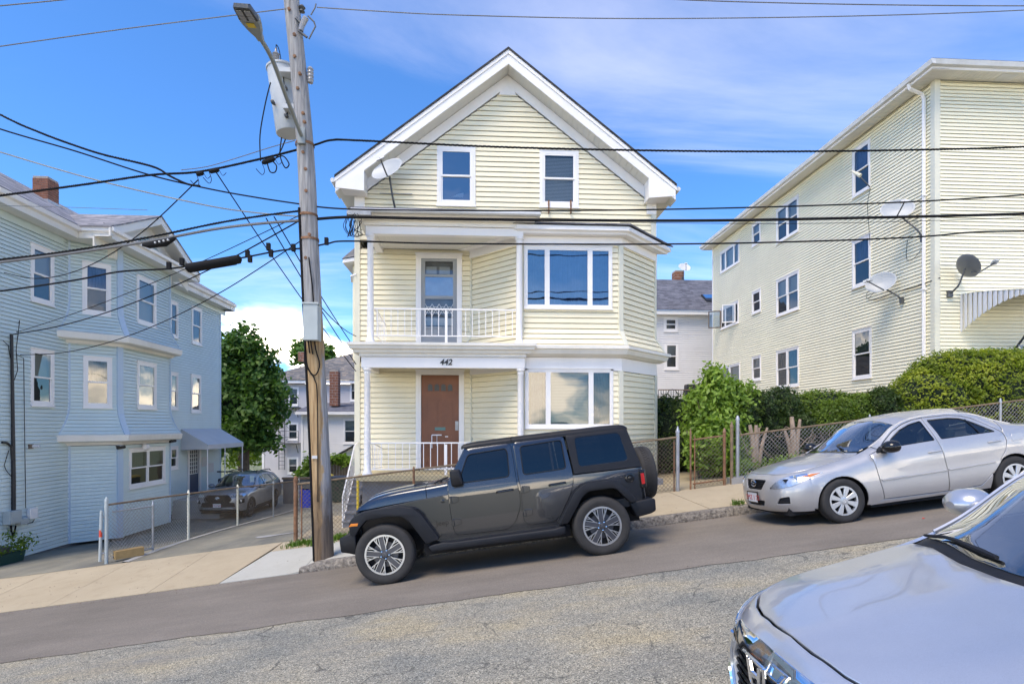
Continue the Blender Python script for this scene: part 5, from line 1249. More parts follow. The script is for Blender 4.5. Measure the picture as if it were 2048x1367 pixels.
# lamp on its long arm over the street
lm = empty('street_lamp', pole_at(290), 'grey street lamp on a long curved arm fixed to the utility pole', 'street lamp')
a0 = pole_at(284)+Vector((0, -.14, 0)); a1 = atY(575, 200, 9.1); a2 = atY(545, 120, 8.4); a3 = atY(519, 74, 7.95)
b = MB(); b.tube(crv([a0, a1, a2, a3], 6), .032, 10); b.build('lamp_arm', 'lamp_grey', lm, smooth=True)
b = MB(); q = pole_at(280); b.box(q.x-.06, q.x+.06, YP-.2, YP-.13, q.z-.15, q.z+.12); b.build('arm_bracket', 'lamp_grey', lm)
h0 = atY(520, 76, 7.96); h1 = atY(482, 12, 7.25); d = (h1-h0); L = d.length; d.normalize(); sx = d.cross(Vector((0, 0, 1))).normalized(); nz = sx.cross(d).normalized()
def hp(t, w, h): return h0+d*(t*L)+sx*w+nz*h
b = MB(); secs = [(-.05, .045, .04), (.08, .05, .045), (.28, .10, .06), (.50, .135, .07), (.62, .135, .07)]; P = []
for t, w, h in secs: P.append([hp(t, -w, 0), hp(t, -w*.9, h), hp(t, w*.9, h), hp(t, w, 0), hp(t, w*.8, -.03), hp(t, -w*.8, -.03)])
b.grid(P, close=True); b.poly(P[0][::-1]); b.poly(P[-1]); b.build('lamp_head', 'lamp_grey', lm)
P = []
b = MB()
for t, w, h in ((.62, .125, .06), (.95, .11, .05), (1.0, .09, .03)): P.append([hp(t, -w, 0), hp(t, -w*.9, h), hp(t, w*.9, h), hp(t, w, 0), hp(t, w*.95, -.02), hp(t, -w*.95, -.02)])
b.grid(P, close=True); b.poly(P[-1]); b.build('optic_housing', 'dark_grey_metal', lm)
for i in range(2):
    for j in range(2):
        b = MB(); c = hp(.70+.16*j, -.05+.1*i, -.024); b.prism([c-d*.05-sx*.035, c+d*.05-sx*.035, c+d*.05+sx*.035, c-d*.05+sx*.035], nz*-.012); b.build('lens', 'porcelain', lm)
b = MB(); c = hp(.5, .0, -.034); b.prism([c-d*.05-sx*.05, c+d*.05-sx*.05, c+d*.05+sx*.05, c-d*.05+sx*.05], nz*-.004); b.build('warning_label', 'yellow_plastic', lm)
# transformer
tf = empty('pole_transformer', pole_at(280)+Vector((-.3, .3, 0)), 'light grey cylindrical transformer hung high behind the pole', 'transformer')
t0, t1 = atY(579, 268, 10.35), atY(561, 140, 10.35); ax = (t1-t0).normalized()
b = MB(); k = 28; P = []
side = ax.cross(Vector((0, 1, 0))).normalized(); fw = side.cross(ax)
for tt, r in ((0, .001), (0, .215), (.012, .225), (.5, .225), (1.0, .225), (1.0, .24), (1.03, .24), (1.035, .19), (1.06, .17), (1.065, .001)):
    c = t0+(t1-t0)*tt; P.append([c+side*(r*math.cos(2*math.pi*j/k))+fw*(r*math.sin(2*math.pi*j/k)) for j in range(k)])
b.grid(P, close=True); b.build('tank', 'transformer_grey', tf, smooth=True, angle=40, recalc=True)
for s_ in (.25, .8):
    c = t0+(t1-t0)*s_; b = MB(); b.box(c.x+.05, c.x+.34, c.y-.38, c.y-.1, c.z-.03, c.z+.05); b.build('hanger_bracket', 'transformer_grey', tf)
bs = t1+side*-.05; bs = t1+Vector((-.06, -.05, .05))
b = MB(); b.lathe([(.0, 0), (.05, 0), (.05, .03)]+[(.045+.02*(i % 2), .04+.022*i) for i in range(9)]+[(.02, .25), (.02, .3), (0, .3)], bs, 'z', 12); b.build('bushing', 'porcelain', tf, smooth=True)
for px, py in ((546, 205), (571, 176), (573, 232)):
    c = atY(px, py, 10.1); b = MB(); b.lathe([(0, -.06), (.03, -.05), (.035, .0), (.02, .06)], c, 'y', 8); b.build('terminal', 'dark_grey_metal', tf)
b = MB(); b.tube(crv([bs+Vector((0, 0, .3)), atY(553, 90, 10.2), atY(560, 108, 10.2), atY(570, 180, 10.1), atY(576, 235, 10.1)], 6), .008, 5); b.build('jumper_wire', 'cable', tf)
c = pole_at(150)+Vector((.2, .0, 0)); b = MB(); b.lathe([(0, -.14), (.045, -.13)]+[(.045+.012*(i % 2), -.11+.03*i) for i in range(8)]+[(.03, .14), (0, .14)], c, 'z', 12); b.build('surge_arrester', 'porcelain', tf, smooth=True)
# fuse cut-out at the top
fc = empty('fuse_cutout', pole_at(30), 'grey fuse cut-out bracket on the upper pole beside the top wire', 'insulator')
def ap(px, py, Y=YP-.12): return atY(px, py, Y)
b = MB(); b.tube([ap(592, 36), ap(607, 52)], .022, 6); b.tube([ap(598, 62), ap(614, 75)], .022, 6); b.build('cutout_arm', 'dark_grey_metal', fc)
b = MB(); b.tube([ap(612, 36), ap(604, 52), ap(602, 62)], [.05, .045, .04], 10); b.build('cutout_body', 'porcelain', fc)
b = MB(); b.tube([ap(616, 32), ap(628, 44), ap(631, 53), ap(618, 78)], .014, 6); b.tube([ap(622, 30), ap(630, 16), ap(632, 8)], .012, 6); b.build('fuse_link', 'dark_grey_metal', fc)
c = pole_at(20)+Vector((.17, -.03, 0)); b = MB(); b.lathe([(0, -.06), (.05, -.05), (.03, -.01), (.06, .02), (.03, .06), (0, .07)], c, 'z', 12); b.build('pin_insulator', 'dark_grey_metal', fc, smooth=True)
# grey cabinet on the pole
gb_ = empty('pole_cabinet', pole_at(680)+Vector((0, -.2, 0)), 'pale grey steel cabinet strapped to the middle of the pole', 'box')
q0, q1 = atY(606.5, 608, YP-.32), atY(636, 680, YP-.32)
b = MB(); b.box(q0.x, q1.x, YP-.34, YP-.12, q1.z, q0.z); b.build('cabinet_body', 'box_grey', gb_, bevel=.008); b = MB(); b.box(q0.x-.012, q1.x+.012, YP-.355, YP-.12, q0.z+.001, q0.z+.03); b.build('cabinet_lid', 'box_grey', gb_)
b = MB(); b.tube([(q0.x+.06, YP-.25, q1.z), (q0.x+.07, YP-.2, q1.z-.2)], .012, 5); b.tube([(q0.x+.1, YP-.25, q1.z), (q0.x+.12, YP-.2, q1.z-.22)], .012, 5); b.build('cabinet_leads', 'cable', gb_)

# ================================================================== overhead lines
def cable(name, label, pts, r, mat='cable', n=8, twist=0, extra=None, group=None):
    c = crv(pts, n); o = None; b = MB(); b.tube(c, r, 6)
    if twist:
        c2 = crv(pts, 80)
        for ph in (0, 2.1, 4.2):
            b.tube([p+Vector((0, math.cos(i*twist+ph)*r*.9, math.sin(i*twist+ph)*r*.9)) for i, p in enumerate(c2)], r*.75, 4, cap=False)
    o = b.build(name, mat); tag(o, label, 'cable', group); return o
def PY(pts, Y=YP): return [atY(x, y, Y) for x, y in pts]
cable('power_cable', 'twisted black cable crossing the gable windows of the cream house', PY([(608, 298), (635, 288), (665, 280), (720, 281), (1000, 294), (1300, 301), (1560, 303), (1820, 300), (2060, 293), (2300, 276)]), .012, twist=.9)
cable('phone_cable', 'thin black cable running just above the upper porch roof', PY([(622, 412), (700, 418), (900, 421), (1100, 421), (1310, 419), (1600, 412), (1850, 402), (2060, 389), (2300, 372)]), .014)
cable('trunk_cable', 'thickest black cable running level with the upper porch roof edge', PY([(612, 440), (700, 434), (860, 437), (1100, 440), (1400, 441), (1700, 436), (2060, 427), (2300, 415)]), .026)
cable('phone_cable', 'black cable crossing the upper porch columns and upper bay window top', PY([(610, 497), (655, 487), (700, 482), (900, 487), (1320, 488), (1600, 483), (1830, 474), (1950, 464), (2060, 462), (2300, 455)]), .015)
cable('drop_wire', 'hair-thin wire just below the thickest cable near the yellow house', PY([(1240, 445), (1600, 447), (1900, 440), (2060, 434)]), .005)
cable('primary_wire', 'thin bare wire leaving the pole top over the cream house gable', PY([(634, 15), (760, 23), (900, 30), (1200, 37), (1500, 36), (1800, 30), (2060, 20), (2300, 5)], YP-.1), .009, 'grey_cable')
cable('primary_wire', 'thin bare wire high over the yellow house corner', PY([(1180, -16), (1350, -1), (1600, 7), (1850, 11), (2060, 12), (2300, 11)], 9.0), .009, 'grey_cable')
cable('primary_wire', 'thin bare wire climbing to the pole top behind the lamp head', PY([(-250, 130), (0, 93), (250, 58), (450, 33), (588, 16)], YP-.1), .009, 'grey_cable')
cable('primary_wire', 'thin bare wire above the blue house, highest of the wires there', PY([(-250, 36), (0, 12), (125, 0), (300, -20)], 9.2), .009, 'grey_cable')
cable('service_cable', 'lumpy black cable coming down over the blue roof to the splices', PY([(-200, 120), (0, 229), (80, 265), (150, 291), (210, 310), (305, 333), (340, 352), (375, 368), (400, 372)], YP-.4), .012, twist=.5)
cable('service_cable', 'black cable sloping down past the splices to the pole', PY([(-200, 190), (0, 258), (150, 302), (300, 350), (420, 378), (520, 396), (607, 409)]), .013)
cable('service_cable', 'pale grey wire sagging over the gable of the blue house', PY([(-200, 240), (0, 304), (200, 362), (400, 408), (500, 424), (600, 433)], YP+.3), .012, 'pale_cable')
cable('power_cable', 'twisted black cable rising from over the blue roof to the transformer', PY([(-250, 422), (0, 391), (160, 370), (300, 350), (400, 343), (520, 318), (600, 298)]), .013, twist=.9)
cable('power_wire', 'bare grey wire rising beside the splices to the transformer foot', PY([(362, 340), (415, 333), (480, 314), (540, 295), (590, 281)], YP+.1), .008, 'grey_cable')
cable('trunk_cable', 'thick grey-topped cable crossing the upper windows of the blue house', PY([(-250, 552), (0, 524), (150, 505), (300, 482), (430, 458), (520, 447), (612, 440)]), .024, 'grey_cable')
cable('phone_cable', 'lashed black cable just above the thick grey-topped one over the blue house', PY([(-250, 545), (0, 519), (150, 500), (300, 474), (430, 447), (520, 432), (612, 420)]), .012, twist=.5)
cable('phone_cable', 'black cable passing through the fat splice sleeve over the blue house', PY([(-250, 612), (0, 582), (150, 560), (240, 543), (340, 537), (400, 527), (480, 516), (560, 501), (610, 496)]), .015)
cable('phone_cable', 'thin grey wire crossing the blue roof level with its chimney base', PY([(-200, 404), (0, 411), (120, 414), (295, 420)], 13.2), .006, 'grey_cable')
# drops to the houses
def drop(label, a, c, sag, r=.010, mid=None):
    pts = [a]+[a.lerp(c, t)-Vector((0, 0, sag*4*t*(1-t))) for t in (.2, .4, .6, .8)]+[c]; cable('service_drop', label, pts, r)
drop('service drop from the pole to the conduit on the blue wall', pole_at(438)+Vector((-.1, 0, 0)), onq(20, 668, .08), .35, .013)
drop('slack lower service drop ending above the lower blue window', pole_at(478)+Vector((-.1, 0, 0)), onq(34, 709, .08), .55, .010)
drop('service wire from the splices across the blue gable', atY(396, 360, YP), onq(0, 545, .1), .7, .010)
drop('upper service wire slanting down to the blue wall behind the sleeve', pole_at(428)+Vector((-.1, 0, 0)), onq(28, 664, .06), .15, .008)
for i, (a, c, s) in enumerate((((432, 344), (712, 742), .1), ((548, 433), (712, 700), .06), ((532, 436), (712, 728), .05), ((612, 575), (712, 672), .12))):
    drop(['wire slanting from the splices down behind the pole to the cream house corner', 'second wire slanting from the pole to the cream house corner', 'third wire crossing behind the pole to the cream house corner', 'short slack wire from the cabinet height to the cream house corner'][i], atY(*a, YP), atY(*c, 14.22), s, .010)
sp = empty('splice_sleeve', atY(430, 527, YP), 'fat black splice sleeve on the cable over the blue house', 'splice')
a, c = atY(374, 536, YP), atY(479, 518, YP); dd = (c-a).normalized()
b = MB(); b.tube([a-dd*.02, a, a+dd*.01, c-dd*.01, c, c+dd*.03], [.03, .06, .075, .075, .07, .03], 14); b.build('sleeve_body', 'cable', sp, smooth=True)
b = MB(); b.tube([a+dd*.05+Vector((0, 0, -.078)), c-dd*.05+Vector((0, 0, -.078))], .012, 5); b.build('sleeve_seam', 'cable', sp)
tb = empty('terminal_block', atY(328, 483, YP), 'black cable terminal hanging under the thick cable before the gable', 'splice')
a, c = atY(285, 490, YP-.03), atY(350, 476, YP-.03); b = MB(); b.tube([a, a.lerp(c, .2)-Vector((0, 0, .03)), a.lerp(c, .7)-Vector((0, 0, .05)), c], [.02, .05, .055, .03], 8); b.build('terminal_body', 'cable', tb)
for k in range(4):
    q = a.lerp(c, .45+.13*k)+Vector((0, -.055, -.03)); b = MB(); b.lathe([(0, -.02), (.016, -.015), (.016, .02)], q, 'y', 6); b.build('terminal_port', 'dish_white', tb)
for i, (px, py, px2, py2) in enumerate(((393, 349, 407, 345), (418, 343, 438, 339), (524, 326, 550, 317))):
    s_ = empty('cable_splice', atY(px, py, YP), ['small black splice sleeve of a pair over the blue gable, farther from the pole', 'small black splice sleeve of a pair over the blue gable, nearer the pole', 'small black splice sleeve below the transformer'][i], 'splice')
    a, c = atY(px, py, YP-.04), atY(px2, py2, YP-.04); b = MB(); b.tube([a, a.lerp(c, .15), a.lerp(c, .85), c], [.02, .04, .04, .02], 8); b.build('sleeve_body', 'cable', s_)
    b = MB(); b.tube(crv([c, c+Vector((.06, 0, -.1)), c+Vector((.12, 0, -.05))], 4), .005, 4); b.build('tail_wire', 'cable', s_)
    b = MB(); b.tube(crv([a, a+Vector((.05, -.02, -.14)), a+Vector((.0, .0, -.2)), a+Vector((-.1, 0, -.1))], 4), .006, 4); b.build('tail_wire', 'cable', s_)
lp = empty('transformer_leads', pole_at(270)+Vector((-.3, 0, 0)), 'looped black leads hanging from the transformer to the splices', 'cable')
for pts in ([(541, 165), (530, 210), (520, 270), (521, 322)], [(571, 278), (562, 300), (552, 316), (540, 322)], [(563, 275), (560, 310), (570, 335), (578, 328), (566, 312), (548, 318)], [(534, 325), (540, 343), (550, 344), (553, 332), (545, 322)]):
    b = MB(); b.tube(crv(PY(pts, YP+.1), 7), .011, 5); b.build('lead', 'cable', lp)
cl = empty('wire_tangle', atY(706, 450, 12.6), 'tangle of black wires at the upper porch corner of the cream house', 'cable')
random.seed(11)
for k in range(9):
    x0 = 694+random.uniform(0, 22); pts = [(x0, 424+random.uniform(0, 6)), (x0+random.uniform(-14, 10), 444+random.uniform(-6, 8)), (x0+random.uniform(-10, 14), 465+random.uniform(-8, 8)), (x0+random.uniform(-6, 12), 470), (x0+random.uniform(0, 14), 440)]
    b = MB(); b.tube(crv([atY(x, y, 12.45+random.uniform(-.1, .1)) for x, y in pts], 6), .007, 4); b.build('loop', 'cable', cl)
b = MB(); b.box(*[atY(694, 424, 12.5).x, atY(742, 424, 12.5).x], 12.46, 12.56, atY(700, 430, 12.5).z, atY(700, 422, 12.5).z); b.build('wire_tray', 'galvanised', cl)
for i, (px, py) in enumerate(((497, 499), (536, 488), (588, 490), (653, 478), (492, 508), (544, 501), (382, 337), (415, 331))):
    pass
cw = empty('cable_clamps', atY(540, 500, YP), 'row of small black clamps on the sleeve cable next to the pole', 'clamp')
for px, py in ((495, 506), (537, 492), (587, 494), (653, 481), (500, 516), (542, 505), (338, 530), (364, 522)):
    a = atY(px, py+6, YP-.02); b = MB(); b.box(a.x-.03, a.x+.03, a.y-.03, a.y+.03, a.z-.02, a.z+.1); b.build('clamp', 'cable', cw)

# ================================================================== satellite dishes
def dish(name, label, c, nrm, rx, rz, mat, foot, lnb, arm0=None, ears=False, armmat='dark_grey_metal', roll=0, lnbmat='dish_white'):
    c, nrm = Vector(c), Vector(nrm).normalized(); o = empty(name, foot, label, 'satellite dish')
    up_ = Vector((0, 0, 1)); sd = up_.cross(nrm).normalized(); u2 = nrm.cross(sd); sd, u2 = sd*math.cos(roll)+u2*math.sin(roll), u2*math.cos(roll)-sd*math.sin(roll)
    b = MB(); P = []; k = 28; rings = [(.001, -.0), (.35, .02), (.65, .05), (.9, .09), (1, .115), (1.02, .11), (1.0, .095), (.85, .06), (.5, .015), (.001, -.02)]
    for r, h in rings: P.append([c+sd*(rx*r*math.cos(2*math.pi*j/k))+u2*(rz*r*math.sin(2*math.pi*j/k))+nrm*(h*.6-.05) for j in range(k)])
    b.grid(P, close=True); b.build('reflector', mat, o, smooth=True, angle=60, recalc=True)
    foot, lnb = Vector(foot), Vector(lnb); bk = c-nrm*.1
    b = MB(); b.tube(crv([foot, foot.lerp(bk, .35)+Vector((0, -.1, -.05)), foot.lerp(bk, .75)+Vector((0, -.03, -.06)), bk], 4), .024, 8); b.build('mast', armmat, o)
    b = MB(); b.tube([bk-u2*rz*.55, c-u2*rz*1.0+nrm*.05, lnb], .018, 6); b.build('feed_arm', armmat, o)
    b = MB(); dl = (c-lnb).normalized(); w = sd
    b.prism([lnb-w*.10-u2*.03, lnb+w*.10-u2*.03, lnb+w*.08+u2*.04, lnb-w*.08+u2*.04], dl*.07)
    for s_ in (-.06, .0, .06): b.tube([lnb+w*s_+dl*.06, lnb+w*s_+dl*.12], .022, 8)
    b.build('receiver_head', lnbmat, o)
    b = MB(); b.box(foot.x-.07, foot.x+.07, foot.y-.03, foot.y+.04, foot.z-.09, foot.z+.09); b.build('foot_plate', armmat, o); return o
dish('satellite_dish', 'pale grey satellite dish above the upper porch roof of the cream house', atY(774, 338, 13.75), (-.35, -.8, .42), .40, .30, 'dish_grey', atY(792, 424, 14.15), atY(760, 316, 13.0), roll=.35)
dish('satellite_dish', 'satellite dish with black mark, highest on the yellow side wall', FS.p(-15.75, FS.hit(1820, 424)[1], .55), (-.55, -.8, .25), .42, .30, 'dish_grey', FS.p(-15.4, FS.hit(1848, 478)[1], .05), FS.p(-15.2, FS.hit(1848, 410)[1], .75), roll=-.1)
dish('satellite_dish', 'round grey dish with square receiver below the marked dish on the yellow side wall', FS.p(-16.5, FS.hit(1778, 570)[1], .5), (-.62, -.7, .3), .40, .32, 'dish_grey', FS.p(-16.2, FS.hit(1796, 604)[1], .05), FS.p(-16.5, FS.hit(1790, 563)[1], .95), lnbmat='dish_grey', roll=.3)
dish('satellite_dish', 'dark charcoal dish with long arm on the front corner of the yellow house', FF.p(FF.hit(1908, 541)[0], FF.hit(1908, 541)[1], .45), (.80, -.05, .6), .40, .32, 'dish_dark', FF.p(FF.hit(1890, 588)[0]+.1, FF.hit(1890, 588)[1], .05), FF.p(FF.hit(1949, 524)[0]-.2, FF.hit(1949, 524)[1]-.25, .9), roll=-.5, armmat='dark_grey_metal', lnbmat='dish_grey')
dish('satellite_dish', 'small white dish beside the stubby chimney of the white house', atY(1369, 534, Y2+4.0), (.1, -.8, .5), .42, .34, 'dish_white', atY(1366, 557, Y2+4.3), atY(1372, 526, Y2+3.3))
an = empty('wall_antenna', FS.p(-17.6, FS.hit(1743, 374)[1], .05), 'small cream antenna on a bracket beside the top yellow window', 'antenna')
a, c, d_ = FS.p(-17.6, FS.hit(1743, 374)[1], .05), FS.p(-17.7, FS.hit(1733, 358)[1], .3), FS.p(-17.9, FS.hit(1714, 354)[1], .45)
b = MB(); b.tube([a, c], .02, 6); b.build('bracket', 'dark_grey_metal', an); b = MB(); b.tube([c+Vector((0, 0, .04)), d_], [.07, .03], 8); b.build('antenna_body', 'cream_trim', an)
for i, pts in enumerate(([(1744, 376), (1738, 410), (1742, 470), (1743, 490)], [(1818, 480), (1816, 515), (1826, 520), (1845, 500), (1852, 480)], [(1800, 582), (1830, 575), (1862, 563), (1878, 556)], [(1748, 575), (1735, 590), (1745, 600), (1775, 590)], [(1756, 580), (1740, 598), (1760, 598), (1790, 585)])):
    b = MB(); b.tube(crv([FS.p(FS.hit(x, y)[0], FS.hit(x, y)[1], .05) if x < 1868 else FF.p(FF.hit(x, y)[0], FF.hit(x, y)[1], .05) for x, y in pts], 6), .014 if i == 2 else .007, 5)
    tag(b.build('dish_cable', 'cable'), ['wire hanging from the small antenna down the yellow wall', 'looped wire hanging below the marked dish', 'black cable joining two dishes around the yellow house corner', 'outer slack loop beside the round grey dish', 'inner slack loop beside the round grey dish'][i], 'cable')
# ================================================================== chain-link fences and gates
def chainlink(parent, A, C, zf, z0, h, mat, pitch=.088, r=.0034, name='wire_mesh'):
    """two layers of slanting wires between A and C (x,y), standing on zf"""
    A, C = Vector((*A, 0)), Vector((*C, 0)); L = (C-A).length; t = (C-A)/L; nrm = t.cross(Vector((0, 0, 1))); b = MB(); H_ = h-z0
    n = int((L+H_)/pitch)
    def P(s, v, d):
        q = A+t*s+nrm*d; return Vector((q.x, q.y, zf(q.x, q.y)+z0+v))
    for i in range(n+1):
        s0 = -H_+i*pitch
        for sg in (1, -1):
            a, c = (s0, 0), (s0+H_, H_)
            if a[0] < 0: a = (0, -s0)
            if c[0] > L: c = (L, L-s0)
            if c[0]-a[0] < .01: continue
            if sg < 0: a, c = (L-a[0], a[1]), (L-c[0], c[1])
            m = (P(*a, sg*.002)+P(*c, sg*.002))/2
            b.tube([P(*a, sg*.002), P(*c, sg*.002)], r, 3, cap=False)
    return b.build(name, mat, parent, kind='stuff')
def post(parent, X, Y, z0, z1, r, mat, cap='ball', name='post'):
    b = MB(); b.lathe([(0, z0-.2), (r, z0-.2), (r, z1), (r*1.18, z1), (r*1.18, z1+.03), (r*.9, z1+.05)]+([(r*.8, z1+.075), (r*.35, z1+.1), (0, z1+.105)] if cap == 'ball' else [(r*.3, z1+.13), (0, z1+.135)]), (X, Y, 0), 'z', 12)
    return b.build(name, mat, parent, smooth=True, angle=40)
def rail(parent, pts, r, mat, name='top_rail'):
    b = MB(); b.tube(pts, r, 8); return b.build(name, mat, parent, smooth=True)
# fence between the two driveways
fpts = [(-7.60, 12.08), (-7.30, 13.30), (-7.12, 14.4), (-7.10, 17.2), (-7.02, 19.9), (-7.0, 22.6)]
fd = empty('chain_link_fence', (-7.6, 12.08, zmain(-7.2, 12.1)), 'low chain-link fence with brown top rail between the driveways', 'fence')
def zfd(X, Y): return zmain(-7.15, Y)
for i, (X, Y) in enumerate(fpts):
    z = zfd(X, Y)
    if i == 0: post(fd, X, Y, z, z+1.2, .034, 'box_grey', 'ball')
    elif i == 1: continue
    else: post(fd, X, Y, z, z+1.13, .028, 'cream_trim' if i < 4 else 'galvanised', 'ball')
for k_, (a, c) in enumerate(zip(fpts[:-1], fpts[1:])):
    chainlink(fd, a, c, zfd, .03, 1.13, 'wire_mesh' if k_ < 2 else 'rusty_mesh', r=.0034 if k_ < 2 else .0028)
rail(fd, [(X, Y, zfd(X, Y)+1.14) for X, Y in fpts], .022, 'rusty_rail')
# folded gate against it
gt = empty('folded_gate', (-7.5, 12.2, zfd(0, 12.2)), 'short chain-link gate folded back beside the white post', 'gate')
ga, gc = (-7.52, 12.14), (-7.20, 13.02)
chainlink(gt, ga, gc, zfd, .06, .98, 'wire_mesh')
rail(gt, [(*p, zfd(0, p[1])+.99) for p in (ga, gc)], .018, 'galvanised'); rail(gt, [(*p, zfd(0, p[1])+.06) for p in (ga, gc)], .018, 'galvanised', 'bottom_rail')
post(gt, *gc, zfd(0, gc[1]), zfd(0, gc[1])+1.0, .024, 'galvanised', 'ball', 'gate_upright')
b = MB(); q = Vector((-7.68, 12.02, zfd(0, 12))); b.tube([q+Vector((-.01, 0, 0)), q+Vector((.02, 0, 1.03))], .027, 10); b.build('gate_upright', 'box_grey', gt)
b = MB(); b.lathe([(.028, .50), (.029, .50), (.029, .64), (.028, .64)], q+Vector((.005, 0, 0)), 'z', 12); b.build('reflective_tape', 'orange_tape', gt)
for z in (.16, .9): b = MB(); b.tube([q+Vector((0, 0, z)), Vector((-7.58, 12.1, q.z+z))], .018, 6); b.build('hinge', 'galvanised', gt)
wbk = empty('wood_block', (-7.38, 12.3, zfd(0, 12.3)), 'squared timber block lying against the folded gate', 'wood block')
b = MB(); fr_ = Frame((-7.44, 12.10, zfd(0, 12.1)+.008), (.42, .42, .02)); b.fbox(fr_, .0, .52, .0, .17, -.16, .0); b.build('timber', 'cut_wood', wbk, bevel=.004)
# front fence of the cream house
YFn = 11.87; ff = empty('chain_link_fence', (-3.75, YFn, zs(-3.75, YFn)), 'rusty chain-link fence along the front of the cream house', 'fence')
zff = lambda X, Y: S*X+.11
xp = [-3.74, -1.34, 1.35, 4.24]
for i, X in enumerate(xp):
    z = zff(X, 0)
    if i == 0: post(ff, X, YFn, z, z+1.22, .042, 'rust', 'ball')
    elif i == 3: post(ff, X, YFn, z, z+1.25, .04, 'galvanised', 'point'); post(ff, X-.07, YFn+.02, z, z+1.0, .018, 'rust', 'ball', 'tension_bar')
    else: post(ff, X, YFn, z, z+1.12, .026, 'rust', 'ball')
post(ff, -3.62, YFn, zff(-3.62, 0), zff(-3.62, 0)+1.05, .015, 'rust', 'ball', 'tension_bar')
for a, c in zip(xp[:-1], xp[1:]): chainlink(ff, (a+.04, YFn), (c-.04, YFn), zff, .03, 1.13, 'rusty_mesh', r=.0036)
rail(ff, [(X, YFn, zff(X, 0)+1.15) for X in xp], .021, 'rusty_rail')
gg = empty('garden_gate', (4.8, YFn, zff(4.8, 0)), 'rusty framed chain-link garden gate between two posts', 'gate')
x0, x1 = 4.52, 5.26
for X, m, cp_ in ((x0, 'rust', 'point'), (x1, 'rust', 'ball')): post(gg, X, YFn, zff(X, 0)+.06, zff(X, 0)+(1.18 if cp_ == 'point' else 1.12), .02 if cp_ == 'point' else .032, m, cp_, 'gate_upright')
post(gg, x0+.09, YFn, zff(x0, 0)+.1, zff(x0, 0)+1.05, .014, 'rust', 'ball', 'gate_upright')
rail(gg, [(x0+.05, YFn, zff(x0, 0)+1.06), (x1, YFn, zff(x1, 0)+1.06)], .018, 'rust'); rail(gg, [(x0+.05, YFn, zff(x0, 0)+.12), (x1, YFn, zff(x1, 0)+.12)], .018, 'rust', 'bottom_rail')
chainlink(gg, (x0+.08, YFn), (x1-.02, YFn), zff, .05, 1.06, 'rusty_mesh', r=.0034)
for X, m, h, r in ((4.43, 'rust', 1.15, .022), (5.40, 'rust', 1.32, .034), (5.50, 'galvanised', 1.48, .036)):
    pass
rf = empty('chain_link_fence', (5.5, YFn, zff(5.5, 0)), 'chain-link fence in front of the hedge, running behind the silver sedan', 'fence')
post(rf, 5.42, YFn, zff(5.4, 0), zff(5.4, 0)+1.22, .034, 'rusty_rail', 'point'); post(rf, 5.55, YFn, zff(5.5, 0), zff(5.5, 0)+1.36, .038, 'galvanised', 'ball')
xq = [5.55, 8.5, 11.5, 14.5, 17.5, 20.5]
for X in xq[1:]: post(rf, X, YFn, zff(X, 0), zff(X, 0)+1.03, .026, 'galvanised')
for a, c in zip(xq[:-1], xq[1:]): chainlink(rf, (a+.04, YFn), (c, YFn), zff, .14, 1.02, 'wire_mesh', r=.0036)
rail(rf, [(X, YFn, zff(X, 0)+1.03) for X in xq], .02, 'rusty_rail')
b = MB(); b.hexa([(5.4, YFn-.06, S*5.4), (21, YFn-.06, S*21), (21, YFn+.2, S*21), (5.4, YFn+.2, S*5.4), (5.4, YFn-.06, S*5.4+.24), (21, YFn-.06, S*21+.24), (21, YFn+.2, S*21+.24), (5.4, YFn+.2, S*5.4+.24)]); b.build('footing', 'step_concrete', rf)
# ================================================================== things at the end of the driveway
def wheelie(nm, label, X, Y, w, h, mat, lid, rz=0):
    z = zmain(X, Y); o = empty(nm, (X, Y, z), label, 'bin'); b = MB()
    def ring(k, zz): return [(X-w/2*k, Y-w*.55*k, zz), (X+w/2*k, Y-w*.55*k, zz), (X+w/2*k, Y+w*.55*k, zz), (X-w/2*k, Y+w*.55*k, zz)]
    b.grid([ring(.78, z+.04), ring(.98, z+h*.86), ring(1.06, z+h*.87), ring(1.06, z+h*.92)], close=True); b.poly(ring(.78, z+.04)[::-1]); b.build('bin_body', mat, o)
    b = MB(); b.grid([ring(1.09, z+h*.92), ring(1.09, z+h*.96), ring(.8, z+h)], close=True); b.poly(ring(.8, z+h)); b.build('bin_lid', lid, o)
    for s in (-1, 1): b = MB(); b.lathe([(0, -.03), (.13, -.03), (.13, .03), (0, .03)], (X+s*w*.45, Y+w*.5, z+.13), 'x', 14); b.build('bin_wheel', 'black_metal', o)
    b = MB(); b.poly([(X+.09*math.cos(a), Y-w*.56, z+h*.55+.09*math.sin(a)) for a in [2*math.pi*i/12 for i in range(12)]]); b.build('bin_mark', 'black_metal', o)
p = atY(646, 1000, 25.5); wheelie('wheelie_bin', 'dark green wheeled bin with yellow lid beside the stairs', p.x, 25.5, .66, 1.18, 'green_plastic', 'yellow_plastic')
p = atY(678, 1000, 25.3); wheelie('wheelie_bin', 'dark green wheeled bin with dark lid beside the stairs', p.x, 25.3, .72, 1.12, 'green_plastic', 'black_metal')
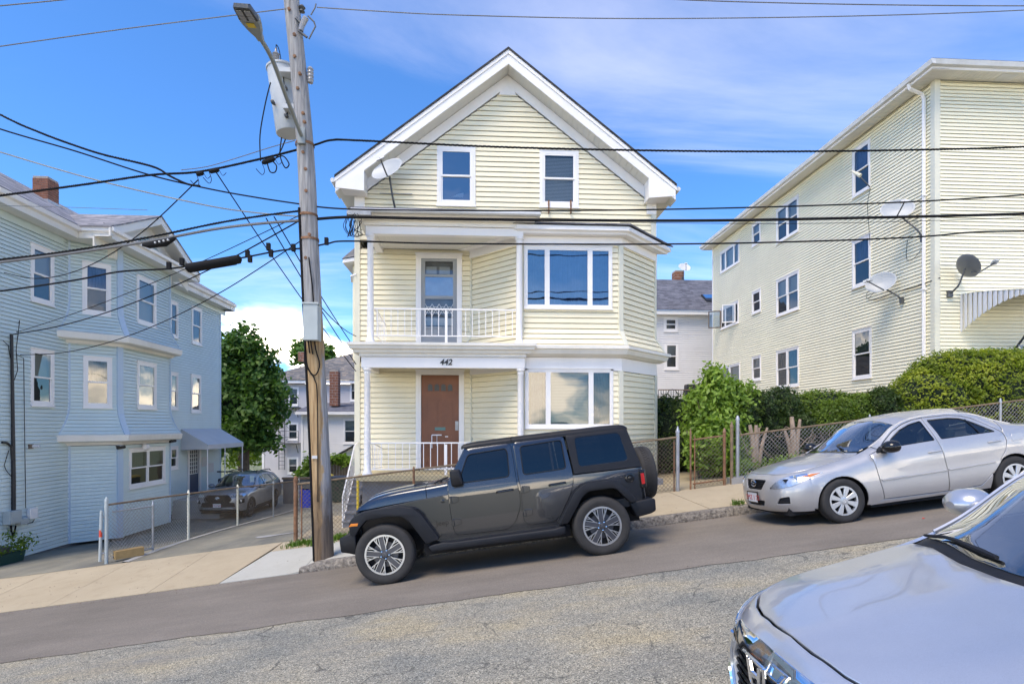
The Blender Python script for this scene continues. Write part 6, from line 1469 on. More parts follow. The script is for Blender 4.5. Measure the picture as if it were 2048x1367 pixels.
for k in range(2):
    p = atY(614, 1004, 23.5); z = zmain(p.x, 23.5)+.36*k; o = empty('recycling_tub', (p.x, 23.5, z), ['blue plastic recycling tub at the bottom of the pair by the rusty post', 'blue plastic recycling tub stacked on top of its twin by the rusty post'][k], 'tub')
    b = MB()
    def ring(kx, zz): return [(p.x-.23*kx, 23.3-.02*kx, zz), (p.x+.23*kx, 23.3-.02*kx, zz), (p.x+.23*kx, 23.7, zz), (p.x-.23*kx, 23.7, zz)]
    b.grid([ring(.84, z), ring(.98, z+.33), ring(1.08, z+.33), ring(1.08, z+.37), ring(.96, z+.37), ring(.82, z+.03)], close=True); b.poly(ring(.82, z+.03)); b.build('tub_body', 'blue_plastic', o)
    b = MB(); b.box(p.x-.12, p.x+.12, 23.26, 23.28, z+.24, z+.27); b.build('tub_grip', 'blue_plastic', o)
gw = empty('grey_panel_wall', (-8.2, 27, -1.7), 'low dark grey panel wall at the end of the fence', 'wall')
a, c = atY(566, 1010, 27), atY(612, 1010, 27)
b = MB(); b.box(a.x, c.x+.2, 27, 27.12, -1.9, atY(590, 958, 27).z); b.build('panel', 'grey_wall', gw); b = MB(); b.box(a.x-.05, c.x+.25, 26.96, 27.16, atY(590, 958, 27).z+.001, atY(590, 954, 27).z); b.build('coping', 'old_wood', gw)
wf = empty('board_fence', (-7, 31, -1.5), 'weathered vertical board fence behind the bins', 'fence'); x = atY(617, 930, 31).x
ztp = atY(680, 917, 31).z
while x < -5.2:
    w = .14; h = ztp+random.uniform(-.06, .06); b = MB(); b.prism([(x, 31, -1.9), (x+w, 31, -1.9), (x+w, 31, h-.05), (x+w/2, 31, h), (x, 31, h-.05)], (0, .02, 0)); b.build('fence_board', 'old_wood', wf); x += w+.008
sh = empty('garden_shed', (-7, 34, -1.5), 'beige shed with sloping dark roof edge behind the board fence', 'shed')
p0, p1 = atY(681, 908, 34), atY(714, 889, 34); b = MB(); b.prism([(p0.x, 34, -2), (p1.x+1.5, 34, -2), (p1.x+1.5, 34, p1.z+.8), (p0.x, 34, p0.z)], (0, 2, 0)); b.build('shed_wall', 'cream_trim', sh); b = MB(); b.prism([(p0.x-.2, 33.8, p0.z-.1), (p1.x+1.5, 33.8, p1.z+.85), (p1.x+1.5, 36.2, p1.z+.85), (p0.x-.2, 36.2, p0.z-.1)], (0, 0, .1)); b.build('shed_roof', 'black_shingle', sh)
# white house deck rail and covered grill beyond the hedge
dk_ = empty('deck_railing', (9.5, 30, 2), 'thin black deck railing in front of the white house', 'railing')
a, c = atY(1317, 779, 30), atY(1402, 777, 30); b = MB(); b.box(a.x, c.x, 29.97, 30.03, a.z-.03, a.z+.03); b.build('handrail', 'old_wood', dk_)
for i in range(18): X = lerp(a.x, c.x, i/17); b = MB(); b.box(X-.012, X+.012, 29.99, 30.01, 1.4, a.z-.03); b.build('baluster', 'black_metal', dk_)
b = MB(); b.box(a.x-.3, c.x+.4, 30, 33.4, 1.0, 1.4); b.build('deck_floor', 'old_wood', dk_)
b = MB(); q = atY(1345, 790, 29.9); b.tube([(q.x+.32*math.cos(w), 29.92, q.z-.1+.42*math.sin(w)) for w in [math.pi*i/10 for i in range(11)]], .02, 5); b.build('arched_bar', 'black_metal', dk_)
gr = empty('covered_grill', (10.8, 31, 1.4), 'black covered barbecue grill on the deck of the white house', 'grill'); q0, q1 = atY(1368, 768, 31), atY(1397, 768, 31)
b = MB(); m_ = .12; b.hexa([(q0.x, 30.8, 1.4), (q1.x, 30.8, 1.4), (q1.x, 31.4, 1.4), (q0.x, 31.4, 1.4), (q0.x+m_, 30.85, q0.z), (q1.x, 30.85, q0.z), (q1.x, 31.35, q0.z), (q0.x+m_, 31.35, q0.z)]); b.build('grill_cover', 'black_metal', gr, bevel=.05); b = MB(); b.box(q0.x-.02, q1.x+.05, 30.75, 31.45, q0.z-.32, q0.z-.28); b.build('cover_hem', 'black_metal', gr)
# ================================================================== foliage
RNG = np.random.default_rng(5)
def leaves(name, mat, parent, blobs, n, size, clump=.16, per=14, up=.35, aspect=1.7, shell=.72, kind='stuff', droop=0, keep=None):
    """many small leaf faces in clumps through the outer volume of the given ellipsoids (cx,cy,cz,rx,ry,rz)"""
    bl = np.array(blobs, float); vol = bl[:, 3]*bl[:, 4]*bl[:, 5]; vol = (vol**.67); vol /= vol.sum()
    nc = max(4, n//per); idx = RNG.choice(len(bl), nc, p=vol); B_ = bl[idx]
    d = RNG.normal(size=(nc, 3)); d /= np.linalg.norm(d, axis=1)[:, None]
    rr = np.where(RNG.random(nc) < .8, RNG.uniform(shell, 1.06, nc), RNG.uniform(.3, shell, nc))
    C = B_[:, :3]+d*B_[:, 3:]*rr[:, None]
    if keep is not None: k = keep(C); C, d = C[k], d[k]; nc = len(C)
    C = np.repeat(C, per, 0); D = np.repeat(d, per, 0); m = len(C)
    C = C+RNG.normal(size=(m, 3))*clump*np.array([1, 1, .75])
    nrm = D+RNG.normal(size=(m, 3))*.75+np.array([0, 0, up]); nrm /= np.linalg.norm(nrm, axis=1)[:, None]
    t = np.cross(nrm, RNG.normal(size=(m, 3))); t /= np.linalg.norm(t, axis=1)[:, None]; b2 = np.cross(nrm, t)
    if droop: t[:, 2] -= droop; t /= np.linalg.norm(t, axis=1)[:, None]
    s = size*RNG.uniform(.6, 1.35, m)[:, None]
    L = t*s*aspect/2; Wd = b2*s/2
    V = np.stack([C-L, C+Wd*.9+L*.0-nrm*s*.08, C+L, C-Wd*.9-nrm*s*.08], 1).reshape(-1, 3)
    off = Vector(root_of(parent).location); V -= np.array(off)
    me = bpy.data.meshes.new(name); me.vertices.add(len(V)); me.vertices.foreach_set('co', V.astype(np.float32).ravel())
    me.loops.add(m*4); me.loops.foreach_set('vertex_index', np.arange(m*4, dtype=np.int32)); me.polygons.add(m)
    me.polygons.foreach_set('loop_start', np.arange(0, m*4, 4, dtype=np.int32)); me.polygons.foreach_set('loop_total', np.full(m, 4, np.int32))
    me.update(calc_edges=True); me.validate(); me.materials.append(MAT[mat])
    o = bpy.data.objects.new(name, me); COL.objects.link(o); o.parent = parent
    if kind: o['kind'] = kind
    return o
def core(parent, blobs, k=.8, name='inner_filler'):  # dark solid ellipsoids added inside the foliage to block see-through, not branches
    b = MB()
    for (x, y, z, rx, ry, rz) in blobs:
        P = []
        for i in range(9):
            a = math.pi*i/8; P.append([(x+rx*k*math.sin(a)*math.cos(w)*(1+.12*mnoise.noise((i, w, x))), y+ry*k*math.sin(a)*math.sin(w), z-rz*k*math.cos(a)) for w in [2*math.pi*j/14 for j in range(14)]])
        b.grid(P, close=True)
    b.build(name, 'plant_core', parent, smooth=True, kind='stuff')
def limb(b, p, q, r0, r1, bend=.1, n=5):
    p, q = Vector(p), Vector(q); m = (p+q)/2+Vector((random.uniform(-bend, bend), random.uniform(-bend, bend), 0)); b.tube(crv([p, m, q], n), [lerp(r0, r1, i/(2*n)) for i in range(2*n+1)], 7)
random.seed(3)
# maple behind the blue house
T = empty('maple_tree', (-13.4, 33.5, -1.7), 'leafy green maple tree behind the blue house', 'tree')
b = MB(); limb(b, (-13.4, 33.5, -2), (-13.3, 33.4, 2.4), .28, .2)
for q in ((-12.2, 33.2, 4.6), (-14.4, 33.8, 5.2), (-13.2, 33.2, 6.0), (-12.0, 32.8, 3.2), (-14.8, 33.3, 3.6)): limb(b, (-13.3, 33.4, 2.2), q, .13, .04, .2)
b.build('trunk', 'bark', T, smooth=True)
mb_ = [(-13.3, 33.5, 3.9, 2.0, 1.8, 3.3), (-12.6, 33.1, 4.9, 1.1, 1.2, 1.5), (-14.2, 33.3, 5.6, 1.5, 1.5, 1.6), (-12.4, 33.0, 2.8, 1.3, 1.3, 1.1), (-13.6, 33.0, 1.6, 1.6, 1.4, 1.3), (-12.0, 33.2, 3.8, .9, 1, .9), (-13.2, 33.2, 6.6, .9, 1.0, 1.1), (-15.2, 33.6, 3.6, 1.6, 1.6, 3), (-11.9, 33.0, 1.0, .55, .7, .5)]
leaves('crown', 'maple_leaf', T, mb_, 17000, .19, .24, 16, shell=.7)
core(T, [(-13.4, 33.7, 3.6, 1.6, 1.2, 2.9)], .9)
# distant treetop over the grey roof, and trees beyond
T2 = empty('distant_tree', (-20, 60, -2), 'treetop showing above the ridge of the far grey house', 'tree'); q = atY(625, 712, 60)
T2.location = (q.x, 60, -2)
b = MB(); limb(b, (q.x, 60, -2), (q.x, 60, q.z), .3, .1); b.build('trunk', 'bark', T2)
leaves('crown', 'maple_leaf', T2, [(q.x-.5, 60, q.z, 1.3, 1.2, 1.6), (q.x+1.0, 60, q.z-.2, 1.2, 1.2, 1.3), (q.x-1.0, 60, q.z+.5, .6, .6, 1.2)], 2600, .34, .3, 10)
T3 = empty('far_tree', (-16, 52, -2), 'pale foliage behind the maple beyond the driveway', 'tree'); q = atY(480, 905, 52); T3.location = (q.x, 52, -2)
b = MB(); limb(b, (q.x, 52, -2.2), (q.x, 52, 1), .2, .1); b.build('trunk', 'bark', T3)
leaves('crown', 'hedge_leaf', T3, [(q.x, 52, .8, 3.2, 1.5, 2.4), (q.x-4, 52, 1.2, 3, 1.5, 2.8)], 3000, .3, .3, 10)
# light green shrub behind the garden gate
Sx = empty('leafy_shrub', (5.45, 13.4, .85), 'tall light green leafy shrub behind the garden gate', 'shrub')
b = MB()
for q in ((5.2, 13.2, 2.6), (5.7, 13.5, 2.8), (5.45, 13.3, 3.2), (5.0, 13.4, 1.9), (5.95, 13.3, 2.1)): limb(b, (5.45+random.uniform(-.15, .15), 13.4, .75), q, .03, .01, .1)
b.build('stems', 'bark', Sx)
def at3(px, py, Y): q = atY(px, py, Y); return q.x, q.z
def blob(px, py, Y, rx, ry, rz): x, z = at3(px, py, Y); return (x, Y, z, rx, ry, rz)
sb = [blob(1440, 850, 13.4, .62, .6, .62), blob(1440, 915, 13.2, .60, .5, .50), blob(1425, 800, 13.4, .50, .5, .5), blob(1450, 790, 13.4, .42, .45, .45), blob(1428, 765, 13.4, .26, .3, .42), blob(1478, 800, 13.4, .34, .35, .34), blob(1400, 850, 13.6, .42, .4, .45), blob(1425, 745, 13.4, .12, .15, .3), blob(1495, 785, 13.4, .14, .15, .26), blob(1440, 880, 12.9, .45, .4, .5)]
sb += [blob(1405, 900, 13.0, .4, .35, .45), blob(1470, 900, 13.1, .42, .35, .5), blob(1470, 850, 13.4, .45, .4, .5), blob(1405, 810, 13.5, .4, .4, .4)]
leaves('foliage', 'shrub_leaf', Sx, sb, 16000, .07, .09, 7, shell=.55, aspect=2.0, droop=.3)
core(Sx, [blob(1440, 870, 13.7, .5, .3, .8)], .9)
# dark hedge beside the cream house
Hd = empty('dark_hedge', (5.0, 15.3, .9), 'dark green hedge in the gap beside the cream house', 'hedge')
hb = [blob(1350, 860, 15.2, .75, .7, .75), blob(1390, 830, 15.0, .7, .6, .6), blob(1345, 905, 14.9, .7, .6, .6), blob(1400, 890, 14.8, .7, .6, .8), blob(1330, 815, 15.6, .5, .5, .35), blob(1440, 830, 15.2, .8, .6, .6), blob(1470, 880, 14.9, .8, .6, .8)]
b = MB(); limb(b, (4.9, 15.2, .6), (5.0, 15.2, 1.8), .06, .03); limb(b, (6.0, 15.1, .7), (6.0, 15.1, 1.8), .06, .03); b.build('stems', 'bark', Hd)
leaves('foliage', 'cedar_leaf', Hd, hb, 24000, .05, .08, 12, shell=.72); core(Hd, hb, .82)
# pruned cedars with cut stubs
def cedar(label, X, Y, blobs, stubs, n, leaf='cedar_leaf'):
    o = empty('pruned_cedar', (X, Y, zyard(X, Y)), label, 'cedar'); z0 = zyard(X, Y)
    b = MB()
    for k, (dx, dy, h, r) in enumerate(stubs):
        bb = MB(); bb.tube(crv([(X+dx*.12, Y+dy*.2, z0-.1), (X+dx*.45, Y+dy*.6, z0+h*.45), (X+dx, Y+dy, z0+h*.84)], 4), [r*1.7-(r*.95)*i/8 for i in range(9)], 8); bb.build('cut_stub', 'pale_bark', o, smooth=True)
    for k in range(9):
        w = random.uniform(0, 6.28); bb = MB(); bb.tube(crv([(X, Y, z0+random.uniform(.2, .9)), (X+.25*math.cos(w), Y+.2*math.sin(w), z0+random.uniform(.4, 1.0)), (X+.5*math.cos(w), Y+.3*math.sin(w), z0+random.uniform(.2, 1.2))], 3), [.012-.0012*i for i in range(7)], 4); bb.build('bare_twig', 'pale_bark', o)
    leaves('foliage', leaf, o, blobs, int(n*2.2), .036, .045, 14, shell=.8, up=.6); core(o, blobs, .86)
x1, _ = at3(1512, 900, 12.75); x2, _ = at3(1590, 880, 12.75)
cedar('pruned cedar with four pale cut stubs nearest the gate post', x1, 12.75, [blob(1490, 820, 13.5, .38, .4, .48), blob(1530, 815, 13.6, .42, .4, .42), blob(1565, 810, 13.6, .40, .4, .45), blob(1480, 855, 13.3, .30, .3, .30), blob(1545, 850, 13.6, .5, .4, .35)], [(-.17, -.05, 1.35, .05), (.0, 0, 1.35, .05), (.10, .05, 1.28, .03), (.27, 0, 1.28, .035)], 9000)
cedar('pruned cedar with pale cut stubs behind the sedan windscreen', x2, 12.75, [blob(1605, 850, 13.3, .34, .3, .3), blob(1580, 825, 13.6, .3, .3, .3)], [(-.08, 0, 1.45, .055), (.12, 0, 1.38, .04), (-.2, .1, 1.1, .04)], 4000)
for i, (px, py, Y, r) in enumerate(((1652, 838, 13.2, .34), (1682, 832, 13.2, .36), (1715, 822, 13.3, .36), (1763, 812, 13.2, .42), (1815, 808, 13.3, .36))):
    bb = blob(px, py, Y, r, r*.95, r); bb2 = blob(px+5, py-18, Y, r*.6, r*.6, r*.6)
    cedar(['round clipped cedar ball first after the stubs', 'round clipped cedar ball second after the stubs', 'round clipped cedar ball third after the stubs', 'pointed dark cedar ball beside the big yew', 'small cedar ball tucked against the big yew'][i], bb[0], Y, [bb, bb2], [(0, 0, .5, .05), (.05, 0, .7, .03)], 3600, 'hedge_leaf' if i != 3 else 'cedar_leaf')
# clipped hedge behind them, and the big golden yew
Hm = empty('clipped_hedge', (8.6, 14.2, 1.2), 'bright green clipped hedge under the yellow house windows', 'hedge')
hm = [blob(1600, 828, 14.3, .7, .6, .5), blob(1640, 822, 14.3, .9, .6, .55), blob(1690, 825, 14.3, .8, .6, .5), blob(1725, 832, 14.3, .7, .5, .45)]
b = MB(); limb(b, (8.6, 14.2, 1), (8.6, 14.2, 2), .06, .03); b.build('stems', 'bark', Hm)
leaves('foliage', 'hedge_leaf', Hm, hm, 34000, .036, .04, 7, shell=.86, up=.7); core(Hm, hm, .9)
Ye = empty('golden_yew', (12.6, 13.5, 1.7), 'big rounded golden-green yew bush at the corner of the yellow house', 'bush')
yb = [blob(1950, 790, 13.5, 1.75, 1.15, 1.10), blob(1860, 805, 13.3, 1.0, .9, .80), blob(2040, 790, 13.5, 1.6, 1.15, 1.12), blob(2140, 800, 13.6, 1.3, 1.1, 1.0), blob(1910, 775, 13.5, 1.2, 1.0, .92), blob(1985, 750, 13.6, 1.1, 1.0, .62), blob(1830, 825, 13.2, .65, .6, .5)]
b = MB(); limb(b, (12.6, 13.5, 1.2), (12.6, 13.5, 2.4), .1, .05); b.build('stems', 'bark', Ye)
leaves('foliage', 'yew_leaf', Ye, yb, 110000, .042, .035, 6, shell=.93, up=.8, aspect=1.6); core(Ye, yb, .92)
Lh = empty('low_hedge', (8.6, 13.4, 1.2), 'dark low hedge filling the space behind the cedar stubs', 'hedge')
lh = [(6.3+.75*k, 13.75+.15*(k % 2), S*(6.3+.75*k)+.62, .6, .4, .62) for k in range(12)]
b = MB(); limb(b, (8.6, 13.6, 1), (8.6, 13.6, 1.6), .05, .03); b.build('stems', 'bark', Lh)
leaves('foliage', 'cedar_leaf', Lh, lh, 30000, .045, .06, 12, shell=.8, up=.5); core(Lh, lh, .88)
# ground cover under the fence, grass by the pole, weeds at the kerb
def tufts(name, label, pts, h, n, mat='grass_leaf', spread=.2, cat='grass'):
    b = MB()
    for (X, Y, z) in pts:
        for k in range(n):
            a = random.uniform(0, 6.28); x, y = X+random.gauss(0, spread), Y+random.gauss(0, spread*.6); l = h*random.uniform(.5, 1.2); w = .006+.004*random.random()
            dx, dy = math.cos(a)*l*.45, math.sin(a)*l*.45; zz = zs(x, y) if y < YS else zyard(x, y)
            px_, py_ = -math.sin(a)*w, math.cos(a)*w
            b.quad((x-px_, y-py_, zz-.01), (x+px_, y+py_, zz-.01), (x+dx*.5+px_*.8, y+dy*.5+py_*.8, zz+l*.65), (x+dx*.5-px_*.8, y+dy*.5-py_*.8, zz+l*.65))
            b.poly([(x+dx*.5-px_*.8, y+dy*.5-py_*.8, zz+l*.65), (x+dx*.5+px_*.8, y+dy*.5+py_*.8, zz+l*.65), (x+dx, y+dy, zz+l)])
    o = b.build(name, mat); tag(o, label, cat, kind='stuff'); return o
tufts('grass', 'strip of green grass between the pavement and the front fence', [(-3.6+.13*k, 11.45+.1*math.sin(k*1.3), 0) for k in range(20)], .10, 90, spread=.13)
tufts('weeds', 'weeds growing where the pavement meets the kerb', [(4.55, YC+.17, 0), (4.6, YC+.2, 0), (4.9, YC+.17, 0)], .10, 26, spread=.06)
gv = empty('ground_ivy', (6.6, 12.3, .9), 'low green ivy along the fence footing beside the gate', 'ivy')
leaves('foliage', 'shrub_leaf', gv, [(6.0+.5*k, 12.25+.1*(k % 2), S*(6.0+.5*k)+.28, .4, .25, .22) for k in range(9)], 5000, .05, .07, 10)
core(gv, [(6.0+.5*k, 12.3, S*(6.0+.5*k)+.22, .4, .2, .2) for k in range(9)], .8)
# vines over the board fence
vn = empty('fence_vine', (-7, 30.9, 0), 'green vine trailing over the board fence behind the pole', 'vine')
leaves('foliage', 'shrub_leaf', vn, [blob(625, 930, 30.9, .5, .2, .5), blob(612, 950, 30.9, .5, .2, .4), blob(670, 918, 30.9, .8, .2, .2), blob(690, 920, 30.9, .6, .2, .2)], 2000, .13, .12, 10)
b = MB(); limb(b, (vn.location.x-.8, 30.9, -1.6), (vn.location.x-.6, 30.9, .5), .03, .01); b.build('stems', 'bark', vn)
# green trough planter on the blue wall's driveway
tp_ = empty('trough_planter', (-11.2, 14.2, -1.42), 'dark green trough planter with leafy plants by the blue wall', 'planter')
def onz(px, py, X): return atX(px, py, X)
c = onz(22, 1100, -11.25); zpl = zblue(c.x, c.y)
b = MB(); fr_ = Frame((c.x, c.y-.75, zpl), (0, 1, 0))
b.hexa([fr_.p(0, 0, .02), fr_.p(1.1, 0, .02), fr_.p(1.1, 0, -.26), fr_.p(0, 0, -.26), fr_.p(-.04, .26, .05), fr_.p(1.14, .26, .05), fr_.p(1.14, .26, -.3), fr_.p(-.04, .26, -.3)]); b.build('trough', 'planter_green', tp_)
b = MB(); b.fbox(fr_, .1, .75, .27, .42, -.28, .0); b.build('inner_pot', 'dark_grey_metal', tp_)
leaves('foliage', 'hedge_leaf', tp_, [(c.x, c.y+.15, zpl+.5, .25, .35, .25), (c.x, c.y+.3, zpl+.35, .3, .3, .2), (c.x, c.y-.3, zpl+.4, .12, .2, .12)], 380, .05, .08, 6)
# litter
for i, (X, Y) in enumerate(((6.0, 7.35),)):
    b = MB(); b.prism([(X, Y, zr(X, Y)+.012), (X+.05, Y+.01, zr(X, Y)+.014), (X+.04, Y+.035, zr(X, Y)+.02)], (0, 0, .004)); tag(b.build('litter', 'orange_tape'), 'tiny red scrap of litter on the road beside the sedan wheel', 'litter')
# grit and dead leaves gathered in the gutter and along the pavement edge
b = MB(); random.seed(21)
for k in range(900):
    X = random.uniform(-11, 12); Y = YC-abs(random.gauss(0, .12))-.01 if k % 3 else random.uniform(YC+.2, YS-.05)
    if k % 11 == 0: Y = random.uniform(6.3, 6.7)
    z = (zr(X, Y)+.006 if Y < YC else zs(X, Y)); r = random.uniform(.004, .013); a = random.uniform(0, 6)
    q = [(X+r*math.cos(a+t)*random.uniform(.7, 1.4), Y+r*math.sin(a+t), z-.002) for t in (0, 1.6, 3.1, 4.7)]
    for i in range(4): b.poly([q[i], q[(i+1) % 4], (X, Y, z+r*.7)])
tag(b.build('grit', 'old_wood'), 'scattered grit and dead leaf scraps along the kerb', 'grit', kind='stuff')
# ================================================================== vehicle tools (car frame: nose to -x, z up, origin on the ground under the front axle)
carpaint('paint_graphite', (0.034, 0.037, 0.045), metal=0.7, rough=0.22)
carpaint('paint_silver', (0.50, 0.485, 0.47), metal=0.5, rough=0.4)
carpaint('paint_lunar', (0.54, 0.545, 0.57), metal=0.6, rough=0.28)
carpaint('paint_grey', (0.34, 0.34, 0.34), metal=0.5, rough=0.36)
plain('trim_black', (0.012, 0.013, 0.016), 0.55, var=0.15, vscale=6, bumpd=0.0004, bscale=300, spec=0.28)
plain('top_black', (0.010, 0.010, 0.012), 0.45, var=0.15, vscale=5, bumpd=0.0005, bscale=350, spec=0.3)
plain('gloss_black', (0.012, 0.012, 0.013), 0.12)
plain('rubber', (0.030, 0.028, 0.026), 0.8, var=0.25, vscale=9, bumpd=0.001, bscale=90)
plain('dark_hole', (0.006, 0.006, 0.007), 0.9)
plain('cabin', (0.05, 0.05, 0.052), 0.8, var=0.2)
plain('cabin_beige', (0.20, 0.185, 0.16), 0.8, var=0.2)
plain('chrome', (0.82, 0.83, 0.85), 0.06, metal=1.0, var=0.02)
plain('alloy', (0.62, 0.63, 0.65), 0.28, metal=0.9, var=0.08)
plain('hubcap', (0.56, 0.57, 0.58), 0.35, metal=0.7, var=0.1)
plain('alloy_dark', (0.085, 0.088, 0.10), 0.35, metal=0.6, var=0.1)
plain('reflector', (0.75, 0.75, 0.76), 0.3, metal=0.8, var=0.25, vscale=30)
plain('amber', (0.75, 0.22, 0.02), 0.2); plain('red_lens', (0.42, 0.015, 0.015), 0.18); plain('plate_white', (0.72, 0.72, 0.72), 0.5); plain('plate_red', (0.5, 0.04, 0.05), 0.5); plain('sticker_blue', (0.35, 0.5, 0.62), 0.5)
glassmat('privacy_glass', (0.04, 0.045, 0.05), 0.5, 1.5, wob=0.002)
glassmat('car_glass', (0.30, 0.35, 0.34), 1.0, 1.5, wob=0.001)
glassmat('screen_glass', (0.50, 0.57, 0.57), 2.6, 1.5, wob=0.001)
glassmat('lens_glass', (0.9, 0.92, 0.93), 0.8, 1.45)
def rp(pts, r, n=4):                       # round the corners of a closed polygon
    out = []; m = len(pts)
    for i, p in enumerate(pts):
        rr = p[2] if len(p) > 2 else r; q = Vector(p[:2]); a = Vector(pts[i-1][:2])-q; b = Vector(pts[(i+1) % m][:2])-q
        if rr <= 0: out.append((q.x, q.y)); continue
        k = min(rr, a.length*.45, b.length*.45); s, e = q+a.normalized()*k, q+b.normalized()*k
        for j in range(n+1):
            t = j/n; w = s*(1-t)**2+q*2*t*(1-t)+e*t*t; out.append((w.x, w.y))
    return out
def area(p): return sum(p[i-1][0]*p[i][1]-p[i][0]*p[i-1][1] for i in range(len(p)))/2
def dense(p, res):
    out = []
    for i in range(len(p)):
        a, b = Vector(p[i]), Vector(p[(i+1) % len(p)]); n = max(1, int((b-a).length/res+.5))
        out += [tuple(a.lerp(b, j/n)) for j in range(n)]
    return out
def clean(p):
    out = []
    for q in p:
        if not out or (Vector(q)-Vector(out[-1])).length > .0015: out.append(q)
    if (Vector(out[0])-Vector(out[-1])).length < .0015: out.pop()
    return out
def inset(p, d):                           # move every vertex inward (p anticlockwise); negative d grows
    out = []; n = len(p)
    for i in range(n):
        a, q, b = Vector(p[i-1]), Vector(p[i]), Vector(p[(i+1) % n]); e, f = (q-a).normalized(), (b-q).normalized()
        m = Vector((-e.y-f.y, e.x+f.x)); k = m.length
        if k < .3: out.append((q.x, q.y)); continue
        m /= k; c = max(.5, m.dot(Vector((-e.y, e.x)))); out.append((q.x+m.x*d/c, q.y+m.y*d/c))
    return out
def inside(P, poly):
    x, y = P[:, 0], P[:, 1]; r = np.zeros(len(P), bool); n = len(poly)
    for i in range(n):
        x0, y0 = poly[i-1]; x1, y1 = poly[i]
        if y0 == y1: continue
        c = ((y0 > y) != (y1 > y)) & (x < (x1-x0)*(y-y0)/(y1-y0)+x0); r ^= c
    return r
def patch(mb, outline, f, holes=(), res=.07, depth=.02, bev=.004, off=0.0, m=0):
    """panel: a 2D outline (with holes) laid on the surface f(u,v,offset); edges are eased and turned in"""
    def prep(q, sgn):
        q = clean(dense(q, res)); 
        if area(q)*sgn < 0: q = q[::-1]
        return q
    O = prep(outline, 1); Hs = [prep(h, -1) for h in holes]     # holes run clockwise so that inset() works outward of them
    Oi = inset(O, bev) if bev else O; Hi = [inset(h, bev) if bev else h for h in Hs]
    pts = list(Oi); ed = [(i, (i+1) % len(Oi)) for i in range(len(Oi))]
    for h in Hi:
        s = len(pts); pts += h; ed += [(s+i, s+(i+1) % len(h)) for i in range(len(h))]
    A = np.array(Oi); lo, hi = A.min(0), A.max(0); g = []
    ny = int((hi[1]-lo[1])/(res*.87))
    for j in range(1, ny+1):
        y = lo[1]+j*res*.87
        if y >= hi[1]: break
        g += [(x, y) for x in np.arange(lo[0]+(res/2 if j % 2 else res*.98), hi[0], res)]
    if g:
        G = np.array(g); k = inside(G, Oi)
        for h in Hi: k &= ~inside(G, h)
        E = np.array(pts); G = G[k]
        if len(G):
            dm = np.array([np.min((E[:, 0]-q[0])**2+(E[:, 1]-q[1])**2) for q in G]); G = G[dm > (res*.45)**2]; pts += [tuple(q) for q in G]
    r = delaunay_2d_cdt([Vector(p) for p in pts], ed, [], 0, 1e-7)
    V, T = r[0], r[2]; C = np.array([[(V[t[0]][k]+V[t[1]][k]+V[t[2]][k])/3 for k in (0, 1)] for t in T]); k = inside(C, Oi)
    for h in Hi: k &= ~inside(C, h)
    n0 = len(mb.v); mb.v += [tuple(f(p[0], p[1], off)) for p in V]
    for t, q in zip(T, k):
        if q: mb.f.append(tuple(n0+i for i in t)); mb.m.append(m)
    for o, i_ in [(O, Oi)]+list(zip(Hs, Hi)):
        n = len(o); a = len(mb.v)
        mb.v += [tuple(f(*p, off)) for p in i_]; mb.v += [tuple(f(*p, off-bev*.9)) for p in o]; mb.v += [tuple(f(*p, off-depth)) for p in o]
        for i in range(n):
            j = (i+1) % n
            for L in ((0, 1), (1, 2)):
                if L == (0, 1) and not bev: continue
                mb.f.append((a+L[0]*n+i, a+L[1]*n+i, a+L[1]*n+j, a+L[0]*n+j)); mb.m.append(m)
    return mb
def weld(o, d=.0006):
    bm = bmesh.new(); bm.from_mesh(o.data); bmesh.ops.remove_doubles(bm, verts=bm.verts, dist=d)
    bmesh.ops.dissolve_degenerate(bm, edges=bm.edges, dist=1e-5); bm.to_mesh(o.data); bm.free()
    o.data.polygons.foreach_set('use_smooth', [True]*len(o.data.polygons))
    o.data.set_sharp_from_angle(angle=R(38)); return o
def P_(name, mat, parent, outline, f, **k): b = MB(); patch(b, outline, f, **k); return weld(b.build(name, mat, parent))
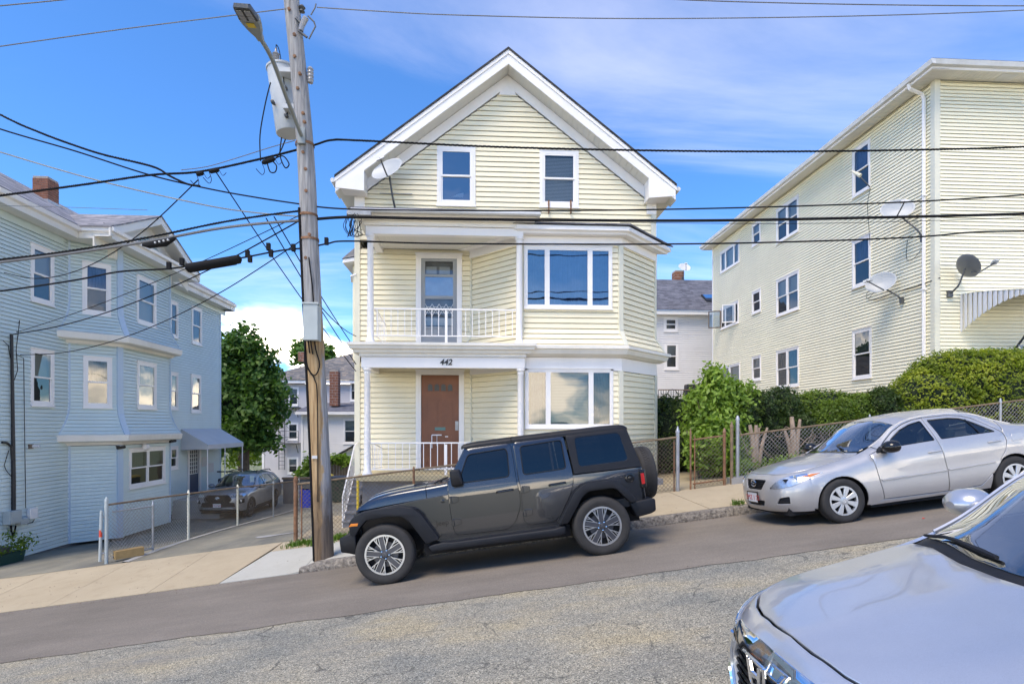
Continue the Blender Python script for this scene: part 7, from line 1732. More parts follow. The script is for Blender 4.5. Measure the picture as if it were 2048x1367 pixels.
class Form:
    """smooth body surface through a net of control points [station][line]; rays find it again"""
    def __init__(s, net, n=7, sharp=None, flip=False):
        net = np.array(net, float); A, B = net.shape[:2]
        def cr(P, n, keep=None):
            out = []
            for i in range(len(P)-1):
                p0 = P[i-1] if i > 0 else 2*P[0]-P[1]; p1, p2 = P[i], P[i+1]; p3 = P[i+2] if i+2 < len(P) else 2*P[-1]-P[-2]
                if keep is not None and i in keep: p0 = 2*p1-p2
                if keep is not None and i+1 in keep: p3 = 2*p2-p1
                for k in range(n):
                    t = k/n; out.append(.5*((2*p1)+(p2-p0)*t+(2*p0-5*p1+4*p2-p3)*t*t+(3*p1-p0-3*p2+p3)*t**3))
            out.append(P[-1]); return np.array(out)
        M = cr(net, n)                                     # along the car
        M = cr(M.transpose(1, 0, 2), n, sharp).transpose(1, 0, 2)
        s.M = M; s.line = {}; s.n = n
        V, Fc = [], []
        for sg in (1, -1):
            o = len(V); a, b = M.shape[:2]
            V += [(p[0], p[1]*sg, p[2]) for p in M.reshape(-1, 3)]
            for i in range(a-1):
                for j in range(b-1): Fc.append((o+i*b+j, o+i*b+j+1, o+(i+1)*b+j+1, o+(i+1)*b+j))
        s.bvh = BVHTree.FromPolygons([Vector(v) for v in V], Fc)
    def L(s, k):  # points of control line k
        return s.M[:, k*s.n]
    def side(s, sg):
        last = [0.8]
        def f(x, z, off=0):
            h = s.bvh.ray_cast(Vector((x, sg*3, z)), Vector((0, -sg, 0)), 3)
            if h[0] is None: return Vector((x, sg*(last[0]+off), z))
            n = h[1]; n = n if n.y*sg > 0 else -n; last[0] = abs(h[0].y); return h[0]+n*off
        return f
    def top(s):
        def f(x, y, off=0):
            h = s.bvh.ray_cast(Vector((x, y, 4)), Vector((0, 0, -1)), 4)
            if h[0] is None: return Vector((x, y, .7+off))
            n = h[1]; n = n if n.z > 0 else -n; return h[0]+n*off
        return f
    def cyl(s, xc, R_=.8, out=1):           # round the nose (out=1) or tail (out=-1): u = angle * R_
        def f(u, z, off=0):
            w = u/R_; d = Vector((-math.cos(w)*out, math.sin(w), 0)); h = s.bvh.ray_cast(Vector((xc, 0, z)), d, 3)
            if h[0] is None:
                h = s.bvh.find_nearest(Vector((xc, 0, z))+d*.85)
            n = h[1]; n = n if n.dot(d) > 0 else -n; return h[0]+n*off
        return f
def yfun(fr, res=None): return fr
def tyre(parent, c, r, w, rim, sg, name='wheel', axis='y', tread=True, lo=False):
    """wheel part = tyre mesh; returns it so the rim pieces can be its children"""
    b = MB(); h = w/2; pr = [(rim, -h*.72), (rim*1.02, -h*.86), (lerp(rim, r, .35), -h*.99), (lerp(rim, r, .62), -h), (lerp(rim, r, .88), -h*.9), (r*.985, -h*.76), (r, -h*.55), (r, h*.55), (r*.985, h*.76), (lerp(rim, r, .88), h*.9), (lerp(rim, r, .62), h), (lerp(rim, r, .35), h*.99), (rim, h*.8)]
    b.lathe(pr, c, axis, 48); o = b.build(name, 'rubber', parent, smooth=True, angle=50)
    if tread:
        t = MB(); n = 56; cc = Vector(c)
        for i in range(n):
            for (y0, y1, ph) in ((-.86, -.42, 0), (-.36, -.03, .5), (.03, .36, .0), (.42, .86, .5)):
                w0 = 2*math.pi*(i+ph)/n; w1 = w0+2*math.pi/n*.72; q = []
                for rr in (r*.975, r+.006-.012*(abs(y0+y1) > 1)):
                    for (a, y) in ((w0, y0), (w1, y0), (w1, y1), (w0, y1)):
                        e = rr-(.016 if abs(y) > .8 else 0); v = (e*math.cos(a), y*h, e*math.sin(a)); q.append(cc+Vector(v if axis == 'y' else (v[1], v[0], v[2])))
                t.hexa(q)
        t.build('tread', 'rubber', o, kind='stuff')
    return o
def radial(mb, c, sg, pts, a, y0, y1, m=0):     # prism of (r, t) points turned to angle a on a wheel face
    q = [Vector((r*math.cos(a)-t*math.sin(a), 0, r*math.sin(a)+t*math.cos(a)))+Vector(c) for r, t in pts]
    if sg > 0: q = q[::-1]
    mb.prism([p+Vector((0, sg*y0, 0)) for p in q], (0, sg*(y1-y0), 0), m)
def ringm(mb, c, sg, r0, r1, y0, y1, k=40, m=0):
    mb.lathe([(r0, sg*y0), (r1, sg*y0), (r1, sg*y1), (r0, sg*y1), (r0, sg*y0)], c, 'y', k, m)
def place(root, X, Yc, half, mode='street', base=None):
    root['_w'] = 0
    z0, z1 = zr(X, Yc-half)+.006, zr(X, Yc+half)+.006
    ey = Vector((0, 2*half, z1-z0)).normalized(); ex = Vector((1, 0, S)).normalized(); ez = ex.cross(ey).normalized(); ey = ez.cross(ex)
    M = Matrix((ex, ey, ez)).transposed().to_4x4(); M.translation = Vector((X, Yc, (z0+z1)/2)); root.matrix_world = M
    root.location = M.translation; root.rotation_euler = M.to_euler()
def seat(parent, x, y, z, mat='cabin', w=.5):
    b = MB(); b.box(x-.05, x+.48, y-w/2, y+w/2, z, z+.16); fr_ = [(x+.42, z+.1), (x+.56, z+.12), (x+.72, z+.70), (x+.62, z+.72)]
    b.prism([(p, y-w/2, q) for p, q in fr_], (0, w, 0)); b.box(x+.64, x+.74, y-.13, y+.13, z+.74, z+.93); return b.build('seat', mat, parent, bevel=.03)
def plate_text(s, loc, rot, size, mat, parent, name='lettering'):
    o = text_mesh(s, size, .001, loc, rot, mat, None, name); o.parent = parent; o.location = loc; return o
# ================================================================== graphite off-road wagon by the kerb
J = empty('offroad_wagon', (0, 0, 0), 'dark grey four-door off-road wagon with black hardtop and spare wheel', 'car'); J['_w'] = 0
def jy(z): return .79-.0 if z < 1.10 else .79-.085*((z-1.10)/.62)**1.15
def jside(sg, base=0.0):
    return lambda x, z, off=0: Vector((x, sg*(jy(z)-.012*max(0, (.75-x))*1.0*(x < .75)-.10*max(0, (.25-x))*0+base+off), z))
def arc(cx, cz, r, a0, a1, n=14): return [(cx+r*math.cos(R(lerp(a0, a1, i/n))), cz+r*math.sin(R(lerp(a0, a1, i/n)))) for i in range(n+1)]
WF, WR, RT = (0.03, .398), (3.035, .398), .405
tub = [(-.20, 1.005), (.66, 1.072), (.962, 1.088), (.975, 1.235), (1.25, 1.15), (3.70, 1.135), (3.735, .66)]+arc(3.03, .42, .53, 27, 176)[0:]+[(2.47, .445), (.80, .445)]+arc(.03, .42, .58, 12, 150)+[(-.42, .80), (-.36, .97)]
d1 = rp([(1.275, 1.690), (1.915, 1.700), (1.93, 1.50), (1.935, 1.14), (1.962, .99), (1.95, .80), (1.86, .60), (1.74, .505), (1.03, .515), (.985, .58), (.968, .79), (.962, 1.09), (.972, 1.235)], .06)
w1 = rp([(1.30, 1.605), (1.835, 1.628), (1.852, 1.56), (1.838, 1.235), (1.12, 1.228)], .05)
d2 = rp([(1.952, 1.700), (2.68, 1.708), (2.735, 1.19), (2.735, 1.04), (2.68, .905), (2.48, .58), (2.39, .525), (2.04, .525), (1.975, .58), (1.965, .66), (1.980, 1.01), (1.962, 1.19)], .05)
w2 = rp([(2.045, 1.632), (2.635, 1.652), (2.648, 1.25), (2.045, 1.235)], .045)
qp = rp([(2.705, 1.722, 0), (3.56, 1.722), (3.60, 1.70), (3.725, 1.14, 0), (2.752, 1.147, 0)], .03)
qw = rp([(2.835, 1.655), (3.475, 1.655), (3.545, 1.255), (2.845, 1.252)], .055)
for sg in (-1, 1):
    P_('body_side', 'paint_graphite', J, tub, jside(sg, -.012), res=.09, depth=.03)
    for nm, dd, ww, sp, hz, hx in (('front_door', d1, w1, .05, 1.04, 1.755), ('rear_door', d2, w2, .05, 1.045, 2.50)):
        D = P_(nm, 'paint_graphite', J, dd, jside(sg, .006), holes=[ww], res=.075, depth=.022, bev=.007)
        g = P_('window_glass', 'privacy_glass', D, inset(clean(ww) if area(ww) > 0 else clean(ww)[::-1], -.006), jside(sg, -.010), res=.12, depth=.004, bev=0)
        b = MB(); c = clean(ww); c = c if area(c) > 0 else c[::-1]; pts = [jside(sg, .006)(*q) for q in inset(c, -.004)]; b.tube(pts+[pts[0]], .009, 5, cap=False); b.build('window_seal', 'trim_black', D)
        b = MB(); F_ = jside(sg, .0); y = sg*.80
        b.tube([(hx-.115, y+sg*.006, hz-.004), (hx-.10, y+sg*.034, hz), (hx+.09, y+sg*.034, hz+.008), (hx+.115, y+sg*.006, hz+.006)], .016, 8); b.build('door_handle', 'gloss_black', D, smooth=True)
        b = MB(); b.lathe([(.001, 0), (.06, 0), (.062, .004)], (hx, sg*.795, hz-.01), 'y', 16); b.build('handle_cup', 'paint_graphite', D)
        for hzz in ((1.01, .70) if nm == 'front_door' else (1.03, .705)):
            x0 = 1.04 if nm == 'front_door' else 2.043; b = MB()
            b.prism([(x0-.075, sg*.797, hzz-.045), (x0-.02, sg*.797, hzz-.05), (x0+.06, sg*.797, hzz-.035), (x0+.065, sg*.797, hzz+.035), (x0-.02, sg*.797, hzz+.05), (x0-.06, sg*.797, hzz+.03)], (0, sg*.028, 0)); b.tube([(x0-.035, sg*.815, hzz-.05), (x0-.035, sg*.815, hzz+.05)], .014, 8); b.build('door_hinge', 'gloss_black' if 0 else 'paint_graphite', D, bevel=.005)
        if nm == 'rear_door':
            b = MB(); b.prism([(2.455, sg*(jy(1.24)+.004), 1.24), (2.485, sg*(jy(1.24)+.004), 1.24), (2.478, sg*(jy(1.64)+.004), 1.645), (2.448, sg*(jy(1.64)+.004), 1.645)], (0, -sg*.015, 0)); b.build('window_divider', 'gloss_black', D)
    b = MB(); b.prism([(1.87, sg*(jy(1.1)-.022), 1.1), (2.03, sg*(jy(1.1)-.022), 1.1), (2.03, sg*(jy(1.7)-.022), 1.7), (1.87, sg*(jy(1.7)-.022), 1.7)], (0, -sg*.03, 0)); b.build('door_pillar', 'paint_graphite', J, recalc=True)
    Q = P_('hardtop_side', 'top_black', J, qp, jside(sg, .004), holes=[qw], res=.08, depth=.03, bev=.008)
    P_('window_glass', 'privacy_glass', Q, inset(clean(qw) if area(qw) > 0 else clean(qw)[::-1], -.006), jside(sg, .0), res=.12, depth=.004, bev=0)
    # flares, step, lamp, cap, vent, mirror
    for nm, fl in (('front_flare', [(-.40, .872), (-.345, .946), (-.17, 1.012), (.10, 1.022), (.30, 1.016), (.475, .975), (.58, .875), (.79, .515), (.60, .475), (.41, .80), (.31, .885), (.12, .905), (-.16, .895), (-.265, .80), (-.33, .70), (-.40, .72)]), ('rear_flare', [(2.435, .497), (2.70, .905), (2.80, .975), (2.88, 1.012), (3.22, 1.018), (3.345, .97), (3.575, .69), (3.48, .665), (3.29, .89), (3.20, .905), (2.90, .90), (2.80, .83), (2.565, .50)])):
        b = MB(); q = rp(fl, .03, 3); q = q if sg < 0 else q[::-1]; b.prism([(x, sg*.935, z) for x, z in q], (0, -sg*.2, 0)); o = b.build(nm, 'trim_black', J, recalc=True, bevel=.014, smooth=True, angle=50)
    b = MB(); st = [(.62, .43), (.70, .452), (.86, .462), (.92, .448), (2.38, .448), (2.46, .470), (2.525, .465), (2.515, .365), (2.42, .342), (.88, .352), (.66, .345)]
    b.prism([(x, sg*.925, z-.015*0) for x, z in (st if sg < 0 else st[::-1])], (0, -sg*.17, 0)); b.build('side_step', 'trim_black', J, recalc=True, bevel=.018, smooth=True, angle=50)
    b = MB(); b.box(.55, 2.6, min(sg*.77, sg*.60), max(sg*.77, sg*.60), .30, .46); b.build('sill', 'dark_hole', J)
    b = MB(); b.box(3.672, 3.765, min(sg*.83, sg*.66), max(sg*.83, sg*.66), .835, 1.10); T_ = b.build('tail_lamp', 'gloss_black', J, bevel=.025); b = MB(); b.box(3.685, 3.735, min(sg*.832, sg*.82), max(sg*.832, sg*.82), .895, 1.05); b.build('lamp_lens', 'red_lens', T_, bevel=.01)
    b = MB(); fp = [(.475, .965), (.535, .958), (.625, .855), (.585, .80), (.555, .835), (.525, .915)]; b.prism([(x, sg*.776, z) for x, z in (fp if sg < 0 else fp[::-1])], (0, sg*.012, 0)); v_ = b.build('fender_vent', 'gloss_black', J, recalc=True, bevel=.006)
    b = MB(); b.lathe([(0, sg*.0), (.024, sg*.0), (.028, sg*.006), (0, sg*.01)], (.88, sg*.776, 1.008), 'y', 14); b.build('fender_cap', 'gloss_black', J)
    b = MB(); mp_ = [(1.06, 1.20), (1.20, 1.205), (1.215, 1.24), (1.19, 1.42), (1.08, 1.43), (1.05, 1.40)]; b.prism([(x-.02, sg*.86, z) for x, z in (mp_ if sg < 0 else mp_[::-1])], (0, sg*.17, 0)); M_ = b.build('wing_mirror', 'top_black', J, recalc=True, bevel=.03, smooth=True, angle=50)
    b = MB(); b.box(1.08, 1.15, min(sg*.78, sg*.87), max(sg*.78, sg*.87), 1.22, 1.27); b.build('mirror_arm', 'top_black', M_)
    b = MB(); mk = [(-.405, .835), (-.37, .875), (-.27, .868), (-.285, .83)]; b.prism([(x, sg*.937, z) for x, z in (mk if sg < 0 else mk[::-1])], (0, -sg*.06, 0)); b.build('marker_lamp', 'amber', J, recalc=True, bevel=.006)
    for nm, (wx, wz) in (('front_wheel', WF), ('rear_wheel', WR)):
        c = (wx, sg*.80, wz); W_ = tyre(J, c, RT, .25, .268, sg, nm); y0 = .088
        b = MB(); b.lathe([(.0, sg*(y0-.06)), (.262, sg*(y0-.06)), (.264, sg*y0)], c, 'y', 32); b.build('wheel_well_disc', 'dark_hole', W_)
        b = MB(); b.lathe([(.0, sg*(y0-.05)), (.17, sg*(y0-.05)), (.175, sg*(y0-.058))], c, 'y', 28); b.build('brake_disc', 'alloy_dark', W_)
        b = MB(); ringm(b, c, sg, .248, .272, y0-.01, y0+.024); b.build('rim_lip', 'alloy', W_, smooth=True)
        for k in range(5):
            a = R(90+72*k+(7 if wx < 1 else 2)); b = MB(); radial(b, c, sg, [(.05, -.034), (.252, -.036), (.252, .036), (.05, .034)], a, y0-.012, y0+.016); b.build('spoke', 'alloy_dark', W_)
            b = MB()
            for s_ in (-1, 1):
                radial(b, c, sg, [(.075, s_*.034-.004), (.25, s_*.037-.004), (.25, s_*.037+.004), (.075, s_*.034+.004)], a, y0-.01, y0+.020)
                t0, t1 = (.105, s_*.035), (.238, s_*.105); dx, dy = t1[0]-t0[0], t1[1]-t0[1]; l = math.hypot(dx, dy); nx, ny = -dy/l*.0062, dx/l*.0062
                radial(b, c, sg, [(t0[0]-nx, t0[1]-ny), (t1[0]-nx, t1[1]-ny), (t1[0]+nx, t1[1]+ny), (t0[0]+nx, t0[1]+ny)], a, y0-.012, y0+.019)
                t0, t1 = (.165, s_*.068), (.252, s_*.066)
                radial(b, c, sg, [(t0[0], t0[1]-.005), (t1[0], t1[1]-.005), (t1[0], t1[1]+.005), (t0[0], t0[1]+.005)], a, y0-.012, y0+.018)
            b.build('spoke_trim', 'alloy', W_, kind='stuff')
            b = MB(); q = Vector(c)+Vector((.058*math.cos(a+.63), sg*y0, .058*math.sin(a+.63))); b.lathe([(.011, sg*-.01), (.011, sg*.016), (.0, sg*.02)], q, 'y', 8); b.build('lug_nut', 'chrome', W_)
        b = MB(); b.lathe([(.072, sg*(y0-.03)), (.066, sg*(y0+.008)), (.038, sg*(y0+.014)), (.034, sg*(y0+.026)), (0, sg*(y0+.028))], c, 'y', 24); b.build('hub_cap', 'alloy_dark', W_, smooth=True)
b = MB(); b.lathe([(.062, -.790), (.064, -.800), (.05, -.802), (.046, -.792), (.03, -.792), (.026, -.800), (0, -.802)], (3.535, 0, 1.0), 'y', 24); b.build('fuel_cap', 'gloss_black', J, smooth=True)
# hood, cowl, grille
def hood_row(x):
    t = (x+.30)/.96; zt = float(np.interp(x, [-.33, -.28, -.16, 0, .2, .45, .70, .97], [1.03, 1.085, 1.15, 1.188, 1.215, 1.232, 1.242, 1.262])); zt = sum(float(np.interp(x+d, [-.34, -.30, -.2, -.1, .05, .25, .5, .75, 1.0], [1.03, 1.075, 1.135, 1.170, 1.198, 1.219, 1.234, 1.245, 1.264])) for d in (-.06, -.03, 0, .03, .06))/5; zl = float(np.interp(x, [-.33, .14, .66, .97], [1.005, 1.043, 1.073, 1.092])); w = float(np.interp(x, [-.33, .66, .97], [.60, .735, .765]))
    h = [(-w-.004, zl), (-w+.006, lerp(zl, zt, .45)), (-w+.025, lerp(zl, zt, .80)), (-w+.075, zt-.006), (-w*.72, zt+.006), (-w*.52, zt+.010), (-w*.46, zt+.026), (-w*.22, zt+.034), (0, zt+.036)]
    h = h+[(-y, z) for y, z in h[-2::-1]]; return [(p.x, p.y) for p in crv([(y, z, 0) for y, z in h], 4)]
b = MB(); b.grid([[(x, y, z) for y, z in hood_row(x)] for x in [lerp(-.33, .655, (i/40)**1.35) for i in range(41)]]); b.build('hood', 'paint_graphite', J, smooth=True, angle=50)
b = MB(); b.grid([[(x, y, z) for y, z in hood_row(x)] for x in [.663, .75, .85, .965]]); b.build('cowl', 'paint_graphite', J, smooth=True, angle=50)
b = MB(); b.box(.45, .62, -.33, .33, 1.262, 1.272); b.build('hood_vent', 'trim_black', J, bevel=.006)
for s_ in (-.58, .58): b = MB(); b.tube([(.78, s_, 1.265), (.86, s_*.6, 1.285), (.93, s_*.25, 1.30)], .012, 5); b.build('wiper', 'trim_black', J)
b = MB(); b.box(-.36, -.30, -.62, .62, .63, 1.03); Gr = b.build('grille', 'paint_graphite', J, bevel=.03)
for k in range(7): b = MB(); y = -.27+.09*k; b.box(-.364, -.35, y-.028, y+.028, .68, .98); b.build('grille_slot', 'dark_hole', Gr)
for s_ in (-1, 1): b = MB(); b.lathe([(0, -.39), (.05, -.388), (.085, -.375), (.095, -.355)], (0, s_*.46, .87), 'x', 20); b.build('headlamp', 'reflector', Gr, smooth=True)
b = MB(); bp = [(-.585, .675), (-.45, .728), (-.35, .735), (-.36, .42), (-.47, .46), (-.58, .49)]; b.prism([(x, -.80, z) for x, z in bp], (0, 1.6, 0)); b.build('front_bumper', 'top_black', J, recalc=True, bevel=.02, smooth=True, angle=50)
b = MB(); rb = [(3.48, .655), (3.60, .668), (3.82, .685), (3.855, .66), (3.845, .50), (3.77, .47), (3.56, .44)]; b.prism([(x, -.82, z) for x, z in rb], (0, 1.64, 0)); b.build('rear_bumper', 'trim_black', J, recalc=True, bevel=.022, smooth=True, angle=50)
for y in (-.3, .3): b = MB(); b.tube([(3.84, y, .5), (3.90, y, .5)], .03, 8); b.build('tow_hook', 'trim_black', J)
# roof
def roof_row(x):
    d = float(np.interp(x, [1.215, 1.24, 1.30, 1.45, 1.93, 2.6, 3.3, 3.52, 3.59, 3.615], [-.045, -.025, -.010, 0, .006, .006, .004, -.003, -.02, -.05])); e = .0 if 1.25 < x < 3.58 else -.02
    h = [(-.712+e*-1, 1.706+d*.3), (-.712-e*1, 1.735+d), (-.690, 1.762+d), (-.62, 1.776+d), (-.3, 1.790+d), (0, 1.794+d)]; return h+[(-y, z) for y, z in h[-2::-1]]
for nm, X in (('roof_panel', [1.215, 1.24, 1.30, 1.45, 1.65, 1.85, 1.927]), ('hardtop_roof', [1.935, 2.05, 2.3, 2.6, 3.0, 3.3, 3.45, 3.52, 3.57, 3.60, 3.615])):
    b = MB(); b.grid([[(x, y, z) for y, z in roof_row(x)] for x in X]); b.build(nm, 'top_black', J, smooth=True, angle=50)
b = MB(); b.box(1.26, 3.58, -.70, .70, 1.695, 1.715); b.build('headliner', 'cabin', J)
# windscreen frame and rear panel
def slant(x0, z0, x1, z1, nx, nz): return lambda u, v, off=0: Vector((lerp(x0, x1, v)+nx*off, u, lerp(z0, z1, v)+nz*off))
fw_ = slant(.955, 1.235, 1.265, 1.712, -.84, .54)
wo = rp([(-.735, 0), (.735, 0), (.705, 1), (-.705, 1)], .04); wi = rp([(-.66, .14), (.66, .14), (.625, .88), (-.625, .88)], .05)
Wf = P_('windscreen_frame', 'paint_graphite', J, wo, fw_, holes=[wi], res=.12, depth=.05, bev=.01); P_('windscreen', 'car_glass', Wf, wi, lambda u, v, off=0: fw_(u, v, off-.015), res=.2, depth=.003, bev=0)
fr2 = slant(3.73, 1.14, 3.60, 1.72, .97, .22); ro = rp([(-.775, 0), (.775, 0), (.70, 1), (-.70, 1)], .04); ri = rp([(-.58, .12), (.58, .12), (.55, .85), (-.55, .85)], .06)
Rg = P_('rear_window_frame', 'top_black', J, ro, fr2, holes=[ri], res=.12, depth=.04, bev=.01); P_('rear_glass', 'privacy_glass', Rg, ri, lambda u, v, off=0: fr2(u, v, off-.01), res=.2, depth=.003, bev=0)
b = MB(); b.box(3.66, 3.735, -.778, .778, .60, 1.138); b.build('tailgate', 'paint_graphite', J, bevel=.02)
cs = (3.945, 0, 1.0); Sp = tyre(J, cs, RT, .25, .26, 1, 'spare_wheel', 'x'); b = MB(); b.lathe([(0, .06), (.2, .06), (.255, .03), (.262, -.08), (0, -.09)], cs, 'x', 28); b.build('spare_rim', 'alloy_dark', Sp); b = MB(); b.box(3.73, 3.86, -.1, .1, .9, 1.1); b.build('spare_carrier', 'trim_black', Sp)
# underside, cabin
b = MB(); b.box(.64, 2.44, -.76, .76, .30, .5); b.box(-.30, .60, -.5, .5, .35, .95); b.box(.60, 3.66, -.55, .55, .36, .62); b.box(2.55, 3.66, -.50, .50, .45, 1.0); b.box(-.34, .62, -.58, .58, .66, .99); b.build('underbody', 'dark_hole', J, kind='stuff')
for x in (WF[0], WR[0]): b = MB(); b.tube([(x, -.78, .40), (x, .78, .40)], .05, 8); b.build('axle', 'dark_hole', J)
b = MB(); b.box(.95, 3.66, -.74, .74, .60, .72); b.box(1.0, 1.15, -.70, .70, .72, 1.22); b.build('cabin_floor', 'cabin', J, kind='stuff')
for x, y in ((1.45, -.36), (1.45, .36), (2.25, -.36), (2.25, .36)): seat(J, x, y, .78)
b = MB(); b.tube([(1.40+.0*w, -.36+.17*math.cos(w), 1.13+.17*math.sin(w)) for w in [2*math.pi*i/16 for i in range(17)]], .016, 6); b.build('steering_wheel', 'cabin', J)
plate_text('Jeep', (.84, -.7865, .71), (R(90), 0, R(0)), .105, 'gloss_black', J, 'badge')
place(J, -1.245, 8.67, .80)
# ================================================================== lofted cars: sedan by the kerb, crossover in the driveway, sedan close to the camera
def mknet(nose, mids, tail):
    """nose/tail: full stations of 7 points; mids: (x, half width, shoulder z, x4,y4,z4, x5,y5,z5, x6,z6, sill z)"""
    out = [list(s) for s in nose]
    for x, w, z3, x4, y4, z4, x5, y5, z5, x6, z6, zs_ in mids:
        out.append([(x, w-.055, zs_), (x, w-.006, zs_+.16), (x, w, zs_+.40), (x, w-.03, z3), (x4, y4, z4), (x5, y5, z5), (x6, 0, z6)])
    return out+[list(s) for s in tail]
def sedan(root, sp):
    F_ = Form(sp['net'], 6, sp.get('sharp', {4})); pm = sp['paint']; L4 = F_.L(4)
    k0 = int(np.argmax(L4[:, 1] > .3)); l4 = L4[k0:]; l4 = l4[np.argsort(l4[:, 0])]
    def z4(x): return float(np.interp(x, l4[:, 0], l4[:, 2]))
    def y4(x): return float(np.interp(x, l4[:, 0], l4[:, 1]))
    sp['z4'], sp['y4'], sp['F'] = z4, y4, F_
    def up(x0, x1, d=.003, n=9): return [(lerp(x0, x1, i/n), z4(lerp(x0, x1, i/n))-d) for i in range(n+1)]
    for sg in (-1, 1):
        fs = F_.side(sg)
        for nm, ol, holes, mat in sp['side'](up):
            o = P_(nm, mat or pm, root, ol, fs, holes=holes, res=.065, depth=.018, bev=.0035)
            for h in holes:
                h = clean(h); h = h if area(h) > 0 else h[::-1]
                P_('window_glass', sp.get('glass', 'car_glass'), o, inset(h, -.008), lambda x, z, off=0: fs(x, z, off-.008), res=.12, depth=.003, bev=0)
                pts = [fs(*q, .001) for q in h]; b = MB(); b.tube(pts+[pts[0]], .006, 4, cap=False); b.build('window_seal', 'gloss_black', o)
        q = [p for p in L4[k0:] if sp['rail'][0] < p[0] < sp['rail'][1]]
        b = MB(); b.tube([(p[0], sg*(p[1]-.004), p[2]-.004) for p in q], .014, 6); b.build('roof_rail_trim', pm, root, smooth=True)
    ft = F_.top()
    for nm, ol, mat, off in sp['top'](y4):
        P_(nm, mat or pm, root, ol, ft, res=.075, depth=.018 if 'glass' not in str(mat) else .003, bev=.0035, off=off)
    fc = F_.cyl(sp['xc']); sp['fc'] = fc
    hd = [t for t in sp['top'](y4) if t[0] == 'hood'][0][1]; T = R(79)*.8
    he = sorted((math.atan2(y, sp['xc']-x)*.8, ft(x, y).z-.005) for x, y in dense(hd, .05) if x < -.44)
    he = [q for q in he if abs(q[0]) < T-.02]; xt = -.42; sp['he'] = [(-T, z4(xt)-.006)]+he+[(T, z4(xt)-.006)]
    for nm, ol, holes, mat, off, dep in sp['nose'](sp['he']): P_(nm, mat or pm, root, ol, fc, holes=holes, res=.055, depth=dep, bev=.0035, off=off)
    x0, x1, w, zf = sp['inner']
    b = MB(); b.box(x0, x1, -w+.22, w-.22, zf, sp['beltz']-.25); b.box(.42, sp['wb']-.42, -w+.06, w-.06, zf, zf+.22); b.build('underbody', 'dark_hole', root, kind='stuff')
    b = MB(); b.box(sp['dash'], sp['dash']+.35, -w+.12, w-.12, sp['beltz']-.3, sp['beltz']-.02); b.build('dashboard', 'cabin', root, bevel=.04)
    b = MB(); b.box(sp['dash'], sp['wb']+.3, -w+.12, w-.12, zf+.2, zf+.26); b.build('cabin_floor', sp.get('trim', 'cabin'), root)
    for x, dz in ((sp['dash']+.75, -.03), (sp['dash']+1.3, -.17)):
        for y in (-.36, .36): seat(root, x, y, zf+.26+dz, sp.get('trim', 'cabin'))
    b = MB(); xw = sp['dash']+.45; b.tube([(xw+.05*math.sin(a), -.36+.18*math.cos(a), sp['beltz']-.02+.17*math.sin(a)) for a in [2*math.pi*i/16 for i in range(17)]], .015, 5); b.build('steering_wheel', 'cabin', root)
    for sg in (-1, 1):
        for nm, wx in (('front_wheel', 0), ('rear_wheel', sp['wb'])):
            r = sp['r']; c = (wx, sg*(sp['track']), r-.006); W_ = tyre(root, c, r, sp['tw'], sp['rim'], sg, nm, tread=sp.get('tread', False)); sp['wheel'](W_, c, sg, sp['rim'])
    return F_
def hubcap(W_, c, sg, rim):                # eight-spoke plastic cover
    y0 = .075; b = MB(); b.lathe([(0, sg*(y0-.045)), (rim*.98, sg*(y0-.045))], c, 'y', 28); b.build('rim_shadow', 'dark_hole', W_)
    b = MB(); ringm(b, c, sg, rim*.90, rim*1.015, y0-.03, y0+.012); b.build('rim_lip', 'hubcap', W_, smooth=True)
    for k in range(8):
        b = MB(); radial(b, c, sg, [(.045, -.020), (rim*.55, -.030), (rim*.92, -.040), (rim*.92, .040), (rim*.55, .030), (.045, .020)], R(22+45*k), y0-.02, y0+.010); b.build('spoke', 'hubcap', W_, bevel=.004)
    b = MB(); b.lathe([(.062, sg*(y0-.02)), (.055, sg*(y0+.012)), (.03, sg*(y0+.016)), (.028, sg*(y0+.010)), (0, sg*(y0+.011))], c, 'y', 20); b.build('hub_cap', 'hubcap', W_, smooth=True)
def darkrim(W_, c, sg, rim):
    y0 = .085; b = MB(); b.lathe([(0, sg*(y0-.05)), (rim*.98, sg*(y0-.05))], c, 'y', 28); b.build('rim_shadow', 'dark_hole', W_)
    b = MB(); ringm(b, c, sg, rim*.92, rim*1.01, y0-.02, y0+.012); b.build('rim_lip', 'alloy_dark', W_, smooth=True)
    for k in range(10):
        a = R(36*k+(9 if k % 2 else -9)); b = MB(); radial(b, c, sg, [(.05, -.016), (rim*.95, -.018), (rim*.95, .018), (.05, .016)], a, y0-.02, y0+.008); b.build('spoke', 'alloy_dark', W_)
    b = MB(); b.lathe([(.07, sg*(y0-.02)), (.06, sg*(y0+.01)), (0, sg*(y0+.014))], c, 'y', 18); b.build('hub_cap', 'alloy_dark', W_)
def pull(root, F_, sg, x, z, mat, dz=.006):   # door pull
    fs = F_.side(sg); b = MB(); p = [fs(x-.095, z-.006), fs(x-.07, z-.004, .026), fs(x+.07, z+.002, .028), fs(x+.10, z+dz)]; b.tube(p, [.012, .015, .016, .012], 8); b.build('door_handle', mat, root, smooth=True)
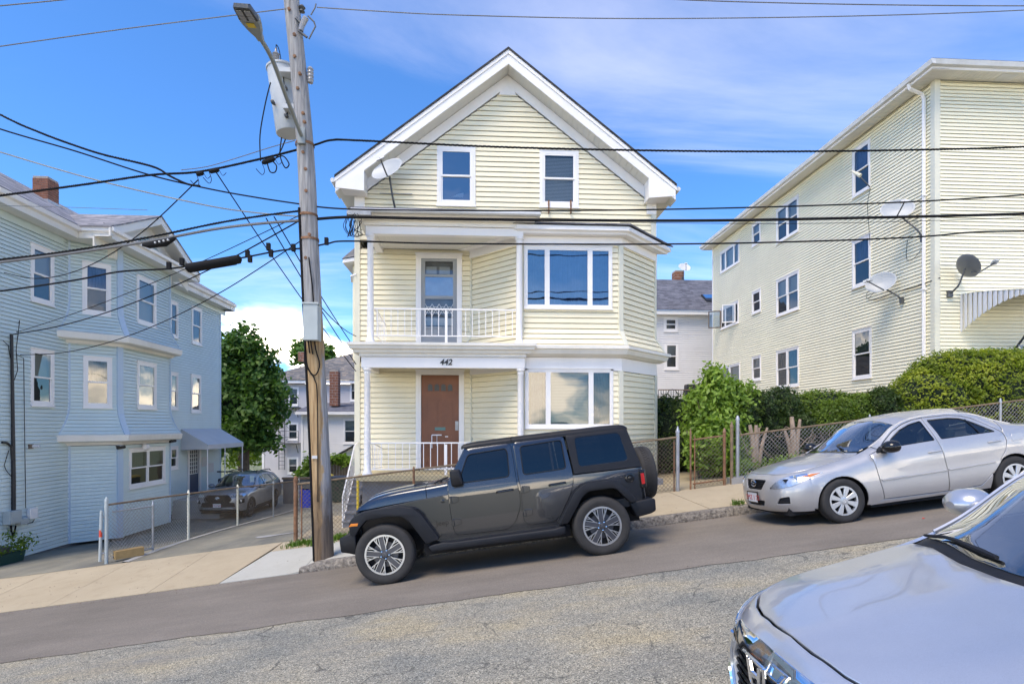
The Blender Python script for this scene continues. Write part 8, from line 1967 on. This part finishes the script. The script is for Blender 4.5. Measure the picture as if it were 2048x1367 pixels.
def wing(root, sg, x, y, z, mat, s=1.0, lean=0):
    b = MB(); P = []
    for t, k in ((-.11, .25), (-.085, .7), (-.03, .97), (.03, 1.0), (.065, .96), (.075, .85)):
        P.append([(x+t*s, y*sg+sg*(.125*k*math.cos(a))*s, z+(.088*k*math.sin(a))*s) for a in [2*math.pi*i/16 for i in range(16)]])
    b.grid(P, close=True); b.poly(P[0][::-1]); M_ = b.build('wing_mirror', mat, root, smooth=True, angle=60)
    b = MB(); b.poly([(x+.068*s, y*sg+sg*.095*s*math.cos(a), z+.065*s*math.sin(a)) for a in [2*math.pi*i/16 for i in range(16)]]); b.build('mirror_glass', 'chrome', M_)
    b = MB(); b.box(x-.04, x+.04, min(sg*(y-.2), sg*(y-.08)), max(sg*(y-.2), sg*(y-.08)), z-.085*s, z-.04*s); b.build('mirror_arm', 'trim_black', M_); return M_
def plate(root, x, y, z, txt, rz, parent=None):
    b = MB(); b.box(x-.012, x-.004, y-.155, y+.155, z-.08, z+.08); o = b.build('licence_plate', 'plate_white', root); b = MB()
    for q in ((-.165, .165, .072, .088), (-.165, .165, -.088, -.072), (-.165, -.150, -.072, .072), (.150, .165, -.072, .072)): b.box(x-.016, x-.003, y+q[0], y+q[1], z+q[2], z+q[3])
    b.build('plate_frame', 'gloss_black', o); t = plate_text(txt, (x-.0135, y, z-.008), (R(90), 0, R(-90)), .105, 'plate_red', o); return o
# ---------------------------------------------------------------- silver sedan
C = empty('silver_sedan', (0, 0, 0), 'silver compact sedan with black wing mirror parked uphill of the off-road wagon', 'car'); C['_w'] = 0
nose = [[(-.80, 0, .19), (-.865, 0, .30), (-.875, 0, .48), (-.835, 0, .67), (-.775, 0, .745), (-.765, 0, .755), (-.755, 0, .762)],
        [(-.775, .36, .19), (-.845, .36, .30), (-.85, .37, .48), (-.80, .37, .67), (-.735, .35, .748), (-.715, .18, .770), (-.71, 0, .777)],
        [(-.65, .61, .19), (-.725, .63, .31), (-.725, .645, .50), (-.665, .635, .67), (-.585, .58, .765), (-.555, .30, .80), (-.55, 0, .812)],
        [(-.45, .76, .19), (-.46, .81, .33), (-.46, .825, .53), (-.425, .795, .70), (-.36, .69, .80), (-.335, .36, .852), (-.33, 0, .867)]]
mids = [(0, .872, .765, .02, .705, .862, .03, .38, .912, .03, .925, .19), (.38, .878, .835, .40, .70, .935, .36, .38, .965, .30, .985, .19), (.72, .882, .895, .76, .66, 1.085, .62, .36, 1.135, .56, 1.15, .19),
        (1.05, .884, .925, 1.06, .605, 1.265, .95, .34, 1.335, .92, 1.355, .19), (1.4, .884, .945, 1.40, .578, 1.352, 1.32, .34, 1.415, 1.30, 1.435, .19), (1.9, .882, .968, 1.9, .572, 1.362, 1.9, .34, 1.432, 1.9, 1.452, .20),
        (2.3, .878, .985, 2.30, .58, 1.300, 2.34, .34, 1.385, 2.36, 1.405, .21), (2.65, .865, .995, 2.62, .61, 1.165, 2.70, .34, 1.235, 2.74, 1.255, .22), (2.98, .835, .995, 2.95, .64, 1.065, 3.02, .35, 1.095, 3.05, 1.105, .23), (3.35, .78, .965, 3.34, .64, 1.030, 3.37, .35, 1.055, 3.38, 1.06, .25)]
tail = [[(3.55, .64, .26), (3.62, .68, .38), (3.64, .68, .62), (3.60, .66, .90), (3.55, .60, 1.0), (3.56, .3, 1.02), (3.56, 0, 1.03)], [(3.60, 0, .26), (3.70, 0, .38), (3.72, 0, .62), (3.67, 0, .90), (3.60, 0, 1.0), (3.60, 0, 1.01), (3.59, 0, 1.02)]]
ca = lambda cx, r, a0, a1: arc(cx, .295, r, a0, a1, 16)
cd1 = [(.505, .905), (.548, .57), (.60, .266), (1.555, .262), (1.562, .556), (1.514, .975), (1.516, 1.328), (1.36, 1.315), (1.18, 1.268), (1.0, 1.185), (.82, 1.065), (.66, .955)]
cw1 = rp([(.775, .968), (.92, 1.09), (1.10, 1.195), (1.28, 1.258), (1.465, 1.288), (1.478, .998)], .02)
cd2 = [(1.570, .262), (2.055, .279), (2.235, .43), (2.35, .56), (2.484, .73), (2.522, .87), (2.50, .985), (2.36, 1.13), (2.24, 1.235), (2.12, 1.287), (1.9, 1.322), (1.524, 1.330), (1.522, .975), (1.570, .556)]
cw2 = rp([(1.585, 1.002), (1.572, 1.288), (1.88, 1.284), (2.05, 1.258), (2.17, 1.195), (2.40, 1.012)], .02)
def cside(up):
    return [('front_door', cd1, [cw1], None), ('rear_door', cd2, [cw2], None),
            ('front_fender', [(-.42, .25)]+up(-.42, .60)+[(.655, .962), (.498, .907), (.54, .57), (.592, .262), (.47, .20)]+ca(0, .365, -14, 190), [], None),
            ('rocker_panel', [(.40, .197), (2.215, .215), (2.225, .30), (2.238, .40), (2.232, .420), (2.06, .268), (1.56, .252), (.60, .254)], [], None),
            ('side_frame', [(.664, .966), (.82, 1.075), (1.0, 1.195), (1.18, 1.278), (1.36, 1.325), (1.52, 1.340), (1.9, 1.332), (2.12, 1.297), (2.25, 1.244), (2.37, 1.138), (2.51, .99)]+up(2.58, .62, .002, 22), [], None),
            ('rear_quarter', [(2.515, .985), (2.533, .87), (2.494, .73), (2.36, .56), (2.245, .43)]+ca(2.6, .372, 160, -8)+[(3.45, .28), (3.50, .60), (3.44, .95)]+up(3.40, 2.60), [], None)]
def ctop(y4):
    e = lambda x, d=.006: y4(x)-d
    hd = [(-.757, 0), (-.733, -.20), (-.70, -.38), (-.64, -.50), (-.56, -e(-.56, .02))]+[(x, -e(x, .008)) for x in (-.4, -.2, 0, .2, .38)]+[(.42, -.66), (.33, -.40), (.25, 0)]
    ws = [(.27, 0), (.35, -.40), (.46, -.63), (.60, -e(.60, .035))]+[(x, -e(x, .03)) for x in (.8, .95, 1.08)]+[(1.0, -.34), (.97, 0)]
    rf = [(.98, 0), (1.01, -.34), (1.09, -e(1.09))]+[(x, -e(x)) for x in (1.3, 1.6, 1.9, 2.15)]+[(2.22, -.34), (2.24, 0)]
    rg = [(2.26, 0), (2.24, -.34), (2.19, -e(2.19, .03)), (2.5, -e(2.5, .03)), (2.80, -e(2.80, .03)), (2.88, -.4), (2.92, 0)]
    tr = [(2.94, 0), (2.90, -.4), (2.84, -e(2.84)), (3.1, -e(3.1)), (3.4, -e(3.4)), (3.50, -.5), (3.54, 0)]
    mir = lambda p: p+[(x, -y) for x, y in p[::-1] if y != 0]
    return [('hood', mir(hd), None, 0), ('windscreen', mir(ws), 'screen_glass', -.003), ('roof', mir(rf), None, 0), ('rear_screen', mir(rg), 'car_glass', -.003), ('boot_lid', mir(tr), None, 0)]
RA = .8
def cnose(tp):
    T = R(79)*RA
    gr = rp([(-.40, .682), (.40, .682), (.27, .535), (-.27, .535)], .035); it = rp([(-.36, .375), (.36, .375), (.29, .285), (-.29, .285)], .03)
    fg = lambda s: rp([(s*.66, .425), (s*.80, .445), (s*.80, .335), (s*.60, .335)], .02)
    hl = lambda s: rp([(s*.50, .555), (s*.66, .555), (s*.86, .590), (s*1.10, .690), (s*1.30, .745), (s*1.02, .745), (s*.78, .715), (s*.60, .650)], .025)
    am = lambda s: rp([(s*1.08, .692), (s*1.25, .740), (s*1.10, .738), (s*1.0, .715)], .01)
    return [('front_bumper', [(-T, .215), (T, .215)]+tp[::-1], [gr, it, fg(1), fg(-1)], None, 0, .03), ('grille_mesh', inset(gr if area(gr) > 0 else gr[::-1], -.01), [], 'dark_hole', -.025, .003), ('lower_intake', inset(it[::-1] if area(it) < 0 else it, -.01), [], 'dark_hole', -.025, .003)]+\
        [(n, f(s), [], m, o, .004) for s in (-1, 1) for n, f, m, o in (('headlamp_bowl', hl, 'reflector', .004), ('turn_lamp', am, 'amber', .008), ('headlamp_lens', hl, 'lens_glass', .014))]+[('fog_recess', inset(fg(s) if area(fg(s)) > 0 else fg(s)[::-1], -.01), [], 'trim_black', -.02, .003) for s in (-1, 1)]
spC = dict(net=mknet(nose, mids, tail), paint='paint_silver', side=cside, top=ctop, nose=cnose, xc=-.25, rail=(.55, 2.85), inner=(-.70, 3.4, .86, .16), beltz=.94, wb=2.6, dash=.55, r=.318, track=.765, tw=.195, rim=.205, wheel=hubcap, trim='cabin_beige', glass='car_glass')
FC = sedan(C, spC); fc = spC['fc']
for sg in (-1, 1):
    fs = FC.side(sg); pull(C, FC, sg, 1.415, .842, 'paint_silver'); pull(C, FC, sg, 2.33, .878, 'paint_silver')
    b = MB(); b.tube([fs(lerp(.575, 1.545, i/8), lerp(.535, .558, i/8), .006) for i in range(9)], .014, 6); b.build('side_moulding', 'paint_silver', C, smooth=True); b = MB(); b.tube([fs(lerp(1.58, 2.29, i/6), lerp(.559, .588, i/6), .006) for i in range(7)], .014, 6); b.build('side_moulding', 'paint_silver', C, smooth=True)
    wing(C, sg, .70, .985, .995, 'gloss_black'); b = MB(); b.prism([fs(.60, .925, .002), fs(.74, .945, .002), fs(.70, 1.0, .002), fs(.64, .965, .002)], (0, sg*.02, 0)); b.build('mirror_sail', 'trim_black', C)
    P_('window_divider', 'gloss_black', C, [(2.165, 1.02), (2.185, 1.02), (2.135, 1.235), (2.115, 1.235)], fs, res=.05, depth=.006, bev=0, off=.002)
    for u in (.74, .90): 
        q = fc(sg*u, .625+.06*(u > .8), .009); b = MB(); b.lathe([(.052, 0), (.045, .012), (.0, .014)], q, 'x', 16); b.build('lamp_projector', 'chrome', C, smooth=True)
P_('fuel_flap', 'paint_silver', C, rp([(2.60, .845), (2.80, .855), (2.79, .955), (2.62, .95)], .03), FC.side(-1), res=.05, depth=.004, bev=.003, off=.004)
for k in range(5): 
    z = .552+.028*k; w = lerp(.28, .375, k/4); b = MB(); b.tube([fc(lerp(-w, w, i/10), z, -.012) for i in range(11)], .006, 4); b.build('grille_bar', 'trim_black', C)
for k in range(-7, 8): b = MB(); b.tube([fc(k*.044, .542, -.014), fc(k*.048, .675, -.014)], .005, 4); b.build('grille_bar', 'trim_black', C)
e0 = fc(0, .625, .014)
b = MB()
for rx, rz, dz in ((.075, .052, 0), (.027, .050, 0), (.055, .022, .02)): b.tube([(e0.x, rx*math.cos(a), e0.z+dz+rz*math.sin(a)) for a in [2*math.pi*i/20 for i in range(21)]], .0075, 6)
b.build('emblem', 'chrome', C, smooth=True, kind='stuff')
plate(C, -.878, 0.03, .415, '5MZ 1 22', 0)
for y in (-.45, .28): b = MB(); b.tube([(.36, y, 1.0), (.44, y+.25, 1.035), (.50, y+.42, 1.045)], .011, 5); b.build('wiper', 'trim_black', C)
place(C, 5.21, 8.58, .77)
# ---------------------------------------------------------------- grey crossover in the driveway
V = empty('grey_crossover', (0, 0, 0), 'grey crossover with black wheel-arch cladding parked in the blue house driveway', 'car'); V['_w'] = 0
nose = [[(-.84, 0, .30), (-.92, 0, .46), (-.93, 0, .70), (-.90, 0, .93), (-.83, 0, 1.0), (-.80, 0, 1.01), (-.78, 0, 1.02)], [(-.82, .42, .30), (-.90, .42, .46), (-.91, .42, .70), (-.88, .42, .93), (-.80, .40, 1.0), (-.77, .2, 1.025), (-.75, 0, 1.03)],
        [(-.70, .72, .30), (-.77, .74, .46), (-.78, .75, .70), (-.74, .73, .92), (-.64, .66, 1.01), (-.60, .33, 1.05), (-.58, 0, 1.06)], [(-.45, .86, .30), (-.46, .90, .46), (-.46, .905, .70), (-.43, .88, .94), (-.38, .80, 1.03), (-.35, .4, 1.085), (-.34, 0, 1.095)]]
mids = [(0, .93, .97, .02, .82, 1.065, .03, .42, 1.115, .03, 1.125, .28), (.45, .93, 1.01, .48, .80, 1.11, .42, .42, 1.145, .36, 1.16, .28), (.8, .93, 1.04, .85, .74, 1.28, .72, .4, 1.33, .66, 1.345, .28), (1.15, .93, 1.06, 1.18, .68, 1.50, 1.05, .4, 1.56, 1.0, 1.58, .28),
        (1.6, .93, 1.08, 1.6, .65, 1.59, 1.55, .38, 1.645, 1.5, 1.66, .28), (2.3, .93, 1.10, 2.3, .65, 1.60, 2.3, .38, 1.655, 2.3, 1.67, .28), (2.9, .92, 1.13, 2.9, .66, 1.55, 2.95, .38, 1.62, 2.97, 1.635, .30), (3.35, .89, 1.15, 3.3, .70, 1.42, 3.4, .38, 1.50, 3.42, 1.52, .34)]
tail = [[(3.58, .74, .38), (3.66, .80, .5), (3.66, .80, .75), (3.60, .80, 1.05), (3.50, .72, 1.2), (3.52, .36, 1.3), (3.52, 0, 1.32)], [(3.62, 0, .38), (3.70, 0, .5), (3.70, 0, .75), (3.66, 0, 1.05), (3.56, 0, 1.2), (3.56, 0, 1.25), (3.55, 0, 1.3)]]
va = lambda cx, r, a0, a1: arc(cx, .36, r, a0, a1, 14)
vw1 = rp([(.90, 1.10), (1.08, 1.29), (1.30, 1.46), (1.52, 1.52), (1.56, 1.13)], .03); vw2 = rp([(1.68, 1.13), (1.66, 1.53), (2.35, 1.53), (2.55, 1.17)], .03); vw3 = rp([(2.64, 1.18), (2.48, 1.52), (2.85, 1.48), (3.15, 1.24)], .03)
def vside(up): return [('front_door', [(.55, 1.0), (.58, .40), (1.60, .40), (1.61, 1.56), (1.36, 1.52), (1.1, 1.36), (.80, 1.08)], [vw1], None), ('rear_door', [(1.612, .40), (2.20, .40), (2.45, .72), (2.60, 1.10), (2.50, 1.56), (1.62, 1.562)], [vw2], None),
    ('front_fender', [(-.42, .36)]+up(-.42, .62)+[(.79, 1.085), (.54, 1.0), (.57, .40), (.50, .34)]+va(0, .45, -5, 182), [], None), ('rear_quarter', [(2.51, 1.55), (2.61, 1.10), (2.46, .72), (2.28, .50)]+va(2.69, .46, 165, 0)+[(3.50, .45), (3.52, .80), (3.42, 1.2)]+up(3.30, 2.55), [vw3], None),
    ('side_frame', [(.80, 1.09), (1.1, 1.37), (1.36, 1.53), (1.61, 1.57), (2.50, 1.568)]+up(2.53, .66, .002, 20), [], None), ('sill_cladding', [(.42, .30), (2.27, .30), (2.27, .46), (2.2, .39), (.57, .39)], [], 'trim_black'),
    ('arch_cladding', va(0, .455, 0, 180)+va(0, .375, 180, 0), [], 'trim_black'), ('arch_cladding', va(2.69, .465, 0, 180)+va(2.69, .385, 180, 0), [], 'trim_black')]
def vtop(y4):
    e = lambda x, d=.006: y4(x)-d; mir = lambda p: p+[(x, -y) for x, y in p[::-1] if y != 0]
    return [('hood', mir([(-.79, 0), (-.76, -.36), (-.60, -e(-.60, .02)), (-.2, -e(-.2)), (.2, -e(.2)), (.48, -e(.48)), (.46, -.5), (.38, 0)]), None, 0), ('windscreen', mir([(.40, 0), (.48, -.5), (.62, -e(.62, .04)), (.9, -e(.9, .03)), (1.2, -e(1.2, .03)), (1.1, -.4), (1.06, 0)]), 'screen_glass', -.003),
            ('roof', mir([(1.07, 0), (1.11, -.4), (1.21, -e(1.21)), (1.7, -e(1.7)), (2.3, -e(2.3)), (2.95, -e(2.95)), (3.05, -.4), (3.1, 0)]), None, 0), ('rear_screen', mir([(3.12, 0), (3.07, -.4), (3.0, -e(3.0, .03)), (3.35, -e(3.35, .04)), (3.48, 0)]), 'car_glass', -.003)]
def vnose(tp):
    T = R(79)*RA; g = rp([(-.52, .80), (-.44, .93), (.44, .93), (.52, .80), (.45, .70), (-.45, .70)], .04); hl = lambda s: rp([(s*.50, .86), (s*.56, .95), (s*.95, .985), (s*1.15, .965), (s*.95, .87)], .02)
    return [('front_bumper', [(-T, .33), (T, .33)]+tp[::-1], [g], None, 0, .03), ('grille', inset(g if area(g) > 0 else g[::-1], -.01), [], 'dark_hole', -.03, .003), ('grille_surround', inset(g if area(g) > 0 else g[::-1], -.035), [g], 'trim_black', .008, .02), ('lower_grille', rp([(-.62, .68), (.62, .68), (.66, .50), (-.66, .50)], .05), [], 'trim_black', .006, .01),
            ('skid_plate', rp([(-.62, .42), (.62, .42), (.56, .48), (-.56, .48)], .02), [], 'alloy', .03, .04), ('bumper_skirt', rp([(-.8, .33), (.8, .33), (.8, .40), (-.8, .40)], .02), [], 'trim_black', .008, .01)]+\
           [(n, f, [], m, o, .006) for s in (-1, 1) for n, f, m, o in (('headlamp_bowl', hl(s), 'dark_grey_metal', .005), ('headlamp_lens', hl(s), 'lens_glass', .014), ('fog_bezel', rp([(s*.66, .62), (s*.98, .64), (s*.98, .80), (s*.72, .76)], .03), 'trim_black', .006))]
spV = dict(net=mknet(nose, mids, tail), paint='paint_grey', side=vside, top=vtop, nose=vnose, xc=-.25, rail=(.6, 3.2), inner=(-.70, 3.45, .92, .24), beltz=1.10, wb=2.69, dash=.6, r=.362, track=.80, tw=.225, rim=.235, wheel=darkrim)
FV_ = sedan(V, spV); fc = spV['fc']
for sg in (-1, 1):
    wing(V, sg, .86, 1.03, 1.14, 'paint_grey'); pull(V, FV_, sg, 1.45, .93, 'paint_grey'); pull(V, FV_, sg, 2.32, .95, 'paint_grey')
    b = MB(); b.tube([(1.3, sg*.60, 1.64), (1.4, sg*.60, 1.70), (2.0, sg*.60, 1.72), (2.8, sg*.60, 1.70), (2.95, sg*.60, 1.63)], .02, 6); b.build('roof_rail', 'black_metal', V)
    q = fc(sg*.82, .72, .012); b = MB(); b.lathe([(.05, 0), (.04, -.012), (0, -.014)], q, 'x', 12); b.build('fog_lamp', 'reflector', V)
    for u in (.66, .84): q = fc(sg*u, .925, .010); b = MB(); b.lathe([(.035, 0), (.03, -.008), (0, -.01)], q, 'x', 10); b.build('lamp_projector', 'chrome', V)
for k in range(5): b = MB(); z = .735+.038*k; b.tube([fc(lerp(-.44, .44, i/8), z, -.012) for i in range(9)], .009, 4); b.build('grille_bar', 'trim_black', V)
q = fc(0, .84, .012); b = MB()
for rx, rz, dz in ((.075, .05, 0), (.027, .048, 0), (.054, .02, .02)): b.tube([(q.x, rx*math.cos(a), q.z+dz+rz*math.sin(a)) for a in [2*math.pi*i/16 for i in range(17)]], .010, 5)
b.build('emblem', 'chrome', V, kind='stuff'); plate(V, fc(0, .56, .012).x, 0, .57, '3TT 676', 0)
yv = atX(517, 1030, -9.05).y; V['_w'] = 0; V.location = (-9.97, 23.25, zblue(-9.97, 24.5)); V.rotation_euler = (0, 0, R(90))
# ---------------------------------------------------------------- pale silver sedan beside the camera
A_ = empty('sedan', (0, 0, 0), 'pale blue-silver sedan with chrome grille bar parked across the street from the cream house', 'car'); A_['_w'] = 0
nose = [[(-.90, 0, .18), (-.965, 0, .32), (-.975, 0, .55), (-.955, 0, .72), (-.90, 0, .815), (-.87, 0, .845), (-.85, 0, .86)], [(-.87, .38, .18), (-.935, .38, .32), (-.945, .38, .55), (-.92, .38, .715), (-.855, .36, .81), (-.825, .2, .855), (-.81, 0, .878)],
        [(-.71, .66, .18), (-.785, .68, .32), (-.79, .70, .55), (-.75, .68, .72), (-.68, .635, .805), (-.64, .36, .872), (-.62, 0, .898)], [(-.46, .83, .18), (-.48, .88, .34), (-.48, .885, .55), (-.45, .85, .74), (-.41, .765, .838), (-.38, .44, .908), (-.36, 0, .930)]]
mids = [(0, .928, .80, .02, .795, .888, .03, .47, .952, .03, .968, .18), (.30, .928, .845, .36, .785, .945, .26, .50, .988, .18, 1.003, .18), (.60, .93, .885, .64, .735, 1.062, .46, .42, 1.105, .40, 1.12, .18), (.95, .93, .915, .98, .645, 1.30, .84, .37, 1.35, .78, 1.365, .18),
        (1.35, .93, .935, 1.36, .60, 1.385, 1.25, .35, 1.435, 1.2, 1.45, .18), (2.2, .93, .955, 2.2, .59, 1.385, 2.2, .35, 1.44, 2.2, 1.455, .18), (2.7, .925, .97, 2.68, .60, 1.31, 2.72, .35, 1.385, 2.74, 1.40, .19), (3.1, .91, .98, 3.1, .64, 1.17, 3.15, .36, 1.225, 3.18, 1.24, .2), (3.5, .88, .985, 3.47, .68, 1.06, 3.5, .38, 1.09, 3.5, 1.10, .22)]
tail = [[(3.80, .72, .26), (3.88, .78, .38), (3.90, .78, .62), (3.87, .75, .9), (3.80, .66, 1.02), (3.82, .33, 1.05), (3.82, 0, 1.06)], [(3.86, 0, .26), (3.94, 0, .38), (3.95, 0, .62), (3.92, 0, .9), (3.86, 0, 1.02), (3.86, 0, 1.03), (3.85, 0, 1.04)]]
aa = lambda cx, r, a0, a1: arc(cx, .32, r, a0, a1, 14)
aw1 = rp([(.80, 1.0), (.96, 1.15), (1.14, 1.26), (1.40, 1.318), (1.66, 1.32), (1.70, 1.0)], .03); aw2 = rp([(1.80, 1.0), (1.78, 1.318), (2.3, 1.31), (2.55, 1.26), (2.92, 1.05)], .03)
def aside(up): return [('front_door', [(.45, .89), (.52, .27), (1.74, .27), (1.75, 1.355), (1.45, 1.35), (1.2, 1.31), (1.0, 1.225), (.77, 1.07), (.60, .96)], [aw1], None), ('rear_door', [(1.756, .27), (2.35, .27), (2.6, .62), (2.75, .95), (2.95, 1.04), (2.6, 1.29), (2.3, 1.345), (1.756, 1.355)], [aw2], None),
    ('front_fender', [(-.42, .24)]+up(-.42, .52)+[(.595, .963), (.44, .892), (.512, .27), (.45, .19)]+aa(0, .375, -15, 190), [], None), ('side_frame', [(.605, .968), (.77, 1.08), (1.0, 1.235), (1.2, 1.32), (1.45, 1.36), (1.75, 1.364), (2.3, 1.353), (2.61, 1.298), (2.96, 1.045)]+up(3.0, .56, .002, 24), [], None),
    ('rocker_panel', [(.42, .19), (2.42, .2), (2.40, .262), (.66, .262)], [], None), ('rear_quarter', [(2.96, 1.035), (2.76, .94), (2.61, .62), (2.46, .40)]+aa(2.83, .38, 160, -8)+[(3.70, .28), (3.78, .6), (3.70, .98)]+up(3.66, 3.02), [], None)]
def atop(y4):
    e = lambda x, d=.006: y4(x)-d; mir = lambda p: p+[(x, -y) for x, y in p[::-1] if y != 0]
    return [('hood', mir([(-.835, 0), (-.825, -.15), (-.80, -.32), (-.755, -.46), (-.70, -.56), (-.64, -e(-.64, .012))]+[(x, -e(x, .008)) for x in (-.5, -.3, -.1, .1, .24)]+[(.33, -.72), (.27, -.5), (.20, -.25), (.165, 0)]), None, 0),
            ('scuttle', mir([(.169, 0), (.204, -.25), (.274, -.5), (.334, -.715), (.43, -e(.43, .03)), (.37, -.5), (.29, -.25), (.25, 0)]), 'trim_black', -.012),
            ('windscreen', mir([(.22, 0), (.26, -.25), (.34, -.5), (.42, -e(.42, .07)), (.62, -e(.62, .035)), (.9, -e(.9, .03)), (1.10, -e(1.10, .03)), (.98, -.35), (.92, 0)]), 'screen_glass', -.004),
            ('roof', mir([(.93, 0), (.99, -.35), (1.11, -e(1.11)), (1.4, -e(1.4)), (1.8, -e(1.8)), (2.2, -e(2.2)), (2.55, -e(2.55)), (2.62, -.35), (2.65, 0)]), None, 0), ('rear_screen', mir([(2.67, 0), (2.64, -.35), (2.58, -e(2.58, .03)), (3.0, -e(3.0, .03)), (3.3, -e(3.3, .03)), (3.36, 0)]), 'car_glass', -.003), ('boot_lid', mir([(3.38, 0), (3.32, -e(3.32)), (3.6, -e(3.6)), (3.74, -.5), (3.78, 0)]), None, 0)]
def anose(tp):
    T = R(79)*RA
    g = rp([(-.40, .70), (.40, .70), (.47, .60), (.40, .44), (-.40, .44), (-.47, .60)], .03); hl = lambda s: rp([(s*.47, .655), (s*.475, .735), (s*.70, .755), (s*1.10, .775), (s*1.16, .755), (s*.90, .68), (s*.70, .645)], .015)
    return [('front_bumper', [(-T, .20), (T, .20)]+tp[::-1], [g], None, 0, .03), ('grille', inset(g if area(g) > 0 else g[::-1], -.01), [], 'dark_hole', -.045, .003), ('chrome_bar', rp([(-.50, .705), (-.49, .775), (-.30, .79), (0, .80), (.30, .79), (.49, .775), (.50, .705), (.3, .70), (-.3, .70)], .012), [], 'chrome', .014, .03),
            ('lower_lip', rp([(-.55, .24), (.55, .24), (.60, .40), (.5, .42), (-.5, .42), (-.60, .40)], .03), [], 'gloss_black', .005, .01)]+[(n, f, [], m, o, .006) for s in (-1, 1) for n, f, m, o in (('headlamp_bowl', hl(s), 'reflector', .004), ('headlamp_lens', hl(s), 'lens_glass', .012))]
spA = dict(net=mknet(nose, mids, tail), paint='paint_lunar', side=aside, top=atop, nose=anose, xc=-.25, rail=(.46, 3.4), inner=(-.75, 3.7, .90, .15), beltz=.96, wb=2.83, dash=.50, r=.335, track=.80, tw=.225, rim=.225, wheel=hubcap, sharp={4, 5})
FA = sedan(A_, spA); fc = spA['fc']
for sg in (-1, 1):
    wing(A_, sg, .95, 1.02, 1.06, 'paint_lunar', 1.05); pull(A_, FA, sg, 1.58, .87, 'chrome'); pull(A_, FA, sg, 2.5, .89, 'chrome')
    fs = FA.side(sg); b = MB(); b.prism([fs(.50, .93, .004), fs(.60, .962, .004), fs(.76, 1.06, .004), fs(.74, .95, .004)], (0, sg*.012, 0)); b.build('mirror_sail', 'trim_black', A_)
    b = MB(); b.tube([fc(sg*u, z, .012) for u, z in ((.49, .705), (.52, .60), (.50, .50), (.44, .43))], .014, 6); b.build('grille_trim', 'chrome', A_, smooth=True)
for k in range(6): b = MB(); z = .47+.042*k; b.tube([fc(lerp(-.42, .42, i/10), z, -.016) for i in range(11)], .011, 5); b.build('grille_bar', 'gloss_black', A_, smooth=True)
q = fc(0, .70, .05); b = MB(); fr_ = lambda y, z: Vector((q.x+.0*z-.004, y, q.z+z))
b.tube([fr_(*p) for p in ((-.075, .065), (.075, .065), (.062, -.05), (.045, -.068), (-.045, -.068), (-.062, -.05), (-.075, .065))], .008, 6); b.build('emblem_frame', 'chrome', A_)
b = MB(); b.prism([fr_(*p) for p in ((-.055, .052), (-.035, .052), (-.026, .008), (.026, .008), (.035, .052), (.055, .052), (.038, -.055), (.020, -.055), (.024, -.008), (-.024, -.008), (-.020, -.055), (-.038, -.055))], (-.012, 0, 0)); b.build('emblem', 'chrome', A_)
ft = FA.top()
for s_, y0, y1 in ((1, .10, .70), (1, -.62, -.05)):
    p = [ft(.50, y1 if 0 else y0*.5+y1*.5, .0)]; b = MB(); b.tube([ft(lerp(.27, .40, i/6), lerp(y0, y1, i/6), .018) for i in range(7)], [.012, .016, .014, .012, .01, .01, .008], 6); b.build('wiper', 'trim_black', A_)
for nm, (x, y, w, h), m_ in (('inspection_sticker', (.54, .50, .05, .07), 'sticker_blue'), ('permit_sticker', (.66, .46, .075, .09), 'plate_white')):
    P_(nm, m_, A_, rp([(x-w, y-h), (x+w, y-h), (x+w, y+h), (x-w, y+h)], .04), ft, res=.06, depth=.001, bev=0, off=-.012)
P_('sticker_print', 'plate_red', A_, rp([(.635, .42), (.685, .42), (.685, .50), (.635, .50)], .02), ft, res=.06, depth=.001, bev=0, off=-.009)
place(A_, 2.34, 2.52, .80); A_.location.z += .04
